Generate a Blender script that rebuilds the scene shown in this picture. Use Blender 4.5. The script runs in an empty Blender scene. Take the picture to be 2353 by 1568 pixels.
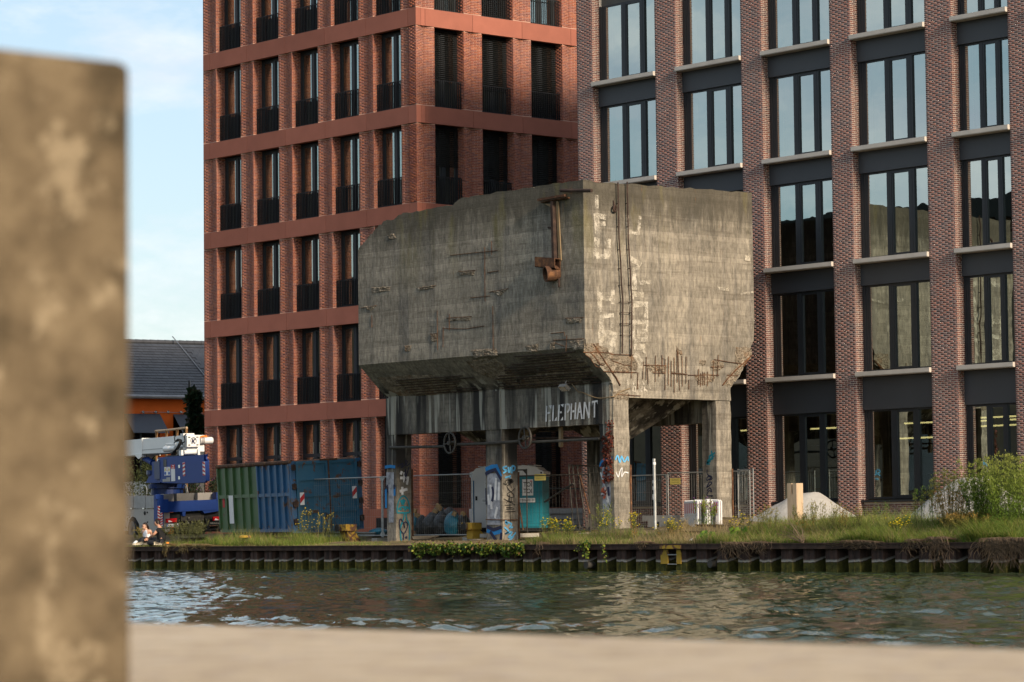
import bpy, math, random
import numpy as np
from mathutils import Vector, Matrix, noise as mnoise
R = math.radians
rnd = random.Random(7)
C = bpy.context.scene.collection
scene = bpy.context.scene

# ---------------------------------------------------------------- camera
ZC = 1.17                                   # lens height above the water
FPX, PITCH, ROLL, HEAD = 6687.6, .0651219, .0108763, .711758
_f0 = np.array([-math.cos(HEAD), math.sin(HEAD), 0]); _r0 = np.array([math.sin(HEAD), math.cos(HEAD), 0]); _z = np.array([0, 0, 1.])
FW = _f0*math.cos(PITCH)+_z*math.sin(PITCH); _u0 = -_f0*math.sin(PITCH)+_z*math.cos(PITCH)
UP = _u0*math.cos(ROLL)+_r0*math.sin(ROLL); RT = _r0*math.cos(ROLL)-_u0*math.sin(ROLL)
cam_d = bpy.data.cameras.new('camera'); cam = bpy.data.objects.new('camera', cam_d); C.objects.link(cam)
m = Matrix.Identity(4)
for i in range(3):
    m[i][0] = RT[i]; m[i][1] = UP[i]; m[i][2] = -FW[i]
m[2][3] = ZC
cam.matrix_world = m
cam_d.sensor_width = 36; cam_d.lens = FPX/2353*36
cam_d.clip_start = .05; cam_d.clip_end = 6000
cam_d.dof.use_dof = True; cam_d.dof.focus_distance = 96; cam_d.dof.aperture_fstop = 9.5; cam_d.dof.aperture_blades = 9
scene.camera = cam

# ---------------------------------------------------------------- light
SUN_AZ, SUN_EL = R(-5), R(24)              # azimuth from +X towards +Y
sun_d = bpy.data.lights.new('sun', 'SUN'); sun = bpy.data.objects.new('sun', sun_d); C.objects.link(sun)
sun_d.energy = 3.0; sun_d.angle = R(9); sun_d.color = (1.0, .82, .62)
sd = Vector((math.cos(SUN_EL)*math.cos(SUN_AZ), math.cos(SUN_EL)*math.sin(SUN_AZ), math.sin(SUN_EL)))
sun.rotation_euler = sd.to_track_quat('Z', 'Y').to_euler()
sun.location = (0, 0, 60)
world = bpy.data.worlds.new('World'); scene.world = world; world.use_nodes = True
scene.view_settings.view_transform = 'Standard'; scene.view_settings.look = 'None'
scene.view_settings.exposure = 0.92; scene.view_settings.gamma = 1.0; scene.view_settings.use_curve_mapping = False
def build_world():
    nt = world.node_tree; nt.nodes.clear(); N = nt.nodes.new; L = nt.links.new
    out = N('ShaderNodeOutputWorld'); bg = N('ShaderNodeBackground'); L(bg.outputs[0], out.inputs[0])
    sky = N('ShaderNodeTexSky'); sky.sky_type = 'NISHITA'; sky.sun_disc = False
    sky.sun_elevation = SUN_EL; sky.sun_rotation = R(90)-SUN_AZ; sky.air_density = 1.0; sky.dust_density = 1.6; sky.ozone_density = 1.2
    tc = N('ShaderNodeTexCoord'); mp = N('ShaderNodeMapping'); mp.inputs['Scale'].default_value = (1, 1, 2.6); mp.inputs['Location'].default_value = (3.1, 1.7, .35)
    L(tc.outputs['Generated'], mp.inputs[0])
    n1 = N('ShaderNodeTexNoise'); n1.inputs['Scale'].default_value = 5.5; n1.inputs['Detail'].default_value = 9; n1.inputs['Roughness'].default_value = .58
    L(mp.outputs[0], n1.inputs['Vector'])
    r1 = N('ShaderNodeValToRGB'); r1.color_ramp.elements[0].position = .49; r1.color_ramp.elements[1].position = .64
    L(n1.outputs[0], r1.inputs[0])
    n2 = N('ShaderNodeTexNoise'); n2.inputs['Scale'].default_value = 14; n2.inputs['Detail'].default_value = 6
    L(mp.outputs[0], n2.inputs['Vector'])
    r2 = N('ShaderNodeValToRGB'); r2.color_ramp.elements[0].position = .3; r2.color_ramp.elements[1].position = .75
    r2.color_ramp.elements[0].color = (4.9, 5.35, 6.1, 1); r2.color_ramp.elements[1].color = (8.6, 8.4, 8.1, 1)
    L(n2.outputs[0], r2.inputs[0])
    # even pale veil: brings the clear-sky blue of a dry atmosphere to a hazy afternoon
    veil = N('ShaderNodeMixRGB'); veil.inputs[0].default_value = .30; veil.inputs[2].default_value = (5.6, 6.7, 7.4, 1)
    L(sky.outputs[0], veil.inputs[1])
    mx = N('ShaderNodeMixRGB'); L(r1.outputs[0], mx.inputs[0]); L(veil.outputs[0], mx.inputs[1]); L(r2.outputs[0], mx.inputs[2])
    bg.inputs['Strength'].default_value = .082
    L(mx.outputs[0], bg.inputs['Color'])
build_world()
scene.cycles.max_bounces = 6; scene.cycles.glossy_bounces = 4; scene.cycles.transparent_max_bounces = 24
scene.cycles.diffuse_bounces = 3; scene.cycles.caustics_reflective = False; scene.cycles.caustics_refractive = False
scene.cycles.sample_clamp_indirect = 4.0
scene.cycles.use_denoising = True

# ---------------------------------------------------------------- survey helpers: sight line of a point of the photograph (2353 x 1568) onto a real plane
CAM = np.array([0, 0, ZC])
def ray(p): return FW+RT*((p[0]-1176.5)/FPX)-UP*((p[1]-784)/FPX)
def onY(p, Y): d = ray(p); return CAM+d*(Y/d[1])
def onX(p, X): d = ray(p); return CAM+d*(X/d[0])
def onP(p, o, n): d = ray(p); n = np.array(n, float); return CAM+d*(((np.array(o, float)-CAM)@n)/(d@n))
def crop(ox, oy, sc): return lambda x, y: ((ox+x/sc)/1.74076, (oy+y/sc)/1.74076)
T1 = crop(500, 1700, 2.85); T2 = crop(540, 1700, 6.03); CN = crop(850, 1780, 3.337)
G3 = crop(1450, 1600, 2.24); G4 = crop(2050, 1600, 2.24); G5 = crop(2600, 1700, 2.613); G6 = crop(3300, 1700, 2.4887); G8 = crop(3000, 1500, 1.845)
B6 = crop(1350, 650, 1.651); B7 = crop(2150, 650, 1.568); BE = crop(2080, 1330, 4.2386); BF = crop(2440, 1330, 3.6766); BP = crop(2120, 740, 3.7333)
WC = crop(1860, 1840, 4.611); KB = crop(1500, 1980, 5.8825); PP = crop(540, 2020, 8.711); OH = crop(530, 1320, 3.5625); HB = crop(2560, 1880, 4.057); VV = crop(3900, 1750, 3.4847)
DD = lambda x, y: (x, y)

# ---------------------------------------------------------------- mesh builder
class MB:
    def __init__(s): s.v = []; s.f = []; s.a = []; s.mi = []; s.cur = 0
    def add(s, vs, fs, a=0.0):
        b = len(s.v); s.v.extend([tuple(map(float, q)) for q in vs])
        for f in fs: s.f.append([b+i for i in f]); s.a.append(a); s.mi.append(s.cur)
        return s
    def quad(s, a, b, c, d, at=0.0): return s.add([a, b, c, d], [(0, 1, 2, 3)], at)
    def box(s, lo, hi, at=0.0):
        x0, y0, z0 = lo; x1, y1, z1 = hi
        if x0 > x1: x0, x1 = x1, x0
        if y0 > y1: y0, y1 = y1, y0
        if z0 > z1: z0, z1 = z1, z0
        return s.add([(x0, y0, z0), (x1, y0, z0), (x1, y1, z0), (x0, y1, z0), (x0, y0, z1), (x1, y0, z1), (x1, y1, z1), (x0, y1, z1)],
                     [(0, 3, 2, 1), (4, 5, 6, 7), (0, 1, 5, 4), (1, 2, 6, 5), (2, 3, 7, 6), (3, 0, 4, 7)], at)
    def obox(s, o, ex, ey, ez, at=0.0):
        o, ex, ey, ez = [np.array(q, float) for q in (o, ex, ey, ez)]
        if np.cross(ex, ey)@ez < 0: ex, ey = ey, ex
        vs = [o, o+ex, o+ex+ey, o+ey, o+ez, o+ex+ez, o+ex+ey+ez, o+ey+ez]
        return s.add(vs, [(0, 3, 2, 1), (4, 5, 6, 7), (0, 1, 5, 4), (1, 2, 6, 5), (2, 3, 7, 6), (3, 0, 4, 7)], at)
    def prism(s, pts, d, at=0.0):
        """polygon pts (3-D) extruded by d"""
        pts = [np.array(p, float) for p in pts]; d = np.array(d, float); n = len(pts)
        nn = np.zeros(3)
        for i in range(n): nn += np.cross(pts[i], pts[(i+1) % n])
        if nn@d > 0: pts = pts[::-1]
        vs = pts+[p+d for p in pts]
        fs = [tuple(range(n)), tuple(range(2*n-1, n-1, -1))]+[(i, n+i, n+(i+1) % n, (i+1) % n) for i in range(n)]
        fs[2:] = [tuple(reversed(f)) for f in fs[2:]]
        return s.add(vs, fs, at)
    def tube(s, pts, r, n=6, at=0.0, cap=True, r1=None):
        pts = [np.array(p, float) for p in pts]; k = len(pts); vs = []
        for i, p in enumerate(pts):
            t = pts[min(i+1, k-1)]-pts[max(i-1, 0)]; t = t/(np.linalg.norm(t)+1e-9)
            a = np.array([0, 0, 1.]) if abs(t[2]) < .9 else np.array([1., 0, 0])
            u = np.cross(a, t); u /= np.linalg.norm(u); w = np.cross(t, u)
            rr = r if r1 is None else r+(r1-r)*i/max(1, k-1)
            for j in range(n):
                q = 2*math.pi*j/n+.4
                vs.append(p+rr*(u*math.cos(q)+w*math.sin(q)))
        fs = [(i*n+j, i*n+(j+1) % n, (i+1)*n+(j+1) % n, (i+1)*n+j) for i in range(k-1) for j in range(n)]
        if cap: fs += [tuple(range(n-1, -1, -1)), tuple(range((k-1)*n, k*n))]
        return s.add(vs, fs, at)
    def lathe(s, c, axis, prof, n=16, at=0.0):
        """prof: list of (h along axis, radius)"""
        c = np.array(c, float); t = np.array(axis, float); t /= np.linalg.norm(t)
        a = np.array([0, 0, 1.]) if abs(t[2]) < .9 else np.array([1., 0, 0])
        u = np.cross(a, t); u /= np.linalg.norm(u); w = np.cross(t, u); vs = []
        for h, r in prof:
            for j in range(n):
                q = 2*math.pi*j/n; vs.append(c+t*h+r*(u*math.cos(q)+w*math.sin(q)))
        k = len(prof)
        fs = [(i*n+j, i*n+(j+1) % n, (i+1)*n+(j+1) % n, (i+1)*n+j) for i in range(k-1) for j in range(n)]
        fs += [tuple(range(n-1, -1, -1)), tuple(range((k-1)*n, k*n))]
        return s.add(vs, fs, at)
    def torus(s, c, axis, R0, r, n=24, k=6, at=0.0):
        c = np.array(c, float); t = np.array(axis, float); t /= np.linalg.norm(t)
        a = np.array([0, 0, 1.]) if abs(t[2]) < .9 else np.array([1., 0, 0])
        u = np.cross(a, t); u /= np.linalg.norm(u); w = np.cross(t, u); vs = []
        for i in range(n):
            q = 2*math.pi*i/n; e = u*math.cos(q)+w*math.sin(q)
            for j in range(k):
                p = 2*math.pi*j/k; vs.append(c+e*(R0+r*math.cos(p))+t*r*math.sin(p))
        return s.add(vs, [(i*k+j, ((i+1) % n)*k+j, ((i+1) % n)*k+(j+1) % k, i*k+(j+1) % k) for i in range(n) for j in range(k)], at)
    def ribbon(s, pts, w, nrm, off=.004, th=.003, at=0.0):
        """painted stroke lying on a surface of normal nrm"""
        n = np.array(nrm, float); n /= np.linalg.norm(n); pts = [np.array(p, float) for p in pts]; k = len(pts)
        ws = w if isinstance(w, (list, tuple)) else [w]*k
        L = []; Rr = []
        for i, p in enumerate(pts):
            t = pts[min(i+1, k-1)]-pts[max(i-1, 0)]; t = t/(np.linalg.norm(t)+1e-9); e = np.cross(n, t)
            L.append(p+e*ws[i]/2+n*off); Rr.append(p-e*ws[i]/2+n*off)
        vs = L+Rr
        return s.add(vs, [(k+i, k+i+1, i+1, i) for i in range(k-1)], at)
    def mesh(s, name, org=(0, 0, 0)):
        me = bpy.data.meshes.new(name)
        o = np.array(org, float)
        me.from_pydata([tuple(np.array(v)-o) for v in s.v] if len(s.v) < 4000 else (np.array(s.v)-o).tolist(), [], s.f)
        if any(s.a):
            at = me.attributes.new('tone', 'FLOAT', 'FACE'); at.data.foreach_set('value', s.a)
        if any(s.mi): me.polygons.foreach_set('material_index', s.mi)
        return me

def smooth_pts(pts, n=6):
    pts = [np.array(p, float) for p in pts]; out = []
    P = [pts[0]]+pts+[pts[-1]]
    for i in range(1, len(P)-2):
        for j in range(n):
            t = j/n; a, b, c, d = P[i-1], P[i], P[i+1], P[i+2]
            out.append(.5*((2*b)+(-a+c)*t+(2*a-5*b+4*c-d)*t*t+(-a+3*b-3*c+d)*t**3))
    out.append(pts[-1]); return out

# ---------------------------------------------------------------- objects
def tag(o, label=None, cat=None, group=None, kind=None):
    if label: o['label'] = label
    if cat: o['category'] = cat
    if group: o['group'] = group
    if kind: o['kind'] = kind
    return o
def thing(name, label, cat, loc, group=None):
    o = bpy.data.objects.new(name, None); C.objects.link(o); o.empty_display_size = .2
    o.location = [float(q) for q in loc]; return tag(o, label, cat, group)
def org_of(o):
    v = Vector((0, 0, 0))
    while o is not None: v = v+o.location; o = o.parent
    return v
def mats_of(me, m):
    for q in (m if isinstance(m, (list, tuple)) else [m]): me.materials.append(q)
def part(name, mb, m, parent, label=None, kind=None, smooth=False):
    org = org_of(parent)
    me = mb if isinstance(mb, bpy.types.Mesh) else mb.mesh(name, org)
    if not me.materials: mats_of(me, m)
    if smooth: me.polygons.foreach_set('use_smooth', [True]*len(me.polygons))
    o = bpy.data.objects.new(name, me); C.objects.link(o); o.parent = parent
    return tag(o, label, None, None, kind)
def solo(name, mb, m, label=None, cat=None, group=None, kind=None, smooth=False, loc=None):
    v = np.array(mb.v)
    if loc is None: loc = (v[:, 0].mean(), v[:, 1].mean(), v[:, 2].min()) if kind != 'structure' else (0, 0, 0)
    me = mb.mesh(name, loc); mats_of(me, m)
    if smooth: me.polygons.foreach_set('use_smooth', [True]*len(me.polygons))
    o = bpy.data.objects.new(name, me); C.objects.link(o); o.location = [float(q) for q in loc]
    return tag(o, label, cat, group, kind)
def copy_tree(o, parent=None):
    c = o.copy(); C.objects.link(c); c.parent = parent
    for ch in list(o.children): copy_tree(ch, c)
    return c
# ---------------------------------------------------------------- materials
class NT:
    def __init__(s, name):
        s.m = bpy.data.materials.new(name); s.m.use_nodes = True; s.t = s.m.node_tree; s.t.nodes.clear()
        s.out = s.n('ShaderNodeOutputMaterial'); s.b = s.n('ShaderNodeBsdfPrincipled'); s.l(s.b.outputs[0], s.out.inputs[0])
        s.tc = s.n('ShaderNodeTexCoord'); s.P = s.tc.outputs['Object']
        g = s.n('ShaderNodeNewGeometry'); s.W = g.outputs['Position']
    def n(s, t, **k):
        q = s.t.nodes.new(t)
        for a, v in k.items(): setattr(q, a, v)
        return q
    def l(s, a, b): s.t.links.new(a, b)
    def val(s, sock, v):
        if hasattr(v, 'is_output'): s.l(v, sock)
        elif isinstance(v, (tuple, list)) and len(v) == 3 and sock.type == 'RGBA': sock.default_value = (*v, 1)
        else: sock.default_value = v
    def map(s, scale=(1, 1, 1), loc=(0, 0, 0), src=None):
        q = s.n('ShaderNodeMapping'); q.inputs['Scale'].default_value = scale; q.inputs['Location'].default_value = loc
        # turned about the vertical so that noise cells never line up with a wall
        ro = s.n('ShaderNodeVectorRotate', rotation_type='Z_AXIS'); ro.inputs['Angle'].default_value = .53
        s.l(src or s.W, ro.inputs['Vector']); s.l(ro.outputs[0], q.inputs[0]); return q.outputs[0]
    def noise(s, scale, detail=4, rough=.55, vec=None, dist=0.0):
        q = s.n('ShaderNodeTexNoise'); q.inputs['Scale'].default_value = scale; q.inputs['Detail'].default_value = detail
        q.inputs['Roughness'].default_value = rough; q.inputs['Distortion'].default_value = dist
        s.l(vec or s.map(loc=(.37, .21, .13)), q.inputs['Vector']); return q.outputs[0]
    def ramp(s, fac, stops, interp='LINEAR'):
        q = s.n('ShaderNodeValToRGB'); e = q.color_ramp.elements; q.color_ramp.interpolation = interp
        while len(e) < len(stops): e.new(.5)
        for i, (p, c) in enumerate(stops):
            e[i].position = p; e[i].color = (c, c, c, 1) if isinstance(c, (int, float)) else (*c, 1)
        s.val(q.inputs[0], fac); return q.outputs[0]
    def mix(s, fac, a, b, mode='MIX'):
        q = s.n('ShaderNodeMixRGB', blend_type=mode); s.val(q.inputs[0], fac); s.val(q.inputs[1], a); s.val(q.inputs[2], b); return q.outputs[0]
    def math(s, op, a, b=0.0, c=None, clamp=False):
        q = s.n('ShaderNodeMath', operation=op, use_clamp=clamp); s.val(q.inputs[0], a); s.val(q.inputs[1], b)
        if c is not None: s.val(q.inputs[2], c)
        return q.outputs[0]
    def xyz(s, src=None):
        q = s.n('ShaderNodeSeparateXYZ'); s.l(src or s.W, q.inputs[0]); return q.outputs
    def tone(s):
        a = s.n('ShaderNodeAttribute', attribute_name='tone'); o = s.n('ShaderNodeObjectInfo')
        return s.math('FRACT', s.math('ADD', a.outputs['Fac'], o.outputs['Random']))
    def bump(s, h, strength=.3, dist=.02):
        q = s.n('ShaderNodeBump'); q.inputs['Strength'].default_value = strength; q.inputs['Distance'].default_value = dist
        s.val(q.inputs['Height'], h); s.l(q.outputs[0], s.b.inputs['Normal'])
    def fin(s, col, rough=.8, metal=0.0, spec=.3):
        s.val(s.b.inputs['Base Color'], col); s.val(s.b.inputs['Roughness'], rough); s.val(s.b.inputs['Metallic'], metal)
        s.b.inputs['Specular IOR Level'].default_value = spec; return s.m
def sc(c, k): return tuple(min(1, q*k) for q in c)
def M(name, col, rough=.8, metal=0.0, var=.18, scale=3.0, spec=.3, bump=0.0, bscale=30, col2=None, tone=0.0, stretch=(1, 1, 1), detail=5):
    t = NT(name)
    f = t.noise(scale, detail, .6, t.map(stretch))
    c = t.ramp(f, [(.3, sc(col, 1-var)), (.7, col2 or sc(col, 1+var))])
    if tone:
        tt = t.tone(); c = t.mix(1.0, c, t.ramp(tt, [(0, 1-tone), (1, 1+tone*.6)]), 'MULTIPLY')
    if bump: t.bump(t.noise(bscale, 4), bump)
    return t.fin(c, rough, metal, spec)

def brick_mat(name, cols, mottled=.25):
    t = NT(name); k = t.tone(); n = len(cols)
    c = t.ramp(k, [(i/n, q) for i, q in enumerate(cols)], 'CONSTANT')
    c = t.mix(mottled, c, t.ramp(t.noise(9, 5), [(.3, .15), (.7, .9)]), 'OVERLAY')
    big = t.noise(.35, 3, .5); c = t.mix(t.ramp(big, [(.45, 0.), (.75, .16)]), c, (.30, .25, .23))
    t.bump(t.noise(60, 4), .25, .004)
    return t.fin(c, .85, 0, .2)
RED_BRICK = brick_mat('red_brick', [(.27, .085, .050), (.22, .068, .044), (.32, .112, .064), (.245, .08, .056), (.185, .068, .056), (.29, .092, .048), (.23, .09, .07)])
OFFICE_BRICK = brick_mat('office_brick', [(.195, .092, .078), (.170, .080, .070), (.215, .100, .080), (.145, .085, .082), (.19, .095, .080), (.17, .080, .068), (.125, .078, .078), (.20, .088, .072)])
MORTAR_RED = M('red_mortar', (.42, .25, .19), .95, var=.15, scale=2)
MORTAR_PALE = M('pale_mortar', (.56, .50, .43), .95, var=.15, scale=2)
RED_PRECAST = M('red_precast', (.305, .108, .072), .8, var=.09, scale=1.3, bump=.12, bscale=40, tone=.10, stretch=(1, 1, 1))
PINK_PLINTH = M('pink_plinth', (.33, .125, .085), .85, var=.1, scale=1.5, tone=.08)
DARK_FRAME = M('anthracite_frame', (.022, .026, .030), .45, var=.1, spec=.4)
BLACK_METAL = M('black_railing', (.012, .012, .014), .5, var=.1, spec=.4)
SPANDREL = M('grey_spandrel', (.050, .054, .060), .5, var=.05, scale=1, spec=.4)
SILL = M('pale_sill', (.50, .46, .41), .75, var=.08, scale=2)
ROOM = M('dark_room', (.045, .044, .042), .95, var=.2, scale=.6)
CEIL = M('room_ceiling', (.10, .098, .09), .9, var=.1)
BLIND = M('olive_blind', (.20, .185, .145), .9, var=.12, scale=8, stretch=(1, 1, 12))
BLACK_BLIND = M('black_blind', (.020, .019, .017), .6, var=.2, scale=3)

def glass(name, tint, refl, base=(.55, .62, .60), ior=1.7):
    t = NT(name); t.t.nodes.remove(t.b)
    tr = t.n('ShaderNodeBsdfTransparent'); tr.inputs[0].default_value = (*base, 1)
    gl = t.n('ShaderNodeBsdfGlossy'); gl.inputs[0].default_value = (*tint, 1); gl.inputs['Roughness'].default_value = .004
    bp = t.n('ShaderNodeBump'); bp.inputs['Strength'].default_value = .018; bp.inputs['Distance'].default_value = .1
    t.l(t.noise(.9, 2), bp.inputs['Height']); t.l(bp.outputs[0], gl.inputs['Normal'])
    fr = t.n('ShaderNodeFresnel'); fr.inputs[0].default_value = ior
    f = t.math('MAXIMUM', t.math('MULTIPLY', fr.outputs[0], 1.5, clamp=True), refl)
    mx = t.n('ShaderNodeMixShader'); t.l(f, mx.inputs[0]); t.l(tr.outputs[0], mx.inputs[1]); t.l(gl.outputs[0], mx.inputs[2]); t.l(mx.outputs[0], t.out.inputs[0])
    return t.m
GLASS_OFFICE = glass('coated_office_glass', (.70, .82, .80), .52, (.36, .45, .40))
GLASS_RED = glass('clear_window_glass', (.74, .83, .77), .46, (.60, .64, .58))
GLASS_DARK = glass('dark_house_glass', (.5, .55, .6), .15, (.2, .22, .22))

def concrete_mat(name, base=(.235, .212, .172), soot=True):
    t = NT(name); x, y, z = t.xyz()
    # shuttering boards: 0.16 m courses, each of its own tone
    br = t.math('FLOOR', t.math('MULTIPLY', z, 6.2)); wn = t.n('ShaderNodeTexWhiteNoise'); wn.noise_dimensions = '1D'; t.l(br, wn.inputs['W'])
    seam = t.math('ABSOLUTE', t.math('SUBTRACT', t.math('FRACT', t.math('MULTIPLY', z, 6.2)), .5))
    big = t.noise(.42, 6, .62, t.map((1, 1, .8)))
    c = t.ramp(big, [(.25, (base[0]*.52, base[1]*.56, base[2]*.62)), (.42, sc(base, .88)), (.56, sc(base, 1.10)), (.72, (base[0]*1.38, base[1]*1.34, base[2]*1.28))])
    c = t.mix(.22, c, t.ramp(wn.outputs[0], [(0, .22), (1, .85)]), 'OVERLAY')
    c = t.mix(t.math('MULTIPLY', t.ramp(seam, [(.44, 0.), (.5, .45)]), t.ramp(t.noise(1.3, 5, .6, t.map((.5, .5, 2.2))), [(.45, .0), (.62, 1.)])), c, sc(base, .42))
    run = t.noise(1.0, 5, .6, t.map((3.2, 3.2, .16)))               # rain streaks
    c = t.mix(t.ramp(run, [(.50, 0.), (.68, .60)]), c, (.088, .085, .082))
    fine = t.noise(7, 6, .7, t.map((1.6, 1.6, .5))); c = t.mix(.6, c, t.ramp(fine, [(.3, .12), (.7, .88)]), 'OVERLAY'); hs = t.noise(1.0, 5, .65, t.map((.45, .45, 5.5), (3, 1, 7))); c = t.mix(t.ramp(hs, [(.54, 0.), (.70, .5)]), c, (.075, .062, .048)); ws = t.noise(1.0, 6, .7, t.map((5, 5, .9), (5, 2, 1))); c = t.mix(t.ramp(ws, [(.60, 0.), (.72, .55)]), c, (.40, .37, .31))
    c = t.mix(t.ramp(t.noise(2.3, 6, .7), [(.62, 0.), (.72, .7)]), c, (.33, .30, .25))       # pale scabs
    # lichen and dirt crust along the crown
    crown = t.math('MULTIPLY', t.ramp(t.math('ADD', z, t.math('MULTIPLY', t.noise(2.2, 5, .7, t.map((1, 1, .25))), 1.9)), [(0, 0.), (1, 0.)]), 1.0)
    zz = t.math('SUBTRACT', t.math('ADD', z, t.math('MULTIPLY', t.noise(2.4, 6, .7, t.map((1.4, 1.4, .22))), 2.6)), 11.35)
    crown = t.math('MULTIPLY', zz, 1.1, clamp=True)
    c = t.mix(t.math('MULTIPLY', crown, .78), c, (.055, .050, .038))
    moss = t.math('MULTIPLY', t.ramp(t.noise(.8, 5, .6, t.map((1.2, 1.2, .3), (9, 2, 1))), [(.54, 0.), (.66, .65)]), t.ramp(t.math('MULTIPLY', t.math('SUBTRACT', z, 8.6), .4, clamp=True), [(0, 0.), (1, 1.)]))
    c = t.mix(moss, c, (.16, .14, .05))
    # rust weeping from the bars
    rust = t.ramp(t.noise(1.7, 6, .65, t.map((2.5, 2.5, .5), (3, 8, 5))), [(.66, 0.), (.74, .75)]); c = t.mix(rust, c, (.17, .082, .035))
    if soot:
        # black crust and white lime runs below the hopper
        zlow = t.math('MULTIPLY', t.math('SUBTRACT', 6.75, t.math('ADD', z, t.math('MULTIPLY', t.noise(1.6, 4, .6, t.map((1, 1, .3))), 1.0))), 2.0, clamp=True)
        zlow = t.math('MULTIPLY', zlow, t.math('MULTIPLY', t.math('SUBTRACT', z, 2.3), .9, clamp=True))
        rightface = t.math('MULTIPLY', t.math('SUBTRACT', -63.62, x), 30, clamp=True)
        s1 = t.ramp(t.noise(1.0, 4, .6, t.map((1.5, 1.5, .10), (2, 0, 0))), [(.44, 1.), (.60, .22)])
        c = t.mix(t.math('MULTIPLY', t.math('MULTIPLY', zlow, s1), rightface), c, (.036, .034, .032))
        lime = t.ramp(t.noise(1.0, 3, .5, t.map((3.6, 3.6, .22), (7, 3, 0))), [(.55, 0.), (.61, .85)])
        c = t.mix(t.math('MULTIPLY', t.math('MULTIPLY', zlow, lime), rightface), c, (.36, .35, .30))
    h = t.math('ADD', t.math('MULTIPLY', t.ramp(seam, [(.42, 1.), (.5, 0.)]), .16), t.math('ADD', t.noise(12, 6, .7), t.math('MULTIPLY', t.noise(45, 4, .7), .5)))
    t.bump(h, .75, .035)
    return t.fin(c, .93, 0, .15)
CONCRETE = concrete_mat('old_concrete')
def broken_mat():
    t = NT('broken_concrete')
    v = t.n('ShaderNodeTexVoronoi'); v.inputs['Scale'].default_value = 16; t.l(t.W, v.inputs['Vector'])
    c = t.mix(.6, t.ramp(t.noise(5, 6, .7), [(.3, (.085, .070, .052)), (.55, (.22, .185, .14)), (.75, (.40, .35, .28))]), t.ramp(v.outputs['Distance'], [(0, .25), (.6, .8)]), 'OVERLAY')
    c = t.mix(t.ramp(t.noise(2.2, 4), [(.55, 0.), (.7, .5)]), c, (.26, .13, .055))
    t.bump(t.math('ADD', v.outputs['Distance'], t.noise(25, 5, .7)), 1.0, .06)
    return t.fin(c, .95, 0, .1)
BROKEN = broken_mat()
def rust_mat(name, a=(.085, .042, .024), b=(.20, .095, .042), metal=.0):
    t = NT(name); c = t.ramp(t.noise(5, 6, .65), [(.3, sc(a, .6)), (.5, a), (.68, b)]); t.bump(t.noise(40, 4), .3, .01); return t.fin(c, .85, metal, .25)
RUST = rust_mat('rusty_iron'); RUST_DARK = rust_mat('dark_rusty_steel', (.040, .026, .021), (.075, .045, .033))
PALE_IRON = M('worn_pale_iron', (.36, .29, .18), .7, var=.4, scale=6, col2=(.22, .14, .07))
def pile_mat():
    t = NT('sheet_piling'); x, y, z = t.xyz()
    c = t.ramp(t.noise(2.2, 6, .7, t.map((3, 3, .35))), [(.28, (.022, .017, .016)), (.46, (.046, .030, .026)), (.6, (.078, .045, .036)), (.76, (.120, .098, .090))])
    c = t.mix(t.ramp(t.noise(1.4, 5, .7, t.map((6, 6, .25), (4, 1, 1))), [(.6, 0.), (.68, .5)]), c, (.16, .14, .12))
    w = t.math('ADD', z, t.math('MULTIPLY', t.math('SUBTRACT', t.noise(3.5, 4, .6), .5), .10))
    rec = t.math('MULTIPLY', t.math('SUBTRACT', y, 56.06), 3.0, clamp=True)
    w = t.math('SUBTRACT', w, t.math('MULTIPLY', rec, .10))
    c = t.mix(t.ramp(w, [(.262, 0.), (.275, .85), (.305, .55), (.345, 0.)]), c, (.42, .40, .36))
    c = t.mix(t.ramp(w, [(.235, 1.), (.262, 0.)]), c, t.ramp(t.noise(8, 5, .7), [(.3, (.020, .022, .006)), (.6, (.075, .072, .014)), (.75, (.11, .10, .03))]))
    t.bump(t.noise(18, 5, .7), .6, .02)
    return t.fin(c, .85, 0, .25)
PILE = pile_mat()
def water_mat():
    t = NT('canal_water')
    t.b.inputs['IOR'].default_value = 1.333
    t.bump(t.math('ADD', t.noise(9, 3, .6, t.map((.6, 1, 1))), t.math('MULTIPLY', t.noise(26, 2, .5), .4)), .22, .02)
    return t.fin((.026, .042, .018), .03, 0, .5)
WATER = water_mat()
def paint_worn(name, col, rustamt=.62, rough=.45, spec=.4, scr=1.0):
    t = NT(name)
    c = t.ramp(t.noise(1.2, 5), [(.3, sc(col, .78)), (.7, sc(col, 1.15))])
    a = t.noise(3.2, 8, .68, t.map((1, 1, .62), (1, 5, 2)), .9); b = t.noise(.7, 3)
    f = t.ramp(t.math('ADD', a, t.math('MULTIPLY', t.math('SUBTRACT', b, .5), .35)), [(rustamt-.015, 0.), (rustamt+.02, 1.)])
    c = t.mix(f, c, t.ramp(t.noise(8, 5), [(.3, (.045, .024, .016)), (.7, (.13, .060, .032))]))
    return t.fin(c, rough, 0, spec)
CAN_BLUE = paint_worn('scratched_blue_paint', (.022, .095, .205), .60); CAN_DOOR = paint_worn('scratched_petrol_paint', (.020, .110, .190), .585); CAN_GREEN = paint_worn('scratched_green_paint', (.052, .115, .042), .64)
YELLOW = paint_worn('weathered_yellow_paint', (.33, .21, .025), .52, .8)
BLUE_TRUCK = M('blue_lacquer', (.006, .040, .21), .5, var=.06, spec=.25, scale=1); BLUE_DARK = M('dark_blue_steel', (.006, .022, .10), .4, var=.1)
WHITE_PAINT = M('white_lacquer', (.68, .69, .68), .35, var=.05, scale=1, spec=.5); GREY_PAINT = M('grey_lacquer', (.30, .285, .265), .4, var=.06, spec=.4, scale=1); GREY_DARK = M('dark_grey_paint', (.09, .09, .088), .5)
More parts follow.
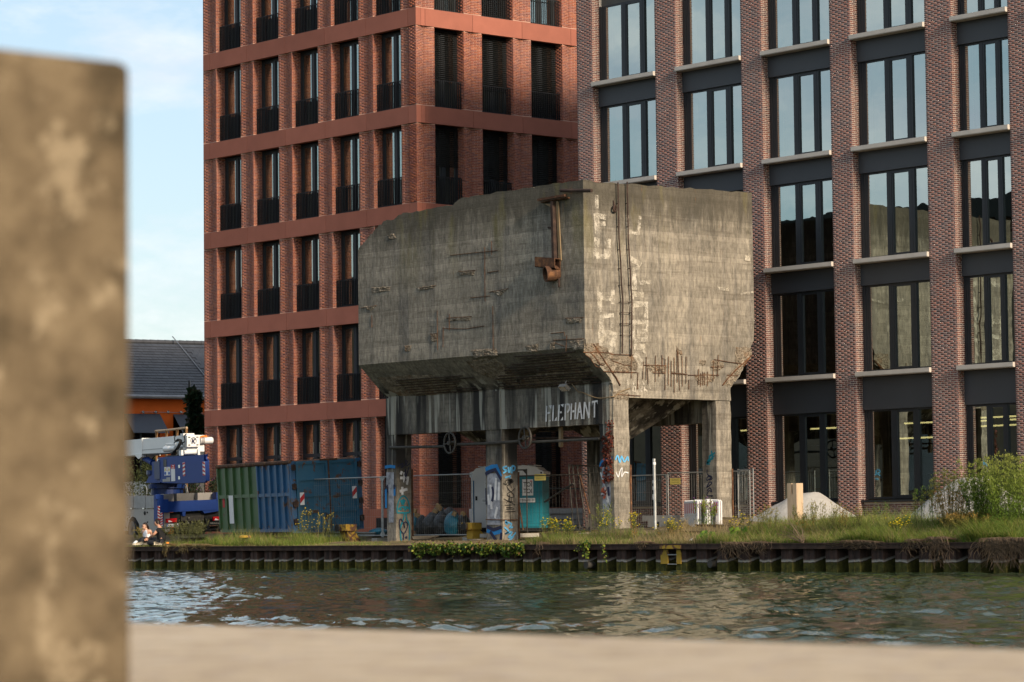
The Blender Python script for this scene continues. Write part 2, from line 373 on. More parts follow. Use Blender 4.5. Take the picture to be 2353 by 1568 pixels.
BLACK_RUBBER = M('black_rubber', (.012, .012, .012), .75); CHASSIS = M('black_chassis', (.010, .011, .012), .6, var=.3)
WHITE = M('white_print', (.75, .75, .74), .6, var=.05); RED = M('red_print', (.50, .025, .03), .5, var=.05); BLACK = M('black_print', (.012, .012, .012), .6); SIGNYEL = M('yellow_sign', (.66, .56, .16), .6, var=.06); SIGNBLUE = M('blue_print', (.02, .10, .38), .5)
ORANGE = M('orange_print', (.80, .22, .02), .5); LAMP_RED = M('red_lamp_lens', (.55, .01, .015), .2, spec=.5); CHROME = M('bright_metal', (.62, .63, .62), .25, .9)
GALV = M('galvanised_steel', (.36, .37, .36), .45, .55, var=.25, scale=8); DARK_STEEL = M('dark_weathered_steel', (.055, .052, .046), .6, .3, var=.3, scale=8)
ORANGE_WALL = M('orange_render', (.66, .125, .018), .9, var=.05, scale=2, bump=.1); ROOF_TILE = M('grey_roof_tile', (.070, .072, .080), .6, var=.12, scale=2, tone=.14); AWNING = M('slate_awning', (.072, .078, .094), .85, var=.04); ZINC = M('zinc_gutter', (.24, .24, .25), .4, .5)
TOILET_WHITE = M('white_plastic', (.66, .66, .66), .45, var=.04, spec=.4); TOILET_TEAL = M('teal_plastic', (.012, .175, .225), .45, var=.06, spec=.4); TOILET_BLUE = M('blue_plastic', (.010, .095, .20), .45, spec=.4)
def bag_mat(name, col):
    t = NT(name); t.bump(t.noise(9, 4, .6, None, 1.2), .9, .05); return t.fin(t.ramp(t.noise(3, 4), [(.3, sc(col, .7)), (.7, sc(col, 1.2))]), .28, 0, .5)
BAG_BLACK = bag_mat('black_plastic_film', (.010, .011, .012)); BAG_BLUE = bag_mat('blue_plastic_film', (.010, .15, .22)); CARD = M('brown_cardboard', (.30, .19, .085), .9, var=.3, scale=6)
WOOD = M('pale_sawn_wood', (.47, .35, .23), .8, var=.2, scale=5, stretch=(6, 6, .5), bump=.2); WOOD_BROWN = M('brown_timber', (.22, .12, .05), .8, var=.25, scale=6)
PREC = M('pale_precast_block', (.34, .32, .28), .9, var=.15, scale=4, bump=.3)
SAND = M('pale_grey_sand', (.37, .355, .325), .98, var=.10, scale=9, bump=.7, bscale=16)
TILE_WHITE = M('white_wall_panel', (.56, .54, .52), .6, var=.06)
def ground_mat():
    t = NT('dry_soil'); c = t.ramp(t.noise(1.1, 7, .7), [(.3, (.075, .060, .038)), (.5, (.15, .115, .068)), (.66, (.24, .19, .11)), (.8, (.10, .105, .04))])
    c = t.mix(.5, c, t.ramp(t.noise(22, 4, .7), [(.3, .2), (.7, .85)]), 'OVERLAY'); t.bump(t.noise(20, 5, .7), .9, .05); return t.fin(c, .98, 0, .1)
GROUND = ground_mat()
def leaf_mat(name, cols, rough=.6):
    t = NT(name); k = t.tone(); n = len(cols)
    c = t.ramp(k, [(i/(n-1), q) for i, q in enumerate(cols)]); m = t.fin(c, rough, 0, .25)
    tl = t.n('ShaderNodeBsdfTranslucent'); t.l(c, tl.inputs[0]); mx = t.n('ShaderNodeMixShader'); mx.inputs[0].default_value = .28
    t.l(t.b.outputs[0], mx.inputs[1]); t.l(tl.outputs[0], mx.inputs[2]); t.l(mx.outputs[0], t.out.inputs[0]); return m
GRASS = leaf_mat('green_grass', [(.065, .125, .016), (.11, .19, .022), (.16, .21, .03), (.24, .22, .06), (.085, .155, .02)])
DRYGRASS = leaf_mat('dry_grass', [(.24, .17, .08), (.33, .25, .13), (.19, .15, .06), (.40, .31, .17), (.14, .12, .04)])
ROOTS = leaf_mat('pale_roots', [(.10, .075, .052), (.17, .125, .085), (.22, .16, .11), (.12, .09, .06)], .9)
IVY = leaf_mat('ivy_leaves', [(.020, .060, .012), (.045, .10, .016), (.10, .16, .02), (.24, .26, .03), (.03, .075, .015), (.15, .07, .03)])
MUG = leaf_mat('mugwort_leaves', [(.060, .125, .014), (.11, .19, .022), (.21, .26, .045), (.27, .27, .07)])
MUG_YEL = leaf_mat('yellowing_weed_leaves', [(.09, .12, .03), (.20, .20, .05), (.30, .24, .06), (.34, .17, .03)])
OLIVE = leaf_mat('olive_leaves', [(.050, .066, .022), (.09, .10, .035), (.15, .15, .06)]); TREE_LEAF = leaf_mat('dark_tree_leaves', [(.008, .022, .010), (.014, .034, .014), (.03, .055, .02), (.05, .02, .012)])
RED_LEAF = leaf_mat('dark_red_leaves', [(.060, .014, .012), (.10, .022, .016), (.16, .04, .02), (.045, .02, .014)])
FLOWER = M('yellow_petals', (.72, .55, .02), .6); PURPLE = M('purple_petals', (.27, .07, .36), .6); BARK = M('dark_bark', (.05, .038, .028), .9)
SKIN = M('skin', (.50, .27, .18), .55, var=.06, scale=8); SKIN_PALE = M('light_skin', (.56, .33, .23), .55, var=.06, scale=8); HAIR = M('dark_brown_hair', (.018, .010, .007), .5, var=.3, scale=12); TEE = M('black_cotton', (.010, .010, .011), .9); VEST = M('white_cotton', (.74, .75, .78), .9, var=.04); JEANS = M('charcoal_denim', (.020, .021, .024), .9, var=.2); SHOE = M('cream_canvas', (.50, .44, .33), .8); CHECK = M('black_canvas', (.02, .02, .02), .8)
BLUE_SPRAY = M('blue_spray_paint', (.02, .17, .42), .8, var=.2); TEAL_SPRAY = M('teal_spray_paint', (.01, .18, .24), .8, var=.2); LIGHTBLUE_SPRAY = M('light_blue_spray_paint', (.10, .36, .62), .8, var=.2); NAVY_SPRAY = M('navy_spray_paint', (.018, .022, .055), .8); WHITE_SPRAY = M('white_spray_paint', (.56, .57, .58), .9, var=.25, scale=5); GREY_SPRAY = M('grey_roller_paint', (.27, .285, .32), .9, var=.5, scale=5, detail=8)
def faded_paint():
    t = NT('faded_white_paint'); c = t.ramp(t.noise(2.2, 5), [(.3, (.44, .40, .32)), (.7, (.60, .56, .48))]); m = t.fin(c, .95, 0, .1)
    tr = t.n('ShaderNodeBsdfTransparent'); mx = t.n('ShaderNodeMixShader'); t.l(t.ramp(t.noise(4.5, 7, .75), [(.40, 0.), (.60, .85)]), mx.inputs[0]); t.l(tr.outputs[0], mx.inputs[1]); t.l(t.b.outputs[0], mx.inputs[2]); t.l(mx.outputs[0], t.out.inputs[0]); return m
FADED = faded_paint()
def stone_mat(name, cols, spots=True, k=1.0):
    t = NT(name)
    c = t.ramp(t.noise(14, 7, .7), [(.36, cols[0]), (.5, cols[1]), (.62, cols[2])])
    if spots: c = t.mix(t.ramp(t.noise(24, 5, .65), [(.56, 0.), (.64, .85)]), c, cols[3])
    t.bump(t.noise(60, 6, .7), .6, .01); return t.fin(c, .95, 0, .1)
POST_STONE = stone_mat('lichened_post_stone', [(.060, .046, .028), (.120, .090, .055), (.17, .13, .080), (.27, .215, .14)])
LEDGE_STONE = stone_mat('pale_parapet_stone', [(.36, .28, .20), (.47, .375, .265), (.52, .43, .32), (.40, .33, .28)])
def lamp_mat(name, col, s):
    t = NT(name); e = t.n('ShaderNodeEmission'); e.inputs[0].default_value = (*col, 1); e.inputs[1].default_value = s; t.l(e.outputs[0], t.out.inputs[0]); return t.m
STRIP = lamp_mat('warm_strip_lamp', (1, .70, .30), 1.5)
BANNER = M('banner_vinyl', (.60, .60, .55), .6); MAROON = M('maroon_print', (.16, .02, .09), .6); BROWN_CLAD = M('brown_cladding', (.13, .105, .075), .9, var=.25, scale=.4); DARK_ROOF = M('dark_roof_sheet', (.02, .022, .02), .8)
# ---------------------------------------------------------------- ground, water, quay
def ss(v, a, b):
    t = np.clip((np.asarray(v, float)-a)/(b-a), 0, 1); return t*t*(3-2*t)
def gz(x, y):
    return .765+.10*ss(y, 56.3, 58.2)+.30*ss(y, 59.2, 62.5)+.34*ss(x, -66.6, -62.6)*ss(y, 56.5, 58.4)-.12*ss(x, -66.6, -62.6)*ss(y, 61, 66)
def grid_mesh(xs, ys, zf):
    X, Y = np.meshgrid(xs, ys); Z = zf(X, Y); nx, ny = len(xs), len(ys)
    v = np.stack([X.ravel(), Y.ravel(), Z.ravel()], 1)
    i = np.arange(nx*ny).reshape(ny, nx); f = np.stack([i[:-1, :-1].ravel(), i[:-1, 1:].ravel(), i[1:, 1:].ravel(), i[1:, :-1].ravel()], 1)
    return v, f
def np_obj(name, v, f, m, parent=None, tone=None, loc=(0, 0, 0), smooth=False):
    me = bpy.data.meshes.new(name); v = np.asarray(v, float)-np.array(loc, float); f = np.asarray(f); k = f.shape[1]
    me.vertices.add(len(v)); me.vertices.foreach_set('co', v.ravel())
    me.loops.add(f.size); me.loops.foreach_set('vertex_index', f.ravel().astype(np.int32))
    me.polygons.add(len(f)); me.polygons.foreach_set('loop_start', np.arange(0, f.size, k, dtype=np.int32))
    if tone is not None: a = me.attributes.new('tone', 'FLOAT', 'FACE'); a.data.foreach_set('value', np.asarray(tone, float))
    if smooth: me.polygons.foreach_set('use_smooth', np.ones(len(f), bool))
    me.update(calc_edges=True); me.validate(); mats_of(me, m)
    o = bpy.data.objects.new(name, me); C.objects.link(o)
    if parent is not None: o.parent = parent
    else: o.location = loc
    return o
nz = lambda x, y, s: np.array([mnoise.noise((a*s, b*s, .3)) for a, b in zip(np.ravel(x), np.ravel(y))]).reshape(np.shape(x))
xs = np.concatenate([[-3000, -900, -400, -200, -140, -120], np.arange(-110, -38, .45), [-30, -10, 30, 120, 400, 1500]])
ys = np.concatenate([np.arange(56.2, 68, .3), [70, 74, 80, 90, 110, 160, 300, 900, 3000]])
def gfun(X, Y):
    b = nz(X, Y, .9)*.05+nz(X, Y, 3.1)*.025
    return gz(X, Y)+b*((Y > 56.5) & (Y < 69))
v, f = grid_mesh(xs, ys, gfun)
tag(np_obj('ground', v, f, GROUND, smooth=True), kind='structure')
nb = MB(); nb.box((-1500, -1500, -2), (800, 1.19, .72)); solo('near_bank', nb, GROUND, kind='structure')

# water: wind ripples as real relief across the stretch in view, flat beyond
wr = np.random.default_rng(5)
us = np.arange(-26, 26, .105); ys = np.arange(14, 56.6, .105)
Uu, Y = np.meshgrid(us, ys); X = Uu-1.16*Y; Z = np.zeros_like(X)
for i in range(64):
    lam = .30*(1.9/.30)**wr.random()**1.3; th = R(70)+wr.normal(0, 1.1); k = 2*math.pi/lam; ph = wr.random()*6.28
    amp = .0052*lam**1.0*(.5+wr.random())
    Z += amp*np.sin(k*(X*math.cos(th)+Y*math.sin(th))+ph+.8*np.sin(.43*X+.37*Y+ph))
gust = .35+.75*(nz(X[::8, ::8], Y[::8, ::8]*1.6, .13)+.5).clip(0, 1.2)
gust = np.repeat(np.repeat(gust, 8, 0), 8, 1)[:X.shape[0], :X.shape[1]]
Z *= gust*ss(Uu, -26, -24)*ss(-Uu, -26, -24)*ss(Y, 14, 16)
nx, ny = len(us), len(ys); i = np.arange(nx*ny).reshape(ny, nx)
v = np.stack([X.ravel(), Y.ravel(), Z.ravel()], 1); f = np.stack([i[:-1, :-1].ravel(), i[:-1, 1:].ravel(), i[1:, 1:].ravel(), i[1:, :-1].ravel()], 1)
tag(np_obj('water', v, f, WATER, smooth=True), kind='structure')
wb = MB(); y0, y1 = ys[0], ys[-1]; xa0, xa1, xb0, xb1 = X[0, 0], X[0, -1], X[-1, 0], X[-1, -1]
wb.quad((-1500, .9, 0), (800, .9, 0), (800, y0, 0), (-1500, y0, 0)); wb.quad((-1500, y0, 0), (xa0, y0, 0), (xb0, y1, 0), (-1500, y1, 0)); wb.quad((xa1, y0, 0), (800, y0, 0), (800, y1, 0), (xb1, y1, 0))
solo('water', wb, WATER, kind='structure')
bed = MB(); bed.box((-1500, .5, -3.2), (800, 58, -3)); solo('canal_bed', bed, GROUND, kind='structure')

xa = onY((613.1/1.74076, 1293), 56)[0]; xb = onY(((2040+555/11.2)/1.74076, 1293), 56)[0]
PER = (xb-xa)/round((xb-xa)/.808)
quay = thing('quay_wall', 'long rusty sheet pile quay wall with mossy foot at the far waterside', 'quay wall', (-70, 56, 0))
pr_ = [(0, .03), (.40*PER/.808, .03), (.465, .46), (.72, .46), (PER, .03)]
def pile_mb(x0):
    q = MB()
    for a, b in zip(pr_[:-1], pr_[1:]):
        q.quad((x0+a[0], 56+a[1], -1.2), (x0+b[0], 56+b[1], -1.2), (x0+b[0], 56+b[1], .64), (x0+a[0], 56+a[1], .64))
    for u in (.02, .20): q.obox((x0+u, 56.018, -1.2), (.012, 0, 0), (0, .012, 0), (0, 0, 1.83))
    return q
n0 = int((xa+96)/PER); p0 = None
for i in range(-n0, int((-42-xa)/PER)):
    x = xa+i*PER
    if p0 is None: p0 = part('sheet_pile', pile_mb(x), PILE, quay); px0 = x
    else:
        c = p0.copy(); C.objects.link(c); c.parent = quay; c.location = (x-px0, 0, 0)
cx = -96.
while cx < -42:
    L = 9.7 if cx < -60 else 8.1
    q = MB(); q.box((cx, 55.93, .61), (cx+L-.02, 56.36, .762)); q.box((cx, 55.915, .735), (cx+L-.02, 55.93, .766))
    part('cap_beam', q, RUST_DARK, quay); cx += L
q = MB(); q.box((-1500, 56.0, -1), (-96, 56.4, .76)); q.box((-42.6, 56.0, -1), (800, 56.4, .76)); part('wall_run', q, RUST_DARK, quay)

# yellow ladder recess
lad = thing('quay_ladder', 'yellow painted quay ladder with two steel rungs let into the sheet piling', 'ladder', onY(G4(1410, 1390), 55.9))
for a in ((1328, 1392), (1470, 1508)):
    p = onY(G4(a[0], 1345), 56); p2 = onY(G4(a[1], 1345), 56); zb = onY(G4(1360, 1470), 56)[2]
    q = MB(); q.box((p[0], 55.99, zb), (p2[0], 56.025, .612)); part('side_plate', q, YELLOW, lad)
p = onY(G4(1316, 1325), 55.9); p2 = onY(G4(1508, 1325), 55.9); q = MB(); q.box((p[0], 55.895, .628), (p2[0], 55.912, .725)); part('top_plate', q, YELLOW, lad)
for yy in (1388, 1473):
    a = onY(G4(1392, yy), 56.0); b = onY(G4(1472, yy), 56.0); q = MB(); q.tube([a, b], .016); part('rung', q, GALV, lad)
for k, (c, r) in enumerate(((G4(708, 1480), .10), (G5(685, 1455), .10))):
    p = onY(c, 56.1); q = MB(); q.lathe(p-np.array([0, .22, 0]), (0, 1, 0), [(0, r), (.2, r), (.3, r), (.3, r*.7), (0.02, r*.7)], 14)
    solo('outlet_pipe', q, DARK_STEEL, ['dark outlet pipe in the sheet piling below the hopper corner leg', 'dark outlet pipe in the sheet piling just right of the yellow ladder'][k], 'pipe', 'outlet pipes in the quay wall')

# ---------------------------------------------------------------- foreground parapet and post
pa = CAM+ray((316, 1432))*4.0; zl = pa[2]; pb0 = CAM+ray((306, 800))*2.2
led = MB()
yy = np.linspace(1.0, pa[1], 6)
led.box((-60, pb0[1]+.004, -1.5), (30, pa[1], zl))
solo('parapet', led, LEDGE_STONE, 'blurred pale beige stone parapet running across the bottom of the view', 'parapet', loc=(-10, 1.6, -1.5))
pb = CAM+ray((306, 800))*2.2; pt = onX((302, 142), pb[0])[2]
po = MB(); po.box((pb[0]-.3, pb[1]-.34, -.6), (pb[0], pb[1], pt))
o = solo('stone_post', po, POST_STONE, 'blurred lichen stained brown stone post close to the lens', 'post')
bv = o.modifiers.new('soft', 'BEVEL'); bv.width = .008; bv.segments = 2

# ---------------------------------------------------------------- brickwork
COURSE = .0625
class Bricks:
    def __init__(s): s.r = []
    def wall(s, O, e, n, w, z0, z1, L=.24, ph=0, gap=.013):
        e = np.array(e, float)/np.hypot(*e); n = np.array(n, float)/np.hypot(*n)
        k0, k1 = math.ceil(z0/COURSE-.02), math.floor(z1/COURSE+.02)
        for k in range(k0, k1):
            u = -(L+gap)*(.5 if (k+ph) % 2 else 0)
            # a header now and then breaks the run
            while u < w-.02:
                a, b = max(u, 0), min(u+L, w)
                if b-a > .03:
                    s.r.append((O[0]+e[0]*a, O[1]+e[1]*a, k*COURSE, e[0], e[1], n[0], n[1], b-a, rnd.random(), .0006+.0012*rnd.random()))
                u += L+gap
        return s
    def build(s, parent, m, own=None, cap=300):
        org = np.array(org_of(parent)); A = np.array(s.r); pick = np.zeros(len(A), bool)
        if own is not None:
            idx = [i for i in range(len(A)) if own(A[i])][:cap]; pick[idx] = True
        def geo(B):
            o = B[:, 0:3]; e = np.stack([B[:, 3], B[:, 4], 0*B[:, 3]], 1); n = np.stack([B[:, 5], B[:, 6], 0*B[:, 3]], 1)*B[:, 9:10]; l = e*B[:, 7:8]; h = np.array([0, 0, COURSE-.011])
            vs = np.stack([o, o+l, o+l+h, o+h, o+n, o+l+n, o+l+n+h, o+n+h], 1)
            fl = np.array([(4, 5, 6, 7), (1, 2, 6, 5), (2, 3, 7, 6), (3, 0, 4, 7), (0, 1, 5, 4)])
            f = (np.arange(len(B))[:, None, None]*8+fl[None]).reshape(-1, 4)
            return vs.reshape(-1, 3), f, np.repeat(B[:, 8], 5)
        v, f, t = geo(A[~pick])
        o = np_obj('brickwork', v, f, m, parent, t, org); o['kind'] = 'stuff'
        cache = {}
        for r in A[pick]:
            key = (round(r[7], 2), round(r[3], 2), round(r[4], 2))
            if key not in cache:
                q = r.copy(); q[0:3] = 0; q[7] = key[0]; v, f, t = geo(q[None]); ob = np_obj('brick', v, f, m, parent); cache[key] = ob.data
            else:
                ob = bpy.data.objects.new('brick', cache[key]); C.objects.link(ob); ob.parent = parent
            ob.location = [float(a) for a in r[0:3]-org]

# ---------------------------------------------------------------- red building
YR, XR = 68., -84.16
red = thing('red_brick_building', 'tall red brick apartment building with red precast bands and black window railings', 'building', (-91, 68, 1.1))
LP = [(-98.12, -97.16), (-95.48, -94.59), (-92.89, -91.97), (-90.30, -89.40), (-87.70, -86.77), (-85.10, XR)]
RP = [(YR, 68.90), (70.34, 71.24), (72.82, 73.74), (75.36, 76.28), (77.9, 78.9)]
BANDS = [(5.54, 6.19), (9.16, 9.83), (12.80, 13.46), (16.48, 17.13), (20.16, 20.82), (23.9, 24.6)]
PL = 2.05
LJ = [-98.1, -97.64, -95.035, -92.43, -89.83, -87.236, -84.654, XR]; RJ = [YR, 68.45, 70.79, 73.28, 75.82, 78.4, 79.]
rb = random.Random(3)
for z0, z1 in BANDS:
    for a, b in zip(LJ[:-1], LJ[1:]):
        q = MB(); q.box((a+.008, YR, z0), (b-(.008 if b < XR else 0.0), YR+.24, z1)); part('panel', q, RED_PRECAST, red)
    for a, b in zip(RJ[:-1], RJ[1:]):
        q = MB(); q.box((XR-.24, a+(.008 if a > YR else .25), z0), (XR, b-.008, z1)); part('panel', q, RED_PRECAST, red)
for a, b in zip(LJ[:-1], LJ[1:]):
    q = MB(); q.box((a+.008, YR-.004, .6), (b-(.008 if b < XR else 0), YR+.3, PL)); part('plinth_panel', q, PINK_PLINTH, red)
for a, b in zip(RJ[:-1], RJ[1:]):
    q = MB(); q.box((XR-.3, a+(.008 if a > YR else .31), .6), (XR+.004, b-.008, PL)); part('plinth_panel', q, PINK_PLINTH, red)
BR = Bricks(); GD = .13; RV = .46
zs = [PL]+[z for b in BANDS for z in b]
lev = [(PL, 5.54), (6.19, 9.16), (9.83, 12.80), (13.46, 16.48), (17.13, 20.16), (20.82, 23.9)]
s_ = .012
for (z0, z1) in lev:
    for i, (a, b) in enumerate(LP):
        m_ = (a+b)/2; q = MB(); corner = b == XR
        base = [(a+s_, YR+s_, z0), (m_, YR+GD, z0), (b-s_, YR+s_, z0), (b-s_, YR+.9, z0), (a+s_, YR+.9, z0)]
        if corner:
            base = [(a+s_, YR+s_, z0), (m_, YR+GD, z0), (b-s_, YR+s_, z0), (b-GD, (RP[0][0]+RP[0][1])/2, z0), (b-s_, RP[0][1]-s_, z0), (b-.9, RP[0][1]-s_, z0), (a+s_, YR+.9, z0)]
        q.prism(base, (0, 0, z1-z0)); part('pier', q, MORTAR_RED, red)
        e1 = (m_-a-s_, GD-s_); e2 = (b-s_-m_, s_-GD); hw = math.hypot(*e1)
        BR.wall((a+s_, YR+s_), e1, (e1[1], -e1[0]), hw-.004, z0, z1, ph=i); BR.wall((m_, YR+GD), e2, (e2[1], -e2[0]), hw-.004, z0, z1, ph=i+1)
        if not corner: BR.wall((b-s_, YR+s_), (0, 1), (1, 0), RV, z0, z1, ph=i)
    for i, (a, b) in enumerate(RP):
        m_ = (a+b)/2
        if i: 
            q = MB(); q.prism([(XR-s_, a+s_, z0), (XR-GD, m_, z0), (XR-s_, b-s_, z0), (XR-.9, b-s_, z0), (XR-.9, a+s_, z0)], (0, 0, z1-z0)); part('pier', q, MORTAR_RED, red)
        BR.wall((XR-s_, a+s_), (s_-GD, m_-a-s_), (m_-a-s_, GD-s_), hw, z0, z1, ph=i+1); BR.wall((XR-GD, m_), (GD-s_, b-s_-m_), (b-s_-m_, s_-GD), hw, z0, z1, ph=i)
        BR.wall((XR-s_-RV, a+s_), (1, 0), (0, -1), RV, z0, z1, ph=i)
BR.build(red, RED_BRICK, own=lambda r: r[2] < 5.6 and ((-90.4 < r[0] < -89.3 or -87.8 < r[0] < -86.6) and r[1] < 68.6 or r[0] > -84.7 and r[1] < 69.0))
# windows
def frame(mb, P, ex, ez, w, h, fw, d, ey):
    """rectangular frame from corner P; ex across, ez up, ey outward"""
    P, ex, ez, ey = [np.array(q, float) for q in (P, ex, ez, ey)]
    for o, a, b in ((P, ex*fw, ez*h), (P+ex*(w-fw), ex*fw, ez*h), (P+ex*fw, ex*(w-2*fw), ez*fw), (P+ex*fw+ez*(h-fw), ex*(w-2*fw), ez*fw)):
        mb.obox(o, a, b, ey*d)
def red_window(P, ex, n, w, h, cross, blind):
    """P: lower left corner of the opening on the facade plane"""
    P = np.array(P, float); ex = np.array(ex, float); n = np.array(n, float); ez = np.array([0, 0, 1.])
    q = MB(); B = P-n*.50
    frame(q, B, ex, ez, w, h, .10, .07, n)
    q.obox(B+ex*(w/2-.09)+ez*.1, ex*.18, ez*(h-.2), n*.085)
    for s in (0, 1): frame(q, B+ex*(.10 if s == 0 else w/2+.09)+ez*.1+n*.002, ex, ez, w/2-.19, h-.2, .045, .055, n)
    if cross: q.obox(B+ex*.1+ez*(h*.615-.07), ex*(w-.2), ez*.14, n*.078)
    win = part('window', q, DARK_FRAME, red)
    for s in (0, 1):
        g = MB(); o = B+ex*(.12 if s == 0 else w/2+.09)+ez*.12+n*.03; a = ex*(w/2-.2); b = ez*(h-.24)
        g.quad(o, o+a, o+a+b, o+b); part('pane', g, GLASS_RED, win)
    if blind:
        g = MB(); o = B-n*.16+ex*.06; zt = h-.05; zb = 0.05 if blind > .99 else h*(1-blind)
        k = int((zt-zb)/.16)
        for j in range(k): g.obox(o+ez*(zb+j*.16), ex*(w-.12), ez*.152, -n*.02)
        part('blind', g, BLIND, win)
    return win
def railing(P, ex, n, w):
    P = np.array(P, float); ex = np.array(ex, float); n = np.array(n, float); ez = np.array([0, 0, 1.]); o = P-n*.20+ex*.02; q = MB(); w -= .04; H = 1.08
    for z in (.03, H-.04): q.obox(o+ez*z, ex*w, ez*.04, n*.012)
    k = int(w/.098)
    for i in range(k+1): q.obox(o+ex*(i*(w-.012)/k)-n*.02, ex*.012, ez*H, n*.05)
    for s in (0, w-.015): 
        for z in (.03, H-.03): q.obox(o+ex*s+ez*z-n*.25, ex*.015, ez*.03, n*.25)
        q.obox(o+ex*s-n*.25, ex*.015, ez*H, n*.02)
    part('railing', q, BLACK_METAL, red)
for li, (z0, z1) in enumerate(lev):
    for i in range(5):
        a = LP[i][1]; w = LP[i+1][0]-a
        red_window((a, YR, z0), (1, 0, 0), (0, -1, 0), w, z1-z0, li == 0, 0 if li == 0 else 1.0)
        if li: railing((a, YR, z0), (1, 0, 0), (0, -1, 0), w)
    for i in range(4):
        a = RP[i][1]; w = RP[i+1][0]-a
        red_window((XR, a, z0), (0, 1, 0), (1, 0, 0), w, z1-z0, False, 0)
        # outside slatted blind, let down
        q = MB(); drop = [.62, .7, 1., .5][(i+li) % 4] if li else 1.0; h = (z1-z0)*drop; k = int(h/.075)
        for j in range(k): q.obox((XR-.40, a+.03, z1-.02-(j+1)*.075), (.05, 0, .022), (0, w-.06, 0), (-.006, 0, .010))
        part('slat_blind', q, BLACK_BLIND, red)
        if li: railing((XR, a, z0), (0, 1, 0), (1, 0, 0), w)
# body behind the openings
q = MB(); q.box((-98.0, YR+1.6, .5), (XR-1.6, 92, 24.5))
for z in [PL-.3]+[b[0]+.1 for b in BANDS]: q.box((-98.0, YR+.56, z), (XR-.56, YR+1.62, z+.3)); q.box((XR-1.62, YR+1.62, z), (XR-.56, 92, z+.3))
q.box((-98.1, YR+.92, .5), (-97.9, 92, 24.6)); q.box((-98.1, YR+.25, 24.6), (XR, 92, 25.0)); q.box((XR-.3, 78.9, .5), (XR-.02, 92, 24.6))
part('core_wall', q, ROOM, red)
q = MB(); o = onY(KB(40, 545), YR); o2 = onY(KB(245, 800), YR)
for j in range(9): q.obox((o[0], YR-.012, o2[2]+(o[2]-o2[2])*j/9), (o2[0]-o[0]+.5, 0, 0), (0, .05, .02), (0, 0, .018))
q.box((o[0]-.02, YR-.008, o2[2]), (o2[0]+.52, YR-.005, o[2])); part('vent_grille', q, BLACK_METAL, red)

# ---------------------------------------------------------------- office building
YW = 67.
off = thing('office_building', 'dark brown brick office building with tall windows, grey spandrels and pale sills', 'building', (-64, 67, 1.2))
PX_ = [(-74.09, -73.28), (-70.18, -69.15), (-66.14, -65.19), (-62.22, -61.32), (-58.28, -57.22), (-55.05, -54.0), (-51.0, -50.0), (-47.0, -46.0)]
SILLS = [5.84, 9.355, 12.87, 16.385, 19.9]; TOPS = [4.79, 8.665, 12.175, 15.685, 19.17]
OB = Bricks(); q = MB()
for i, (a, b) in enumerate(PX_):
    q = MB(); q.box((a+s_, YW+s_, .6), (b-s_, YW+1.0, 23)); part('pier', q, MORTAR_PALE, off)
    OB.wall((a, YW+s_), (1, 0), (0, -1), b-a, 1.1, 19.9 if i < 6 else 5, ph=i); OB.wall((b-s_, YW+s_), (0, 1), (1, 0), .34, 1.1, 19.9 if i < 6 else 5, ph=i+1)
gb = random.Random(11)
for i in range(len(PX_)-1):
    a, b = PX_[i][1], PX_[i+1][0]; w = b-a
    q = MB(); q.box((a, YW+.22, .6), (b, YW+.5, 1.93)); part('parapet', q, MORTAR_PALE, off)
    OB.wall((a, YW+.22), (1, 0), (0, -1), w, 1.1, 1.93, ph=i)
    q = MB(); q.box((a, YW+.10, 1.932), (b, YW+.45, 2.0)); part('sill', q, DARK_FRAME, off)
    tops = TOPS; bots = [2.03]+[s+.13 for s in SILLS[:-1]]
    for li in range(5):
        zb, zt = bots[li], tops[li]; h = zt-zb; P = np.array([a, YW+.40, zb]); ex = np.array([1., 0, 0]); ez = np.array([0, 0, 1.]); n = np.array([0, -1., 0])
        q = MB(); q.obox(P, ex*.035*w, ez*h, n*.06); q.obox(P+ex*.035*w, ex*.03*w, ez*h, n*.035); q.obox(P+ex*.065*w, ex*.03*w, ez*h, n*.02)
        q.obox(P+ex*.957*w, ex*.043*w, ez*h, n*.06); q.obox(P+ex*.095*w, ex*.862*w, ez*.06, n*.05); q.obox(P+ex*.095*w+ez*(h-.06), ex*.862*w, ez*.06, n*.05)
        for c in (.36, .667): q.obox(P+ex*(c*w)+ez*.06, ex*.064*w, ez*(h-.12), n*.07); q.obox(P+ex*((c+.026)*w)+ez*.06, ex*.012*w, ez*(h-.12), n*.075)
        o = P+ex*.424*w; frame(q, o+ez*.06, ex, ez, .243*w, h-.12, .05, .058, n)
        win = part('window', q, DARK_FRAME, off)
        for c0, c1 in ((.095, .36), (.424, .667), (.731, .957)):
            g = MB(); o = P+ex*c0*w+ez*.05+n*.012; u = ex*(c1-c0)*w; v_ = ez*(h-.1); g.quad(o, o+u, o+u+v_, o+v_); part('pane', g, GLASS_OFFICE, win)
        if li < 4:
            zs_, z2 = tops[li], SILLS[li]
            q = MB(); q.box((a, YW+.27, zs_), (b, YW+.46, z2+.13)); part('spandrel', q, SPANDREL, off)
            q = MB(); q.box((a+.004, YW-.09, z2), (b-.004, YW+.34, z2+.125)); q.box((a+.004, YW-.075, z2-.02), (b-.004, YW+.3, z2))
            part('sill', q, SILL, off)
OB.build(off, OFFICE_BRICK, own=lambda r: r[2] < 5.9 and -58.4 < r[0] < -57.1 and r[1] < 67.1 or r[2] < 4 and -62.3 < r[0] < -61.3 and r[1] < 67.1)
q = MB()
q.box((-74.07, YW+8, .6), (-46, YW+8.3, 23)); q.box((-74.07, YW+1.0, .6), (-73.8, YW+20, 23)); q.box((-46.2, YW+1, .6), (-46, YW+20, 23)); q.box((-74.07, YW+8.3, 22.8), (-46, YW+24, 23))
q.box((-74.07, YW+.47, 1.2), (-46, YW+8, 1.9))
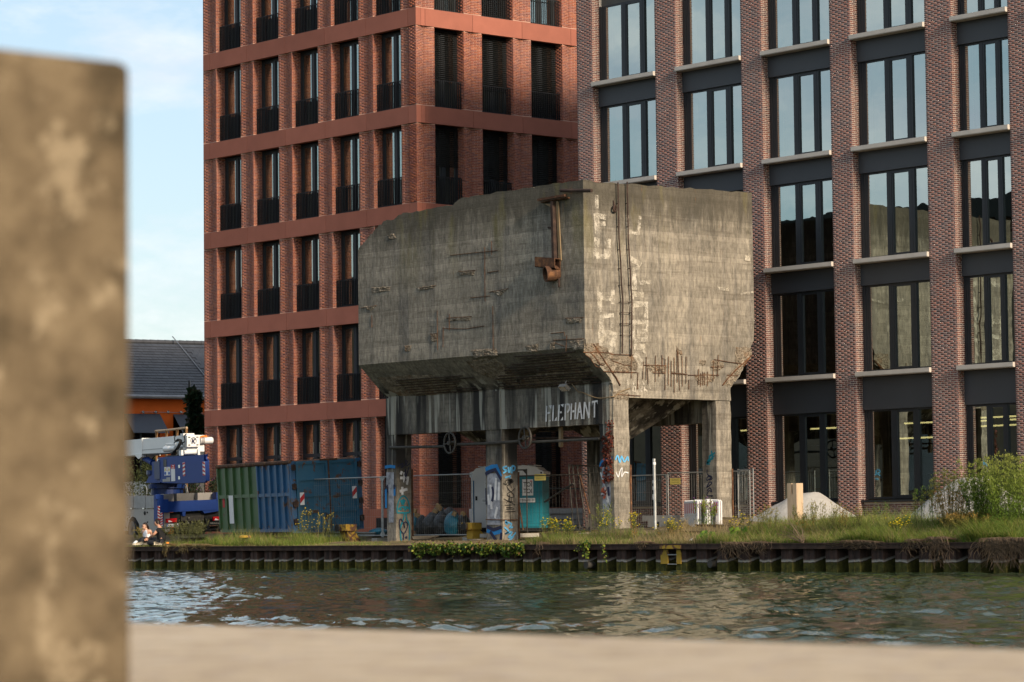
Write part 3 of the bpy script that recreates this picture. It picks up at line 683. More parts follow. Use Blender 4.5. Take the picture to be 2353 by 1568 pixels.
part('room_wall', q, ROOM, off)
q = MB()
for zt, zb in zip(TOPS, SILLS): q.box((-73.8, YW+.47, zt+.02), (-46.2, YW+8, zb+.1))
part('floor_slab', q, CEIL, off)
for x in (-70, -64.5, -59.5, -54.5):
    q = MB(); q.box((x, YW+4, 1.9), (x+.5, YW+4.5, 4.8)); part('room_column', q, BLIND, off)
for (x, y, z, L) in ((-65.4, 69.2, 4.35, 2.2), (-62.6, 70.6, 4.45, 2.4), (-61.2, 68.8, 3.9, 2.0), (-59.6, 70.2, 4.5, 2.2), (-58.5, 69.4, 4.2, 1.6), (-57.0, 70.2, 4.4, 1.8), (-55.4, 69.0, 4.3, 1.6), (-68.6, 69.2, 4.4, 2.0), (-62.0, 72.3, 4.5, 3.0), (-57.8, 72.6, 4.55, 3.0)):
    q = MB(); q.box((x, y, z), (x+L, y+.07, z+.05)); part('strip_light', q, STRIP, off)
# what stands in the ground floor rooms
def rack(x, y, w):
    r = thing('shelf_rack', 'black open metal shelf rack inside the ground floor window', 'shelf', (x, y, 1.9), 'shelf racks in the ground floor rooms')
    for u in (0, w):
        for v_ in (0, .4): q = MB(); q.box((x+u, y+v_, 1.9), (x+u+.04, y+v_+.04, 3.9)); part('upright', q, BLACK_METAL, r)
    for z in (2.3, 2.8, 3.3, 3.8): q = MB(); q.box((x, y, z), (x+w+.04, y+.44, z+.03)); part('shelf', q, BLACK_METAL, r)
    return r
for (x, y, w), l in zip(((-64.6, 68.2, 1.0), (-62.9, 68.5, .6), (-60.6, 68.6, 1.0), (-56.2, 68.4, .9)), ('behind the window left of the sand heap', 'behind the window post beside the sand heap', 'behind the window mirroring a toilet cabin', 'behind the tall weeds at the right edge')):
    rack(x, y, w)['label'] = 'black open metal shelf rack '+l
def chair(x, y, l):
    r = thing('office_chair', l, 'chair', (x, y, 1.9), 'teal chairs inside the ground floor window')
    q = MB(); q.box((x, y, 2.33), (x+.46, y+.46, 2.37)); part('seat', q, TOILET_TEAL, r); q = MB(); q.box((x, y+.43, 2.42), (x+.46, y+.47, 2.78)); part('backrest', q, TOILET_TEAL, r)
    for u in (.02, .42):
        for v_ in (.02, .42): q = MB(); q.tube([(x+u, y+v_, 1.9), (x+u, y+v_, 2.34)], .012); part('leg', q, CHROME, r)
for x, l in ((-64.3, 'teal chair behind the glass left of the timber post'), (-63.5, 'teal chair behind the glass right of the timber post'), (-62.9, 'teal chair at the brick pier right of the timber post')): chair(x, 67.75, l)
# blinds in three upper windows
for i, li in ((0, 3), (1, 4), (3, 3)):
    a, b = PX_[i][1], PX_[i+1][0]; q = MB(); q.box((a+.3, YW+.55, TOPS[li]-1.1), (b-.2, YW+.57, TOPS[li])); part('roller_blind', q, BLIND, off)

# building across the canal, seen mirrored in the office windows
opp = thing('brown_warehouse', 'brown clad building with dark roof mirrored in the office windows', 'building', (-190, -45, .72))
q = MB(); q.box((-330, -75, .7), (-110, -34, 24)); part('wall', q, BROWN_CLAD, opp)
q = MB(); q.prism([(-331, -76, 24), (-331, -33, 24), (-331, -33, 25.6), (-331, -55, 27.5), (-331, -76, 25.6)], (222, 0, 0)); part('roof', q, DARK_ROOF, opp)
for i in range(10):
    q = MB(); x = -322+i*21.5; q.box((x, -33.9, 4), (x+9, -33.8, 9)); q.box((x, -33.9, 12), (x+9, -33.8, 17)); part('window', q, GLASS_DARK, opp)

# ---------------------------------------------------------------- orange house far left
he = np.array([math.cos(R(79)), math.sin(R(79)), 0]); hn = np.array([he[1], -he[0], 0]); hz = np.array([0, 0, 1.])
hp = CAM+ray((390, 950))*150
H_ = lambda p: onP(p, hp, hn)
g0 = H_((280, 904)); g1 = H_((500, 913)); wl = g0-he*3; wr_ = g1+he*6
house = thing('orange_house', 'orange rendered house with grey tiled roof and slate awnings behind the crane', 'house', (hp[0], hp[1], 1.2))
zg = (g0[2]+g1[2])/2; Lh = np.linalg.norm((wr_-wl)[:2]); wl = np.array([wl[0], wl[1], 0])
zr = H_((390, 771))[2]
wx = [H_(OH(x, 1300))@he-wl@he for x in (-120, 388, 580, 1085)]
zt = H_(OH(388, 1208))[2]; zb_ = .5
q = MB()
for a, b in ((0, wx[0]), (wx[1], wx[2]), (wx[3], Lh)): q.obox(wl+he*a+hz*zb_, he*(b-a), -hn*.4, hz*(zt-zb_))
q.obox(wl+hz*zt, he*Lh, -hn*.4, hz*(zg-zt)); q.obox(wl-hn*9+hz*zb_, he*Lh, -hn*.3, hz*(zg-zb_)); 
for u in (0, Lh-.3): q.obox(wl+he*u-hn*.4+hz*zb_, he*.3, -hn*8.6, hz*(zg-zb_))
part('wall', q, ORANGE_WALL, house)
for a, b in ((wx[0], wx[1]), (wx[2], wx[3])):
    q = MB(); o = wl+he*a+hz*zb_-hn*.3; frame(q, o, he, hz, b-a, zt-zb_, .1, .05, hn); q.obox(o+he*((b-a)/2), he*.1, hz*(zt-zb_), hn*.05); w_ = part('window', q, DARK_FRAME, house)
    g = MB(); g.quad(o, o+he*(b-a), o+he*(b-a)+hz*(zt-zb_), o+hz*(zt-zb_)); part('pane', g, GLASS_DARK, w_)
    q = MB(); t0 = wl+he*a+hz*zt+hn*.02; out_ = hn*1.25-hz*1.0
    # the lower edge hangs out over the path
    q.prism([t0, t0+he*(b-a), t0+he*(b-a)+out_, t0+out_], hz*.03); part('awning', q, AWNING, house)
q = MB(); q.obox(wl-hn*8.9+hz*.6, he*Lh, hn*8.4, hz*.05); part('floor', q, ROOM, house)
# roof: rows of tiles on both slopes
back = 5.2; slope = np.array(-hn*back+hz*(zr-zg)); sl = np.linalg.norm(slope); sdir = slope/sl; rn = np.cross(he, sdir); rn = rn if rn[2] > 0 else -rn
q = MB(); q.prism([wl+hz*zg+hn*.35-hz*.2, wl+hz*zr-hn*back, wl+hz*zg-hn*(2*back+.35)], he*Lh); part('roof', q, DARK_ROOF, house)
rows = 19; tl = np.linalg.norm(hn*.35+slope)/rows; tw = .36; rt = random.Random(2); stuff = MB(); cnt = 0; base_r = wl+hz*(zg-.05)+hn*.45
tile_me = None
roof_parent = house
for r_ in range(rows):
    for c_ in range(int(Lh/tw)):
        o = base_r+sdir*(r_*tl)+he*(c_*tw+(.18 if r_ % 2 else 0))+rn*.05
        vis = cnt < 300 and 8.0 < c_*tw < 14.0 and r_ < 17
        if vis:
            cnt += 1
            if tile_me is None:
                k = MB(); k.obox((0, 0, 0), he*(tw-.014), sdir*(tl+.05), rn*.022); tile_me = k.mesh('roof_tile'); mats_of(tile_me, ROOF_TILE)
            ob = bpy.data.objects.new('roof_tile', tile_me); C.objects.link(ob); ob.parent = house
            M3 = Matrix.Rotation(rt.uniform(-.004, .004), 3, Vector(he)); ob.rotation_euler = M3.to_euler(); ob.location = Vector(o)-org_of(house)+Vector(rn)*(rt.uniform(0, .008))
            # upper edge slips under the next row
        else: stuff.obox(o, he*(tw-.014), sdir*(tl+.05)-rn*.03, rn*.022, rt.random())
o = part('roof_tiles', stuff, ROOF_TILE, house); o['kind'] = 'stuff'
q = MB()
for c_ in range(int(Lh/.42)): q.lathe(wl+hz*(zr-.02)-hn*back+he*(c_*.42), he+hz*.03, [(0, .16), (.44, .13)], 8)
part('ridge_tiles', q, ROOF_TILE, house)
q = MB(); q.tube([wl+hz*(zg-.12)+hn*.5, wl+he*Lh+hz*(zg-.12)+hn*.5], .11, 10); part('gutter', q, ZINC, house)
q = MB(); a = onP(OH(570, 95), base_r+rn*.1, rn); b = onP(OH(1060, 690), base_r+rn*.1, rn); q.tube([a, b], .03); part('lightning_rod_wire', q, ZINC, house)
for x in (130, 308, 487, 668, 1030):
    p = H_(OH(x, 1175)); q = MB(); q.lathe(p, hn, [(0, .03), (.12, .05), (.24, .085), (.3, .03)], 8); part('wall_lamp', q, CHROME, house)
q = MB(); q.tube([H_(OH(100, 1170))+hn*.1, H_(OH(1040, 1190))+hn*.1], .012, 4); part('cable', q, ZINC, house)
# ---------------------------------------------------------------- the concrete hopper on legs
BX0, BX1, BY0, BY1, BY2, BY3 = -74.37, -63.475, 57.6, 58.69, 63.62, 64.7
ZW, ZS, ZB = 6.57, 5.56, 4.32
bun = thing('concrete_hopper', 'weathered concrete loading hopper on four pairs of legs with the word ELEPHANT', 'hopper', (-69, 61, .85))
top = [(133, 590), (140, 566), (160, 548), (215, 478), (262, 430), (300, 393), (322, 380), (372, 378), (400, 350), (432, 333), (500, 330), (560, 318), (640, 300), (700, 290), (745, 286), (765, 280), (800, 245), (830, 232), (880, 226), (960, 214), (1100, 192), (1200, 178), (1290, 163), (1300, 168), (1322, 156), (1400, 146), (1520, 128), (1640, 112), (1652, 110)]
def ragged(pts, n, a, sd=1):
    r_ = random.Random(sd); out = []
    for i in range(len(pts)-1):
        p, q = np.array(pts[i], float), np.array(pts[i+1], float)
        for j in range(n):
            t = j/n; out.append(p+(q-p)*t+(np.array([r_.uniform(-a, a) for _ in range(len(p))]) if j else 0))
    out.append(np.array(pts[-1], float)); return out
ft = [onY(B6(*p), BY0) for p in top]; ft = [np.array([min(max(p[0], BX0), BX1), BY0, p[2]]) for p in ft]
ft[0][0] = BX0; ft[-1] = np.array([BX1, BY0, 11.5])
rt_ = ragged([(p[0], p[2]) for p in ft], 3, .03)
fr = [np.array([p[0], BY0, p[1]]) for p in rt_]
q = MB(); q.prism([np.array([BX0, BY0, ZW])]+fr+[np.array([BX1, BY0, ZW])], (0, .36, 0)); part('front_wall', q, CONCRETE, bun)
rr = ragged([(BY0+.362, 11.5), (60, 11.53), (62.5, 11.58), (BY3, 11.62)], 10, .03, 4)
q = MB(); q.prism([(BX1, BY0+.362, ZW+.02)]+[(BX1, p[0], p[1]) for p in rr]+[(BX1, BY3+.02, 7.6), (BX1, BY3-.02, 7.0), (BX1, BY3-.12, ZW+.28)], (-.36, 0, 0)); part('side_wall', q, CONCRETE, bun)
q = MB(); q.box((BX0, BY0+.362, ZW), (BX0+.36, BY3, 10.3)); part('side_wall', q, CONCRETE, bun)
q = MB(); q.box((BX0+.362, BY3-.36, ZW), (BX1-.362, BY3, 11.3)); part('back_wall', q, CONCRETE, bun)
# sloping underside: one cross section drawn along the length, right end broken
prof = [(BY0, ZW), (BY1, ZS), (BY1+.45, ZS-.02), (61, 5.3), (BY2-.45, ZS-.02), (BY2, ZS), (BY3, ZW)]
q = MB(); q.prism([(BX0, y, z) for y, z in prof], (BX1-BX0-.10, 0, 0)); part('hopper_floor', q, CONCRETE, bun)
edge = ragged([(BY0+.0, ZW), (BY0+.14, 6.42), (BY0+.38, 6.25), (BY0+.66, 5.93), (BY1-.12, 5.68), (BY1, 5.5), (BY1, 5.1)], 4, .02, 6)
edge2 = ragged([(BY2+.03, 5.1), (BY2+.02, 5.52), (BY2+.12, 5.60), (BY2+.42, 5.86), (BY2+.70, 6.28), (BY2+.93, 6.42), (BY3-.14, 6.82), (BY3-.12, ZW+.28)], 4, .025, 8)
q = MB(); q.prism([(BX1-.004, p[0], p[1]) for p in edge]+[(BX1-.004, p[0], p[1]) for p in edge2]+[(BX1-.004, BY3-.2, ZW+.6), (BX1-.004, BY0+.4, ZW+.5), (BX1-.004, BY0+.01, ZW)], (-.094, 0, 0)); part('end_wall', q, CONCRETE, bun)
# beams
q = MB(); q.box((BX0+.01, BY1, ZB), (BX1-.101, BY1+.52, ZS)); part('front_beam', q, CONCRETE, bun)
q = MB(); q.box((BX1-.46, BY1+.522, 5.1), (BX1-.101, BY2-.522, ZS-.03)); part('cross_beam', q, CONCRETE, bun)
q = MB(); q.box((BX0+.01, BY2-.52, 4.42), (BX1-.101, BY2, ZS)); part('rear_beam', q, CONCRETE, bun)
# ragged lower rim of the front beam
def chunk(mb, pts, d, n=None):
    mb.prism(pts, d)
legs = [(-74.36, -73.86), (-69.38, -68.58), (-64.10, BX1)]
def leg_mesh(x0, x1, y0, y1, z0, z1, sd):
    r_ = random.Random(sd); q = MB(); k = 12; ring = []
    for i in range(k+1):
        z = z0+(z1-z0)*i/k; j = lambda a=.018: r_.uniform(-a, a)
        ring.append([(x0+j(), y0+j(.008), z), (x1-abs(j(.03))*(r_.random() < .5), y0+abs(j(.03))*(r_.random() < .5), z), (x1+j(.008), y1+j(), z), (x0+j(), y1+j(), z)])
    vs = [p for rg in ring for p in rg]; fs = [(i*4+j, i*4+(j+1) % 4, (i+1)*4+(j+1) % 4, (i+1)*4+j) for i in range(k) for j in range(4)]+[(3, 2, 1, 0), (k*4, k*4+1, k*4+2, k*4+3)]
    return q.add(vs, fs)
for i, (a, b) in enumerate(legs):
    a_ = a+.015; 
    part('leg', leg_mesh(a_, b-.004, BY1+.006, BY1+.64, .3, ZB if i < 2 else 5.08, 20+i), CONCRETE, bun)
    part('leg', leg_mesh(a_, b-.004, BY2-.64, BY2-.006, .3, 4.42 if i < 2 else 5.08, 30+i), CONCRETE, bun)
# column strip that carries leg two up through the beam, set just proud
q = MB(); q.box((legs[1][0]+.02, BY1-.03, ZB-.002), (legs[1][1]-.02, BY1, ZS-.05)); q.box((legs[0][0]+.03, BY1-.02, ZB-.002), (legs[0][1]-.05, BY1, ZS-.05)); q.box((legs[2][0], BY1-.02, ZB-.002), (legs[2][1]-.12, BY1, ZS-.05)); part('column_face', q, CONCRETE, bun)
# funnels hanging under the bays
for a, b in ((-73.7, -69.5), (-68.4, -64.2)):
    m_ = (a+b)/2; T = [(a, BY1+.55, 5.3), (b, BY1+.55, 5.3), (b, BY2-.55, 5.3), (a, BY2-.55, 5.3)]; Bm = [(m_-.45, 60.7, 3.95), (m_+.45, 60.7, 3.95), (m_+.45, 61.6, 3.95), (m_-.45, 61.6, 3.95)]
    q = MB(); q.add(T+Bm, [(0, 1, 2, 3), (7, 6, 5, 4)]+[(j, j+4, (j+1) % 4+4, (j+1) % 4) for j in range(4)]); part('funnel', q, CONCRETE, bun)
# spalled zones: torn faces standing a little proud of the skin
FN = np.array([0, -1., 0]); RN = np.array([1., 0, 0]); SN = np.array([0, -(ZW-ZS), -(BY1-BY0)]); SN = SN/np.linalg.norm(SN); SP = np.array([0, BY0, ZW])
def patch(pts, pl, m=BROKEN, off=.01, sd=0, name='spalled_patch', rag=.035, n=5):
    F = {'F': lambda p: onY(p, BY0), 'B': lambda p: onY(p, BY1), 'R': lambda p: onX(p, BX1), 'S': lambda p: onP(p, SP, SN), 'L': lambda p: onX(p, legs[0][1])}[pl]
    nn = {'F': FN, 'B': FN, 'R': RN, 'S': SN}[pl]
    W = [F(p) for p in pts]; W.append(W[0]); W = ragged(W, n, rag, sd)[:-1]
    W = [p-nn*((p-W[0])@nn) for p in W]
    c = np.mean(W, 0); k = len(W); r_ = random.Random(sd+50); inn = [c+(p-c)*.72+nn*(off+r_.uniform(.0, .022)) for p in W]; inn2 = [c+(p-c)*.35+nn*(off+r_.uniform(-.004, .024)) for p in W]
    q = MB(); vs = [p+nn*.003 for p in W]+inn+inn2+[c+nn*(off+.01)]
    fs = [(i, (i+1) % k, k+(i+1) % k, k+i) for i in range(k)]+[(k+i, k+(i+1) % k, 2*k+(i+1) % k, 2*k+i) for i in range(k)]+[(2*k+i, 2*k+(i+1) % k, 3*k) for i in range(k)]
    q.add(vs, fs); return part(name, q, m, bun)
Z = lambda c, *ps: [c(*p) for p in ps]
for i, p in enumerate([Z(BE, (1110, 190), (1250, 180), (1400, 230), (1580, 330), (1640, 470), (1840, 540), (1860, 660), (1500, 690), (1380, 560), (1270, 520), (1180, 420), (1080, 330)),
        Z(BF, (0, 330), (350, 340), (420, 430), (400, 560), (210, 590), (0, 585)), Z(BF, (490, 480), (640, 470), (830, 490), (800, 600), (610, 590)), Z(BF, (890, 570), (1060, 600), (1130, 640), (940, 620)),
        Z(BF, (1850, 215), (2075, 220), (2085, 330), (1985, 350), (1990, 450), (1870, 650), (1790, 790), (1660, 780), (1700, 680), (1830, 560), (1900, 450), (1830, 400), (1840, 300)),
        Z(BF, (1480, 430), (1600, 400), (1680, 480), (1620, 560), (1500, 560)), Z(BF, (1240, 640), (1410, 600), (1560, 650), (1500, 740), (1310, 770)), Z(BF, (960, 190), (1050, 260), (1060, 330), (990, 310)), Z(BF, (60, 860), (200, 850), (280, 900), (280, 990), (60, 990)), Z(BF, (1320, 400), (1420, 410), (1400, 480), (1330, 470))]):
    patch(p, 'R', sd=i, rag=.045)
for i, p in enumerate([Z(BE, (460, 380), (830, 360), (1110, 460), (1190, 640), (1130, 760), (900, 930), (300, 950), (0, 980), (0, 800), (300, 720), (500, 560)), Z(B6, (260, 1420), (620, 1400), (800, 1480), (700, 1550), (420, 1545), (330, 1500)), Z(B6, (850, 1310), (1040, 1290), (1170, 1400), (1190, 1490), (1050, 1440), (900, 1380))]):
    patch(p, 'S', sd=40+i, rag=.07)
for i, p in enumerate([Z(B6, (220, 825), (350, 820), (350, 850), (225, 870)), Z(B6, (520, 825), (645, 810), (640, 830), (530, 850)), Z(B6, (165, 955), (260, 945), (220, 985)), Z(B6, (720, 1025), (885, 1018), (880, 1045), (730, 1050)), Z(B6, (1505, 1030), (1620, 1025), (1610, 1060), (1510, 1065)), Z(B6, (615, 1135), (660, 1130), (660, 1185), (620, 1185)), Z(B6, (440, 1210), (490, 1205), (480, 1250), (445, 1250)), Z(B6, (1010, 850), (1130, 835), (1070, 885)), Z(B6, (805, 722), (910, 715), (905, 745), (810, 748)), Z(B6, (330, 480), (370, 470), (395, 500), (340, 510)), Z(B6, (880, 1240), (1050, 1230), (1060, 1275), (900, 1290)), Z(B6, (1240, 1215), (1330, 1195), (1320, 1250), (1250, 1258)), Z(B6, (1400, 1195), (1440, 1180), (1435, 1235), (1405, 1240)), Z(B6, (1520, 1180), (1640, 1165), (1640, 1235), (1560, 1240))]):
    patch(p, 'F', sd=70+i, rag=.02)
# bare reinforcement
def bars(pl, crp, lst, r=.011, off=.03):
    F = {'F': lambda p: onY(p, BY0), 'B': lambda p: onY(p, BY1), 'R': lambda p: onX(p, BX1), 'S': lambda p: onP(p, SP, SN)}[pl]; nn = {'F': FN, 'B': FN, 'R': RN, 'S': SN}[pl]
    for l in lst:
        q = MB(); q.tube([F(crp(*p))+nn*off for p in l], r, 5); part('reinforcing_bar', q, RUST, bun)
bars('R', BF, [[(490, 480), (820, 490)], [(620, 595), (800, 600)], [(890, 600), (1130, 620)], [(1140, 630), (1410, 628)], [(1440, 628), (1600, 630)], [(1710, 632), (1880, 640)], [(1520, 400), (1760, 440), (1980, 470)], [(1470, 510), (1670, 512)], [(0, 325), (350, 335)], [(20, 350), (20, 420), (210, 485), (300, 490)], [(0, 578), (390, 590)], [(80, 915), (440, 935)],
    [(300, 230), (305, 680)], [(480, 430), (475, 690)], [(525, 360), (522, 700)], [(660, 340), (656, 730)], [(715, 480), (712, 650)], [(756, 330), (757, 600)], [(760, 385), (803, 395), (800, 850)], [(850, 355), (848, 780)], [(893, 420), (890, 800)], [(935, 370), (936, 890)], [(975, 250), (980, 740)], [(990, 270), (1015, 860)], [(1050, 340), (1055, 800)], [(1110, 360), (1110, 750)], [(1150, 700), (1150, 840)], [(1290, 540), (1288, 775)], [(1325, 600), (1322, 800)], [(1355, 580), (1352, 780)], [(1380, 585), (1378, 780)], [(1425, 580), (1422, 795)], [(1510, 420), (1508, 720)], [(1582, 330), (1570, 650)], [(545, 520), (552, 760)], [(400, 590), (398, 840)]])
bars('R', BF, [[(2080, 340), (1880, 520), (1740, 660), (1650, 780)], [(2060, 350), (1960, 500)]], .022, .02)
bars('R', BE, [[(1240, 200), (1380, 420), (1500, 600), (1620, 770), (1690, 900)]], .020)
bars('R', BE, [[(1060, 340), (1150, 340), (1290, 335), (1540, 355)], [(1180, 340), (1240, 400), (1340, 540), (1410, 560), (1420, 470), (1290, 300), (1260, 230)], [(1090, 370), (1170, 430), (1270, 570), (1330, 600), (1350, 540), (1230, 380)], [(1400, 665), (1860, 680)]], .014)
bars('F', B6, [[(745, 615), (880, 600), (1060, 582)], [(800, 722), (912, 713)], [(990, 728), (1068, 716)], [(880, 895), (1005, 883)], [(720, 1028), (888, 1018)], [(695, 1097), (850, 1100), (972, 1080)], [(1505, 1030), (1625, 1025)], [(540, 830), (650, 815)], [(160, 962), (258, 946)], [(1005, 857), (1130, 833)], [(615, 1135), (660, 1132)], [(615, 1165), (660, 1162)], [(973, 560), (976, 920)], [(1018, 520), (1018, 610)], [(740, 1000), (740, 1110)], [(660, 980), (662, 1240)], [(700, 1090), (698, 1220)], [(1027, 950), (1030, 1240)], [(228, 1010), (228, 1090)], [(1410, 1130), (1500, 1122), (1500, 1150)], [(1425, 1175), (1630, 1165)], [(1515, 1140), (1510, 1250)], [(1430, 1190), (1500, 1215)]], .010, .012)
r_ = random.Random(8)
for t in np.linspace(.1, .97, 13):
    x0 = -66.2-2.6*t+r_.uniform(-.5, .3); x1 = -64.1+.35*t+r_.uniform(-.5, .1); q = MB(); p = np.array([0, BY0+(BY1-BY0)*t, ZW+(ZS-ZW)*t])+SN*.035
    q.tube([p+np.array([x0, 0, 0]), p+np.array([(x0+x1)/2, 0, r_.uniform(-.02, .02)]), p+np.array([x1, 0, 0])], .017, 5); part('reinforcing_bar', q, RUST_DARK, bun)
for t in np.linspace(.52, .96, 7):
    x0 = -74.0+1.0*t+r_.uniform(-.4, .4); x1 = -69.4+r_.uniform(-1.2, .2); q = MB(); p = np.array([0, BY0+(BY1-BY0)*t, ZW+(ZS-ZW)*t])+SN*.035
    q.tube([p+np.array([x0, 0, 0]), p+np.array([x1, 0, 0])], .015, 5); part('reinforcing_bar', q, RUST_DARK, bun)
# rungless ladder rails on the end wall
for l in ([(490, 128), (497, 480), (508, 640), (512, 760), (521, 870), (517, 1200)], [(548, 124), (555, 480), (566, 660), (570, 760), (578, 870), (575, 1212)]):
    q = MB(); q.tube([onX(B7(*p), BX1)+RN*.10 for p in l], .024, 8); part('ladder_rail', q, RUST_DARK, bun)
for y in (260, 405, 550, 668, 772, 878, 945, 1014, 1085):
    q = MB()
    for x in (492+(y-260)*.03, 552+(y-260)*.03): p = onX(B7(x, y), BX1); q.tube([p, p+RN*.12], .014, 5)
    if y > 800: q.tube([onX(B7(516, y), BX1)+RN*.1, onX(B7(575, y), BX1)+RN*.1], .009, 5)
    part('bracket', q, RUST_DARK, bun)
p = onX(B7(474, 292), BX1); q = MB(); q.torus(p+RN*.08, (1, .4, 0), .09, .035, 14, 6); q.tube([p+RN*.02+np.array([0, 0, .25]), p+RN*.08], .02); part('hook', q, RUST_DARK, bun)
# iron davit and cut pipe by the corner
W_ = lambda x, y, o=.1: onY(BP(x, y), BY0)+FN*o
q = MB(); a, b = W_(190, 250), W_(590, 180); q.obox(a, b-a, (0, -.12, 0), (0, 0, .07)); q.obox(a+np.array([0, .1, -.05]), (b-a), (0, -.09, 0), (0, 0, .04)); part('davit_arm', q, RUST, bun)
q = MB(); a, b = W_(505, 88, .12), W_(965, 92, .12); q.tube([a, b], .055, 8); part('top_rod', q, RUST_DARK, bun)
q = MB(); a = W_(410, 250, .03); b = W_(455, 1130, .03); u = b-a; q.obox(a, (.10, 0, 0), (0, -.04, 0), u); part('channel_web', q, PALE_IRON, bun)
q = MB(); a = W_(372, 250, .03); b = W_(398, 1130, .03); u = b-a; q.obox(a, (.10, 0, 0), (0, -.16, 0), u*1.0); part('channel_flange', q, RUST_DARK, bun)
q = MB(); a = W_(250, 290, .05); q.prism([W_(250, 285, .05), W_(400, 290, .05), W_(400, 370, .05)], (0, -.05, 0)); part('gusset', q, PALE_IRON, bun)
q = MB(); a = W_(300, 640, .08); b = W_(380, 645, .08); q.tube([a, b], .03); part('stub', q, RUST_DARK, bun)
q = MB(); a = W_(175, 1165, .16); b = W_(470, 1185, .16); h = .145; d = (b-a)/np.linalg.norm(b-a)
q.obox(a-np.array([0, .12, h]), b-a, (0, .025, 0), (0, 0, 2*h)); q.obox(a-np.array([0, -.10, h]), b-a, (0, .025, 0), (0, 0, 2*h)); q.obox(a-np.array([0, .12, h]), b-a, (0, .22, 0), (0, 0, .025)); q.obox(a-np.array([0, .12, -h]), b-a, (0, .22, 0), (0, 0, .025)); part('square_duct', q, RUST, bun)
c = onY(BP(380, 1320), BY0)+FN*.06; ax = np.array([-.40, -.90, -.12])
q = MB(); q.lathe(c+ax*-.02, ax, [(-.12, .24), (.30, .24), (.30, .20), (-.10, .20)], 20); part('cut_pipe', q, RUST, bun)
q = MB(); q.tube([W_(450, 1400, .05), W_(452, 1530, .05)], .035); part('stub', q, RUST_DARK, bun)
# sluice spindles and handwheels under the front beam
q = MB(); q.tube([onY(G3(245, 428), BY1-.06), onY(G3(735, 418), BY1-.06)], .045, 8); part('spindle', q, DARK_STEEL, bun)
q = MB(); q.tube([onY(G3(845, 400), BY1-.09), onY(G3(1100, 392), BY1-.09), onY(G3(1400, 372), BY1-.09)], .05, 8); part('spindle', q, DARK_STEEL, bun)
q = MB(); q.tube([onY(G4(150, 380), BY1-.07), onY(G4(780, 350), BY1-.07)], .045, 8); part('spindle', q, DARK_STEEL, bun)
q = MB(); q.tube([onY(G4(170, 343), BY1+.5), onY(G4(850, 338), BY1+.5)], .03, 8); part('spindle', q, RUST_DARK, bun)
q = MB(); q.obox(onY(G4(412, 240), BY1+.2), (.1, 0, 0), (0, .1, 0), (0, 0, -.62)); part('hanger', q, PALE_IRON, bun)
for c_ in (G3(782, 386), G3(1456, 340)):
    c = onY(c_, BY1-.14); q = MB(); q.torus(c, (.12, 1, 0), .325, .034, 28, 6)
    for k in range(2): a = math.pi/2*k+.15; e = np.array([math.cos(a), -.1*math.cos(a), math.sin(a)]); q.tube([c-e*.32, c+e*.32], .024, 6)
    q.lathe(c-np.array([0, .06, 0]), (0, 1, 0), [(0, .075), (.16, .075)], 10); part('handwheel', q, DARK_STEEL, bun)
# paint on the concrete: the word and tags
BP_ = lambda pts: [onY(BE(*p), BY1) for p in pts]
q = MB()
for st in ([(466, 1248), (455, 1516)], [(480, 1372), (522, 1364)], [(580, 1238), (570, 1506)], [(680, 1228), (664, 1502)], [(692, 1360), (724, 1354)], [(786, 1212), (780, 1492)], [(806, 1218), (846, 1224), (858, 1268), (850, 1312), (818, 1360)], [(890, 1208), (880, 1482)], [(962, 1190), (950, 1474)], [(905, 1342), (940, 1336)], [(1030, 1186), (986, 1472)], [(1030, 1186), (1068, 1468)], [(1006, 1352), (1046, 1346)], [(1112, 1180), (1100, 1470)], [(1120, 1190), (1186, 1452)], [(1196, 1180), (1186, 1458)], [(1282, 1176), (1280, 1444)], [(1236, 1182), (1336, 1166)]):
    P_ = BP_(st); vert = abs(P_[0][2]-P_[-1][2]) > abs(P_[0][0]-P_[-1][0]); q.ribbon(P_, .062 if vert else .055, FN, .034+.0006*len(q.f))
for t in ([(500, 1240), (550, 1234), (542, 1310)], [(496, 1512), (536, 1506), (528, 1478)], [(594, 1504), (636, 1498), (636, 1430)], [(700, 1226), (754, 1214), (746, 1272)], [(702, 1496), (746, 1488), (742, 1426)], [(1234, 1182), (1250, 1178), (1232, 1256)], [(1336, 1166), (1318, 1170), (1328, 1220)]):
    q.prism([p+FN*.034 for p in BP_(t)], FN*.001)
part('lettering', q, WHITE_SPRAY, bun, 'white stencilled word ELEPHANT')
q = MB(); BR_ = lambda pts: [onX(B7(*p), BX1) for p in pts]
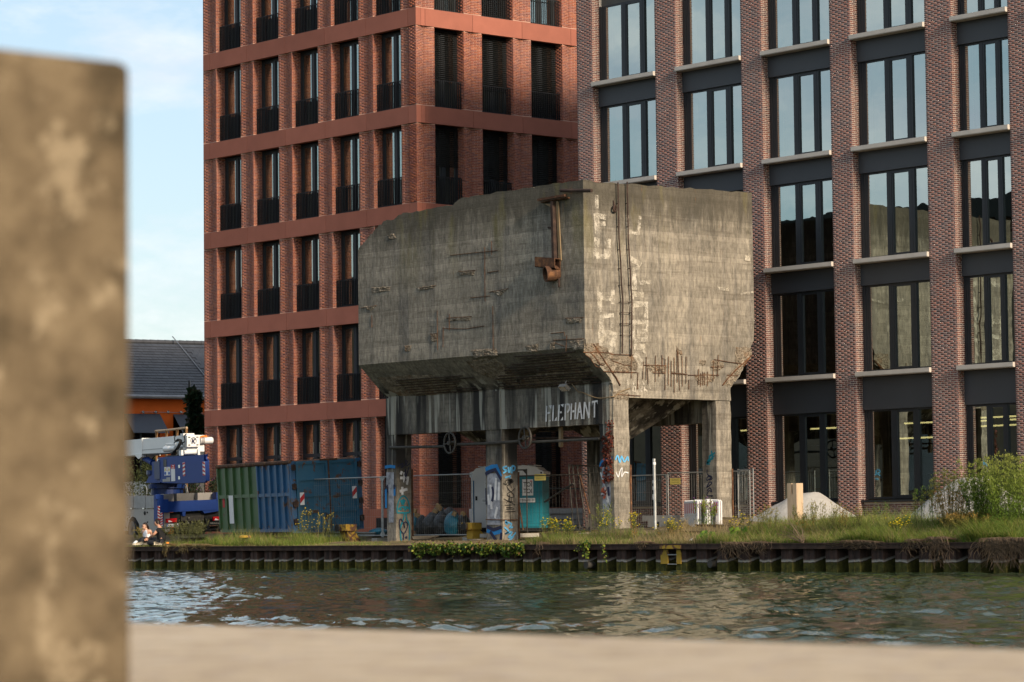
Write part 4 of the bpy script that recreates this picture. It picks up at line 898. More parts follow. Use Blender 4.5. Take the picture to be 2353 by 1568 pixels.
for st, w in (([(366, 320), (376, 452)], .2), ([(362, 332), (430, 345)], .16), ([(380, 386), (426, 386)], .14), ([(372, 472), (366, 590)], .22), ([(440, 478), (434, 604)], .26), ([(366, 590), (440, 592)], .14), ([(368, 205), (372, 290)], .14), ([(390, 768), (388, 940)], .2), ([(400, 850), (470, 856)], .14), ([(470, 800), (470, 890)], .16), ([(396, 958), (402, 1070)], .2), ([(396, 966), (470, 960), (468, 1040)], .16), ([(380, 1105), (440, 1100), (492, 1118)], .46), ([(440, 1150), (470, 1190)], .4),
              ([(560, 330), (562, 440), (632, 448), (640, 336)], .14), ([(572, 600), (640, 640), (600, 690)], .2), ([(606, 690), (604, 800)], .2), ([(586, 810), (592, 960)], .2), ([(590, 824), (664, 834)], .16), ([(600, 892), (682, 890), (676, 980)], .2), ([(590, 990), (592, 1116)], .24), ([(600, 1004), (684, 1000), (680, 1110), (600, 1116)], .16), ([(620, 1060), (680, 1060)], .14), ([(600, 1158), (666, 1160), (660, 1196)], .2), ([(606, 1200), (640, 1250), (646, 1312)], .24), ([(636, 756), (712, 752)], .12), ([(1130, 790), (1200, 800)], .10), ([(1268, 826), (1350, 812)], .06), ([(1296, 600), (1330, 604)], .16)):
    q.ribbon(BR_(st), w, RN, .005+.0006*len(q.f))
part('faded_lettering', q, FADED, bun, 'faded white painted letters down the end wall')
q = MB()
for st in ([(236, 1440-1230+470), (236, 470+1230)],): pass
for st in ([(340, 790), (336, 860), (370, 870), (372, 800), (342, 795)], [(430, 870), (432, 795), (470, 800), (470, 830), (434, 834), (468, 872)], [(500, 870), (502, 800)], [(502, 832), (545, 868)], [(250, 700), (262, 780)], [(330, 720), (345, 770)], [(410, 720), (408, 770)], [(470, 715), (500, 770)], [(560, 740), (590, 830)]):
    q.ribbon([onX(BF(*p), BX1) for p in st], .05, RN, .004+.0006*len(q.f))
part('lettering', q, FADED, bun)
def tags(pl, crp, sets, name='graffiti'):
    for i, (m_, w, lst) in enumerate(sets):
        q = MB()
        for j, st in enumerate(lst):
            F, nn = pl
            q.ribbon([F(crp(*p)) for p in st], w, nn, .012+.005*i+.0007*j)
        part(name, q, m_, bun)
LF = (lambda p: onY(p, BY1), FN)
SD = [(lambda p, X=legs[i][1]: onX(p, X), RN) for i in range(3)]
def ell(cx, cy, a, b, t0=0, t1=360, n=22): return [(cx+a*math.cos(R(t)), cy+b*math.sin(R(t))) for t in np.linspace(t0, t1, n)]
tags(SD[0], KB, [(TEAL_SPRAY, .05, [ell(665, 400, 150, 370, 180, 360)+[(800, 420), (520, 425), (515, 400)], smooth_pts([(690, 420), (670, 560), (600, 760), (600, 960), (625, 1100)]), smooth_pts([(725, 420), (740, 560), (800, 700), (810, 900), (800, 1105)]), [(560, 320), (640, 280), (760, 290), (800, 330)], [(650, 280), (700, 340)], [(760, 300), (690, 370)], [(540, 330), (620, 350)]]), (TEAL_SPRAY, .12, [[(640, 110), (650, 170), (645, 240)], [(610, 120), (645, 200)], [(690, 110), (650, 200)]]), (NAVY_SPRAY, .035, [smooth_pts([(660, 1070), (665, 930), (590, 820), (570, 620), (600, 570), (660, 660), (690, 780), (680, 660), (720, 640), (760, 690), (740, 800), (670, 930)]), ell(727, 1000, 14, 20)])])
tags(SD[0], G3, [(WHITE_SPRAY, .09, [[(335, 700), (415, 700)], [(375, 650), (372, 740)], [(355, 780), (355, 850)], [(330, 820), (400, 800)], [(340, 670), (350, 640)], [(395, 760), (405, 700)]]), (NAVY_SPRAY, .03, [smooth_pts([(310, 600), (360, 570), (345, 610), (400, 560), (380, 545), (395, 590), (420, 570)]), smooth_pts([(370, 680), (385, 620), (380, 690), (415, 600), (372, 740)])])])
tags(LF, G3, [(GREY_SPRAY, .40, [[(250, 650), (250, 780)]]), (GREY_SPRAY, .28, [[(260, 770), (262, 1100)]]), (BLUE_SPRAY, .10, [[(204, 604), (250, 596), (298, 602)], [(214, 800), (216, 970)], [(292, 785), (292, 860)]]), (NAVY_SPRAY, .07, [[(205, 800), (230, 765), (232, 830)], [(288, 760), (290, 800)]])])
q0 = [(GREY_SPRAY, .62, [[(1180, 660), (1178, 800), (1180, 1120)]]), (WHITE_SPRAY, .10, [[(1200, 700), (1190, 900)], [(1150, 760), (1160, 980)], [(1228, 740), (1222, 900)], [(1130, 850), (1140, 940)], [(1210, 960), (1190, 1060)]]), (BLUE_SPRAY, .13, [[(1106, 625), (1160, 600), (1205, 592), (1246, 690)], [(1118, 1170), (1180, 1195), (1252, 1178)]]), (NAVY_SPRAY, .11, [[(1106, 668), (1150, 640), (1195, 625), (1248, 715)], [(1118, 1135), (1180, 1165), (1252, 1140)], [(1150, 1180), (1215, 1280)], [(1252, 1190), (1240, 1280)]]), (NAVY_SPRAY, .09, [smooth_pts([(1168, 780), (1178, 840), (1166, 910)])]), (NAVY_SPRAY, .05, [[(1112, 790), (1116, 940)]])]
LF2 = (lambda p: onY(p, BY1-.004), FN); tags(LF2, G3, q0)
tags(SD[1], WC, [(LIGHTBLUE_SPRAY, .05, [smooth_pts([(770, 120), (700, 140), (720, 180), (770, 200), (700, 245)]), [(790, 130), (800, 240)], smooth_pts([(860, 250), (865, 120), (915, 130), (905, 190), (860, 195)]), [(830, 130), (820, 240)], [(735, 330), (845, 295), (820, 340)], smooth_pts([(740, 1110), (780, 1190), (740, 1150), (850, 1180), (820, 1250), (880, 1240)]), smooth_pts([(720, 1240), (800, 1320), (740, 1360), (860, 1330), (800, 1430), (890, 1410), (810, 1490)]), [(930, 1340), (870, 1420)]]), (BLACK, .022, [smooth_pts([(700, 430), (760, 460), (740, 390), (830, 360), (885, 400), (820, 440), (780, 410)]), smooth_pts([(850, 520), (830, 460), (770, 480), (800, 550), (890, 640), (880, 690), (790, 670), (780, 620), (860, 580), (915, 520)]), [(820, 640), (800, 740), (730, 840), (860, 830)], [(710, 720), (915, 830)], [(790, 760), (880, 780)], [(755, 880), (870, 875)], [(760, 910), (900, 905)], [(820, 700), (825, 960), (835, 1150)], [(740, 960), (920, 950)], [(845, 680), (850, 780)]]), (BLACK, .07, [smooth_pts([(790, 380), (850, 370), (820, 410), (870, 400)])])])
q = MB(); o_ = [onY(WC(385, 1100), BY1-.02), onY(WC(690, 1108), BY1-.02)]; q.tube([o_[0], np.array([legs[1][1]+.03, BY1-.03, o_[1][2]]), np.array([legs[1][1]+.03, BY1+.66, o_[1][2]])], .015, 5); part('strap', q, RUST, bun)
q = MB(); q.box((legs[1][1]-.03, BY1+.642, 0.9), (legs[1][1]+.02, BY1+.70, 3.0)); q.box((legs[0][1]-.03, BY1+.642, .9), (legs[0][1]+.02, BY1+.70, 3.2)); q.box((BX1-.03, BY1+.642, 1.2), (BX1+.02, BY1+.70, 3.1)); q.box((BX1-.03, BY2-.004, 1.5), (BX1+.02, BY2+.05, 3.0)); part('edge_angle', q, RUST, bun)
tags(LF, G4, [(GREY_SPRAY, .36, [[(840, 600), (845, 760), (850, 1110)]]), (BLUE_SPRAY, .09, [smooth_pts([(790, 600), (800, 560), (830, 535), (900, 520)])]), (NAVY_SPRAY, .09, [smooth_pts([(795, 610), (812, 575), (850, 560), (900, 555)]), [(862, 780), (868, 860)]]), (WHITE_SPRAY, .06, [[(795, 650), (840, 800), (880, 970), (850, 900)], [(800, 850), (840, 830)]])])
tags((lambda p: onX(p, BX1), RN), G4, [(LIGHTBLUE_SPRAY, .05, [smooth_pts([(920, 540), (940, 500), (960, 560), (975, 505), (1000, 555), (1030, 510), (1035, 550)])]), (WHITE_SPRAY, .035, [smooth_pts([(925, 650), (945, 690), (960, 640), (980, 610), (975, 690), (1000, 650), (1035, 655)])])])
tags((lambda p: onY(p, BY2-.64), FN), G5, [(TEAL_SPRAY, .06, [smooth_pts([(598, 415), (612, 370), (632, 380), (605, 395), (628, 415)]), smooth_pts([(655, 310), (625, 330), (630, 360), (660, 350), (645, 335)]), [(645, 270), (660, 350)], [(682, 290), (650, 320), (678, 330)]]), (NAVY_SPRAY, .035, [smooth_pts([(600, 470), (605, 520), (650, 545), (600, 580), (610, 540), (655, 560), (625, 580)]), smooth_pts([(598, 650), (625, 600), (650, 610), (620, 640), (595, 655)]), smooth_pts([(600, 690), (630, 660), (650, 700), (620, 690), (600, 740), (660, 740), (640, 750)])])])
# flood lamp and cable on the sloping soffit
lamp = thing('flood_lamp', 'grey square flood lamp fixed under the sloping hopper', 'lamp', onP(BE(800, 820), SP, SN)); c = onP(BE(800, 815), SP, SN)+SN*.12
q = MB(); q.obox(c+np.array([-.16, -.08, -.02]), (.32, 0, 0), (0, .16, -.14), (0, -.08, -.09)); part('housing', q, GREY_PAINT, lamp); q = MB(); q.obox(c+np.array([-.14, -.167, -.108]), (.28, 0, 0), (0, .14, -.12), (0, -.004, -.005)); part('glass', q, CHROME, lamp); q = MB(); q.tube([c, c-SN*.14], .02); part('bracket', q, GREY_PAINT, lamp)
cb = MB(); pts = [onP(BE(890, 850), SP, SN)+SN*.05]+[onY(BE(*p), BY1)+FN*.05 for p in ((985, 985), (1010, 1012), (1080, 1020), (1230, 1085), (1370, 1118), (1540, 1098))]+[onX(BE(*p), BX1)+RN*.04 for p in ((1600, 1080), (1690, 1008), (1850, 950))]
cb.tube(smooth_pts(pts, 5), .014, 5); solo('lamp_cable', cb, PALE_IRON, 'pale cable looping from the flood lamp across the hopper corner', 'cable')
# ---------------------------------------------------------------- lettering helper
def text_mesh(txt, P, ex, ez, h, w=None, bold=0.0, nrm=None):
    """flat letters: lower left corner P, reading along ex, cap height h"""
    cu = bpy.data.curves.new('t', 'FONT'); cu.body = txt; cu.size = 1; cu.offset = bold; cu.resolution_u = 3
    ob = bpy.data.objects.new('t', cu); C.objects.link(ob); bpy.context.view_layer.update()
    me = bpy.data.meshes.new_from_object(ob); bpy.data.objects.remove(ob); v = np.zeros(len(me.vertices)*3); me.vertices.foreach_get('co', v); v = v.reshape(-1, 3)
    mn, mx_ = v.min(0), v.max(0); s = h/(mx_[1]-mn[1]); sx = s if w is None else w/(mx_[0]-mn[0])
    ex, ez = np.array(ex, float), np.array(ez, float); q = MB()
    q.add([np.array(P)+ex*((a[0]-mn[0])*sx)+ez*((a[1]-mn[1])*s) for a in v], [list(p.vertices) for p in me.polygons]); bpy.data.meshes.remove(me)
    return q
HZ = np.array([0, 0, 1.])
# ---------------------------------------------------------------- roll-off container
c_ = {k: np.array(v) for k, v in dict(tf=(-86.66, 60.59, 3.62), tn=(-79.87, 58.88, 3.61), tr=(-79.23, 61.40, 3.74), bf=(-86.63, 60.71, 1.12), bn=(-79.84, 59.0, 1.11), br=(-79.21, 61.52, 1.24)).items()}
cs = (c_['tf']-c_['tn'])/7; cd = (c_['tr']-c_['tn'])/2.6; cu_ = c_['tn']-c_['bn']; CH = np.linalg.norm(cu_); cu_ /= CH; cn = -cd; ce = -cs
con = thing('skip_container', 'tilted green and blue roll-off steel container with scratched blue doors', 'container', c_['bn'])
B0 = c_['bn']
def cpt(s, t, u): return B0+cs*s+cd*t+cu_*u
def cbox(mb, s0, s1, t0, t1, u0, u1): mb.obox(cpt(s0, t0, u0), cs*(s1-s0), cd*(t1-t0), cu_*(u1-u0))
SPL = 3.15
for nm, a, b, m_ in (('blue_side', .12, SPL, CAN_BLUE), ('green_side', SPL, 7.0, CAN_GREEN)):
    q = MB(); cbox(q, a, b, .06, .10, .18, CH-.06)
    n_ = 5; 
    for k in range(n_+1):
        s = a+(b-a-.09)*k/n_; q.prism([cpt(s, .06, .2), cpt(s, .0, .26), cpt(s, -.02, CH-.1), cpt(s, .06, CH-.1)], cs*.09)
    cbox(q, a, b, .0, .06, 1.32, 1.44); cbox(q, a, b, .02, .12, .10, .2)
    part('side_panel', q, m_, con, nm.replace('_', ' ')+' panel with ribs')
q = MB(); cbox(q, .12, 7, 2.5, 2.56, .18, CH-.06); cbox(q, 6.94, 7, .1, 2.5, .18, CH-.1); cbox(q, .2, 7, .1, 2.5, .12, .2); part('body', q, CAN_BLUE, con)
q = MB(); q.tube([cpt(.0, .04, CH-.03), cpt(7.04, .04, CH-.03)], .075, 8); part('top_rail', q, RUST, con)
q = MB(); q.tube([cpt(.1, 2.54, CH-.03), cpt(7.04, 2.54, CH-.03)], .075, 8); part('top_rail', q, RUST, con)
q = MB()
for t in (.5, 2.0): cbox(q, .1, 7, t, t+.14, -.02, .12)
for t in (.45, 2.0): q.lathe(cpt(.6, t, .04), cd, [(0, .13), (.2, .13)], 12)
part('skid', q, DARK_STEEL, con)
q = MB(); cbox(q, .0, .14, .0, .16, .06, CH); cbox(q, .0, .14, 2.44, 2.6, .06, CH); cbox(q, .0, .14, .16, 2.44, .04, .14); part('door_frame', q, CAN_BLUE, con)
for i, (a, b) in enumerate(((.17, 1.345), (1.36, 2.43))):
    q = MB(); cbox(q, -.02, .05, a, b, .15, CH-.02); 
    cbox(q, -.07, -.02, a, a+.10, .15, CH-.02); cbox(q, -.07, -.02, b-.10, b, .15, CH-.02); cbox(q, -.07, -.02, a+.1, b-.1, .15, .25); cbox(q, -.07, -.02, a+.1, b-.1, CH-.12, CH-.02)
    for u in (.70, 1.26, 1.82): cbox(q, -.075, -.02, a+.1, b-.1, u, u+.10)
    d = part('door', q, CAN_DOOR, con)
    h = MB()
    for u in (.35, .95, 1.55, 2.2):
        t = .02 if i == 0 else 2.46; h.obox(cpt(-.09, t, u), cs*.1, cd*.14, cu_*.18); h.tube([cpt(-.08, t+.07, u-.03), cpt(-.08, t+.07, u+.21)], .022, 6)
    part('hinge', h, RUST_DARK, d)
q = MB(); cbox(q, -.10, -.05, 1.05, 1.7, CH-.03, CH+.03); q.tube([cpt(-.09, 1.36, .15), cpt(-.09, 1.36, CH)], .025, 6); part('lock_bar', q, RUST, con)
for t, u, fl in ((.26, 1.0, 1), (2.2, 1.12, 0)):
    q = MB(); cbox(q, -.082, -.078, t, t+.16, u, u+.42); part('warning_plate', q, WHITE, con); q = MB(); a = [cpt(-.084, t, u+.05), cpt(-.084, t+.16, u+.22), cpt(-.084, t+.16, u+.40), cpt(-.084, t, u+.23)]; q.prism(a, -cs*.002); part('warning_stripe', q, RED, con)
q = MB(); s1 = 5.45; q.obox(cpt(s1, -.03, .42), cs*.42, cd*.004, cu_*1.0); part('white_label', q, WHITE, con)
q = MB(); q.obox(cpt(6.5, .05, 1.0), cs*.2, cd*.004, cu_*.4); part('warning_plate', q, RED, con)

# ---------------------------------------------------------------- buffers, bollard, pole, small site things
def buffer_stop(l, crp, pts, Y, w):
    W = [onY(crp(*p), Y) for p in pts]; b = min(p[2] for p in W); t = thing('buffer_stop', l, 'buffer', (np.mean(W, 0)[0], Y, b), 'yellow rail buffers')
    x0, x1 = W[0][0], W[1][0]; zt = W[0][2]; zb = W[2][2]-.1; w_ = x1-x0
    q = MB(); q.prism([(x0+.05, Y, zb), (x0+.05, Y, zt-.22), (x0+.05, Y+.30, zt-.22), (x0+.05, Y+.62, zb)], (w_-.1, 0, 0)); part('body', q, YELLOW, t)
    q = MB(); q.box((x0-.06, Y-.12, zt-.22), (x1+.02, Y+.32, zt)); part('head', q, YELLOW, t)
    q = MB(); q.lathe((x0+.16, Y-.12, zt-.12), (0, -1, 0), [(0, .05), (.06, .05), (.06, .12), (.10, .12)], 12); part('pad', q, BLACK_RUBBER, t)
buffer_stop('yellow steel rail buffer in front of the blue container doors', CN, [(1690, 1062), (1815, 1062), (1700, 1285)], 58.5, .4)
buffer_stop('yellow steel rail buffer beside the rubbish bags', KB, [(2130, 655), (2320, 660), (2180, 965)], 58.9, .4)
p = onY(CN(435, 1310), 56.75); b = thing('mooring_bollard', 'short black mooring bollard with yellow cap in the grass', 'bollard', (p[0], p[1], .74)); zt = onY(CN(435, 1240), 56.75)[2]
q = MB(); q.lathe((p[0], p[1], .6), (0, 0, 1), [(0, .12), (zt-.66, .11), (zt-.62, .12)], 14); part('post', q, BLACK_METAL, b); q = MB(); q.lathe((p[0], p[1], zt-.02), (0, 0, 1), [(0, .12), (.02, .21), (.07, .21), (.10, .14)], 16); part('cap', q, YELLOW, b)
p = onY(G4(1277, 1190), 58.0); pt = onY(G4(1268, 528), 58.0); b = thing('steel_pole', 'galvanised steel pole with torn white stickers in the weeds', 'pole', (p[0], p[1], p[2]-.2))
q = MB(); q.tube([(p[0]+.02, p[1], p[2]-.3), (pt[0], pt[1], pt[2])], .046, 14); part('tube', q, GALV, b)
for a, h in ((570, .07), (735, .09), (790, .11), (870, .16)):
    u = onY(G4(1270, a), 58.0); q = MB(); q.lathe((u[0], 58, u[2]-h/2), (.012, 0, 1), [(0, .0475), (h, .0475)], 14); part('sticker', q, WHITE, b)
def block(l, a, b, zt, zb, Y, feet):
    t = thing('concrete_block', l, 'block', (a, Y, zb), 'stacked precast blocks'); q = MB()
    if feet: q.box((a, Y, zb+.13), (b, Y+.42, zt)); [q.box((u, Y, zb-.02), (u+.3, Y+.42, zb+.13)) for u in (a, b-.3, (a+b)/2-.15)]
    else: q.box((a, Y, zb), (b, Y+.40, zt))
    part('body', q, PREC, t)
u0, u1 = onY(HB(95, 830), 60.4), onY(HB(555, 735), 60.4); v0, v1 = onY(HB(130, 920), 60.2), onY(HB(610, 826), 60.2)
block('lower pale precast block with feet left of the white barriers', v0[0], v1[0], v1[2], v0[2], 60.2, True)
block('upper pale precast block lying on another left of the white barriers', u0[0], u1[0], u1[2], v1[2]+.003, 60.25, False)
t = thing('timber_post', 'pale square timber post with a notch standing before the sand heap', 'post', onY(G8(320, 1100), 59.6)-np.array([0, 0, .3]))
a = onY(G8(275, 900), 59.6)[0]; b = onY(G8(344, 900), 59.6)[0]; z1 = onY(G8(320, 800), 59.6)[2]; y1 = onX(G8(392, 900), b)[1]; q = MB(); m0, m1 = a+(b-a)*.42, a+(b-a)*.58
q.prism([(a, 59.6, .8), (b, 59.6, .8), (b, 59.6, z1), (m1, 59.6, z1), (m1, 59.6, z1-.28), ((m0+m1)/2, 59.6, z1-.34), (m0, 59.6, z1-.28), (m0, 59.6, z1), (a, 59.6, z1)], (0, y1-59.6, 0)); part('body', q, WOOD, t)
def heap(name, l, cx, cy, rx, ry, h, m_, sd):
    g = 46; xs = np.linspace(-1.25, 1.25, g); X, Y = np.meshgrid(xs, xs); r_ = np.hypot(X, Y); r_ = r_*(1+.16*nz(X+sd, Y, 1.3)); Z = h*np.clip(1-r_, -.15, 1)**1.0; Z = np.where(r_ < .18, h*(.82+.0*r_)-h*(r_**2)*1.0+0*.01, Z); Z = np.minimum(Z, h*.86)+nz(X*3+sd, Y*3, 1.5)*.035+nz(X*9, Y*9+sd, 1.5)*.012
    wx, wy = cx+X*rx, cy+Y*ry; v = np.stack([wx.ravel(), wy.ravel(), (gz(wx, wy)-.06+Z).ravel()], 1); i = np.arange(g*g).reshape(g, g); f = np.stack([i[:-1, :-1].ravel(), i[:-1, 1:].ravel(), i[1:, 1:].ravel(), i[1:, :-1].ravel()], 1)
    o = np_obj(name, v, f, m_, loc=(cx, cy, float(gz(cx, cy))), smooth=True); return tag(o, l, 'sand heap', 'sand heaps')
s0 = onY(G8(420, 1000), 62.2); heap('sand_heap', 'pale grey sand heap behind the square timber post', s0[0], 62.2, 1.75, 1.6, .95, SAND, 1)
s0 = onY(G8(1640, 1000), 61.6); heap('sand_heap', 'large pale sand heap behind the tall weeds at the right', s0[0], 61.6, 2.1, 1.7, 1.36, SAND, 5)
def beam(l, A, B, w, h, m_=RUST_DARK, name='rusty_beam', cat='beam', g='rusty steel beams by the barriers'):
    A, B = np.array(A), np.array(B); q = MB(); q.obox(A, B-A, (0, w, 0), (0, 0, h)); q.obox(A+np.array([0, -.05, h]), B-A, (0, w+.1, 0), (0, 0, .03)); solo(name, q, m_, l, cat, g)
beam('rusty steel beam lying before the white barriers', onY(HB(910, 975), 58.6), onY(HB(1370, 980), 58.6), .3, .13)
beam('long dark rusty beam half buried below the white barriers', onY(HB(530, 1060), 57.6), onY(HB(1200, 1075), 57.6), .25, .10)
beam('dark rusty rail lying between bollard and fence foot', onY(CN(850, 1275), 57.4), onY(CN(1040, 1270), 57.4), .1, .07, g='rusty rails in the grass'); beam('dark rusty rail lying behind the sitting couple', onY(T1(640, 1325), 57.6), onY(T1(930, 1312), 57.6), .1, .07, g='rusty rails in the grass')
p = onY(HB(800, 1172), 56.9); q = MB()
for k in range(8): q.obox(p+np.array([-.04, 0, -.04])+rnd.random()*.03, (.08, .02*rnd.random(), .02), (-.02, .05, .02), (.01, 0, .08))
solo('crumpled_paper', q, WHITE, 'white crumpled paper on the grass below the barriers', 'litter')
p = onY(P_ := PP(40, 1355), 56.5); q = MB(); q.lathe((p[0], p[1], p[2]-.09), (0, 0, 1), [(0, .09), (.06, .13), (.12, .12), (.18, .05), (.2, .02)], 10); solo('white_bag', q, WHITE, 'small white bag in the grass beside the sitting woman', 'bag', smooth=True)
a, b, d = [onY(PP(*p), 56.45) for p in ((1065, 1405), (1105, 1400), (1095, 1300))]; q = MB(); q.prism([a, b, d], (0, .1, 0)); solo('orange_packet', q, ORANGE, 'small orange packet behind the sitting man', 'packet')
q = MB()
for i in range(5): a = onY(KB(870+6*i, 990+14*i), 59.3); q.obox(a, (1.25-.12*i, .02*i, .01), (0, .12, 0), (0, 0, .022))
solo('wood_offcuts', q, WOOD, 'pale wooden laths lying at the foot of the left leg', 'wood')

# white plastic barriers, stacked upright
hb = np.array([math.cos(R(147)), math.sin(R(147)), 0]); nb_ = np.array([hb[1], -hb[0], 0])     # long side recedes; nb_ to the right
o0 = onY(HB(945, 965), 59.6); zt = onY(HB(945, 505), 59.6)[2]
def barrier_parts(o, par, first):
    H = zt-o[2]; q = MB()
    for s in (0, 1.96): q.tube([o+hb*s, o+hb*s+HZ*H], .028, 8)
    for z in (.06, H*.53, H*.97): q.obox(o+hb*.02-nb_*.02+HZ*(z-.03), hb*1.92, nb_*.04, HZ*.06)
    part('frame', q, TOILET_WHITE, par)
    for k in range(13):
        s = .10+k*.145
        q = MB(); q.obox(o+hb*s-nb_*.012+HZ*.08, hb*.10, nb_*.024, HZ*(H*.48)); q.tube([o+hb*(s+.05)+HZ*H*.96, o+hb*(s+.05)+HZ*(H+.03)], .022, 6); part('slat', q, TOILET_WHITE, par)
    for k in range(12):
        q = MB(); s = .08+k*.155; a = o+hb*s+HZ*(H*.57); q.prism([a-nb_*.015, a-nb_*.015+hb*.155, a-nb_*.015+hb*.155+HZ*H*.37, a-nb_*.015+HZ*H*.37], nb_*.03); part('warning_stripe', q, RED if k % 2 else WHITE, par)
lb = ['front white barrier of the stack showing red and white stripes', 'second white plastic barrier in the stack beside the rear leg', 'third white plastic barrier in the stack beside the rear leg', 'fourth white plastic barrier in the stack beside the rear leg', 'fifth white plastic barrier in the stack beside the rear leg', 'sixth white plastic barrier in the stack beside the rear leg', 'rearmost white barrier of the stack next to the rear leg']
b0 = thing('plastic_barrier', lb[0], 'barrier', o0, 'white plastic barriers stacked by the rear leg'); barrier_parts(o0, b0, True)
for k in range(1, 7):
    c = copy_tree(b0); c['label'] = lb[k]; c.location = Vector(o0+nb_*(.115*k)+hb*(.25*math.sin(k*2.1))); c.rotation_euler = (R(rnd.uniform(-1, 1)), R(rnd.uniform(-1.5, 1.5)), R(rnd.uniform(-2.5, 2.5)))
t = thing('event_banner', 'white event banner lying upside down behind the barriers', 'banner', onY(HB(655, 890), 61.5)); a = onY(HB(558, 888), 61.5); b = onY(HB(770, 772), 61.5); w_ = b[0]-a[0]; h_ = b[2]-a[2]
q = MB(); q.box((a[0], 61.5, a[2]), (b[0], 61.53, b[2])); part('sheet', q, BANNER, t); q = MB(); q.box((a[0]+w_*.3, 61.494, a[2]+.02), (b[0], 61.5, a[2]+h_*.27)); part('stripe', q, MAROON, t)
part('lettering', text_mesh('EACH FRIDAY &', (a[0]+w_*.95, 61.493, a[2]+h_*.58), (-1, 0, 0), (0, 0, -1), h_*.22, w_*.72), TOILET_TEAL, t); part('lettering', text_mesh('2ND FLOOR', (a[0]+w_*.62, 61.493, a[2]+h_*.74), (-1, 0, 0), (0, 0, -1), h_*.10, w_*.35), BLACK, t)

# ---------------------------------------------------------------- construction fences
def fence_panel(l, A, B, z0, H, g, sign=None, foot=True, pitch=.10, mt=GALV, lean=(0, 0, 0)):
    A, B = np.array([*A, z0]), np.array([*B, z0]); up = HZ*H+np.array(lean, float); e = B-A; L = np.linalg.norm(e); eh = e/L
    t = thing('fence_panel', l, 'fence', A, g)
    q = MB(); r_ = .021
    for o in (A, B): q.tube([o, o+up], r_, 8)
    q.tube([A+up*.985, B+up*.985], r_, 8); q.tube([A+up*.03, B+up*.03], r_, 8)
    for o, s in ((A, 1), (B, -1)):
        for u in (.03, .985): q.prism([o+up*u, o+up*u+eh*s*.14, o+up*(u+(.08 if u < .5 else -.08))], np.cross(eh, HZ)*.006)
    part('frame', q, mt, t)
    q = MB(); k = int(L/pitch)
    for i in range(1, k): o = A+e*(i/k); q.tube([o+up*.03, o+up*.985], .0026, 3, cap=False)
    for u in (.16, .34, .52, .70, .88): q.tube([A+up*u, B+up*u], .0026, 3, cap=False)
    o_ = part('mesh_wire', q, GALV if mt is GALV else DARK_STEEL, t); o_['kind'] = 'stuff'
    if sign is not None:
        nn = np.cross(eh, HZ); o = A+eh*sign[0]+up*sign[1]; q = MB(); q.obox(o+nn*.01, eh*.44, HZ*.20, nn*.004); s_ = part('sign', q, SIGNYEL, t)
        part('lettering', text_mesh('BAUZAUN', o+nn*.016+eh*.08+HZ*.13, eh, HZ, .03, .28), BLACK, s_); part('lettering', text_mesh('VERMIETUNG UND VERKAUF', o+nn*.016+eh*.05+HZ*.06, eh, HZ, .018, .33), BLACK, s_)
    if foot:
        for o in (A, B): q = MB(); q.obox(o-eh*.11-np.array([0, .35, .14]), eh*.22, (0, .7, 0), HZ*.12); part('foot_block', q, PREC, t)
    return t
fg = 'site fence panels around the hopper'
F1 = 59.7; a = onY(CN(1156, 1245), F1); zt = onY(CN(1156, 455), F1)[2]; b = onY(G3(980, 700), F1); m_ = (a[0]+b[0])/2
fence_panel('site fence panel before the blue container doors', (a[0], F1), (m_-.03, F1), a[2], zt-a[2], fg, (.14, .80)); fence_panel('site fence panel before the rubbish bags', (m_+.03, F1), (b[0], F1+.02), a[2], zt-a[2], fg)
F2 = 60.3; a = onY(G4(35, 1200), F2); zt = onY(G4(35, 684), F2)[2]; b = onY(G4(690, 655), F2+.6)
fence_panel('dark site fence panel before the teal toilet cabin', (a[0], F2), (b[0], F2+.6), a[2]+.03, zt-a[2], fg, (.75, .90), True, .13, DARK_STEEL)
c = onY(G4(150, 1190), F2-.12); fence_panel('narrow dark fence panel leaning at the toilet cabin door', (c[0], F2-.2), (c[0]-.9, F2-.9), c[2], 2.0, fg, None, True, .13, DARK_STEEL)
for k, (x0, x1) in enumerate(((545, 515), (600, 552), (668, 596))):
    a = onY(G4(x0, 1165), F2+.5+.2*k); fence_panel(['first', 'second', 'third'][k]+' fence panel leaning before the red pier left of the corner leg', (a[0], F2+.5+.2*k), (a[0]-.35, F2+2.2+.2*k), a[2], 2.05, fg, None, False, .2, DARK_STEEL, ((x1-x0)/100*.62, 0, 0))
q = MB(); a = onY(G4(285, 915), F2+.3); b = onY(G4(545, 750), F2+.3); q.tube([a, b], .03, 8); solo('brace_tube', q, DARK_STEEL, 'dark diagonal brace tube behind the fence beside the teal toilet', 'tube')
for k, (p0, p1, l) in enumerate((((48, 860), (95, 1170), 'rusty tube leaning left of the teal toilet cabin'), ((605, 680), (692, 1020), 'rusty tube leaning at the pale brick pier behind the corner leg'))):
    q = MB(); q.tube([onY(G4(*p1), F2+.2), onY(G4(*p0), F2+.9)], .026, 8); solo('leaning_tube', q, RUST, l, 'tube')
F3 = 65.6; a = onY(G4(1050, 1140), F3); zt = onY(G5(100, 515), F3)[2]; b = onY(G5(175, 900), F3); c = onY(G5(1225, 900), F3)
z3 = zt-1.95
fence_panel('site fence panel seen through the hopper opening', (a[0]-1.2, F3), (b[0], F3+.0), z3, 1.95, fg); fence_panel('site fence panel with yellow sign before the dark brick wall', (b[0]+.08, F3), (b[0]+3.5, F3+.3), z3, 2.0, fg, (.1, .80)); fence_panel('last site fence panel ending right of the rear leg', (b[0]+3.58, F3-.3), (c[0], F3-.6), z3+.02, 2.0, fg)
tl6 = ['uppermost', 'second', 'third', 'short upper', 'short lower', 'lowest']
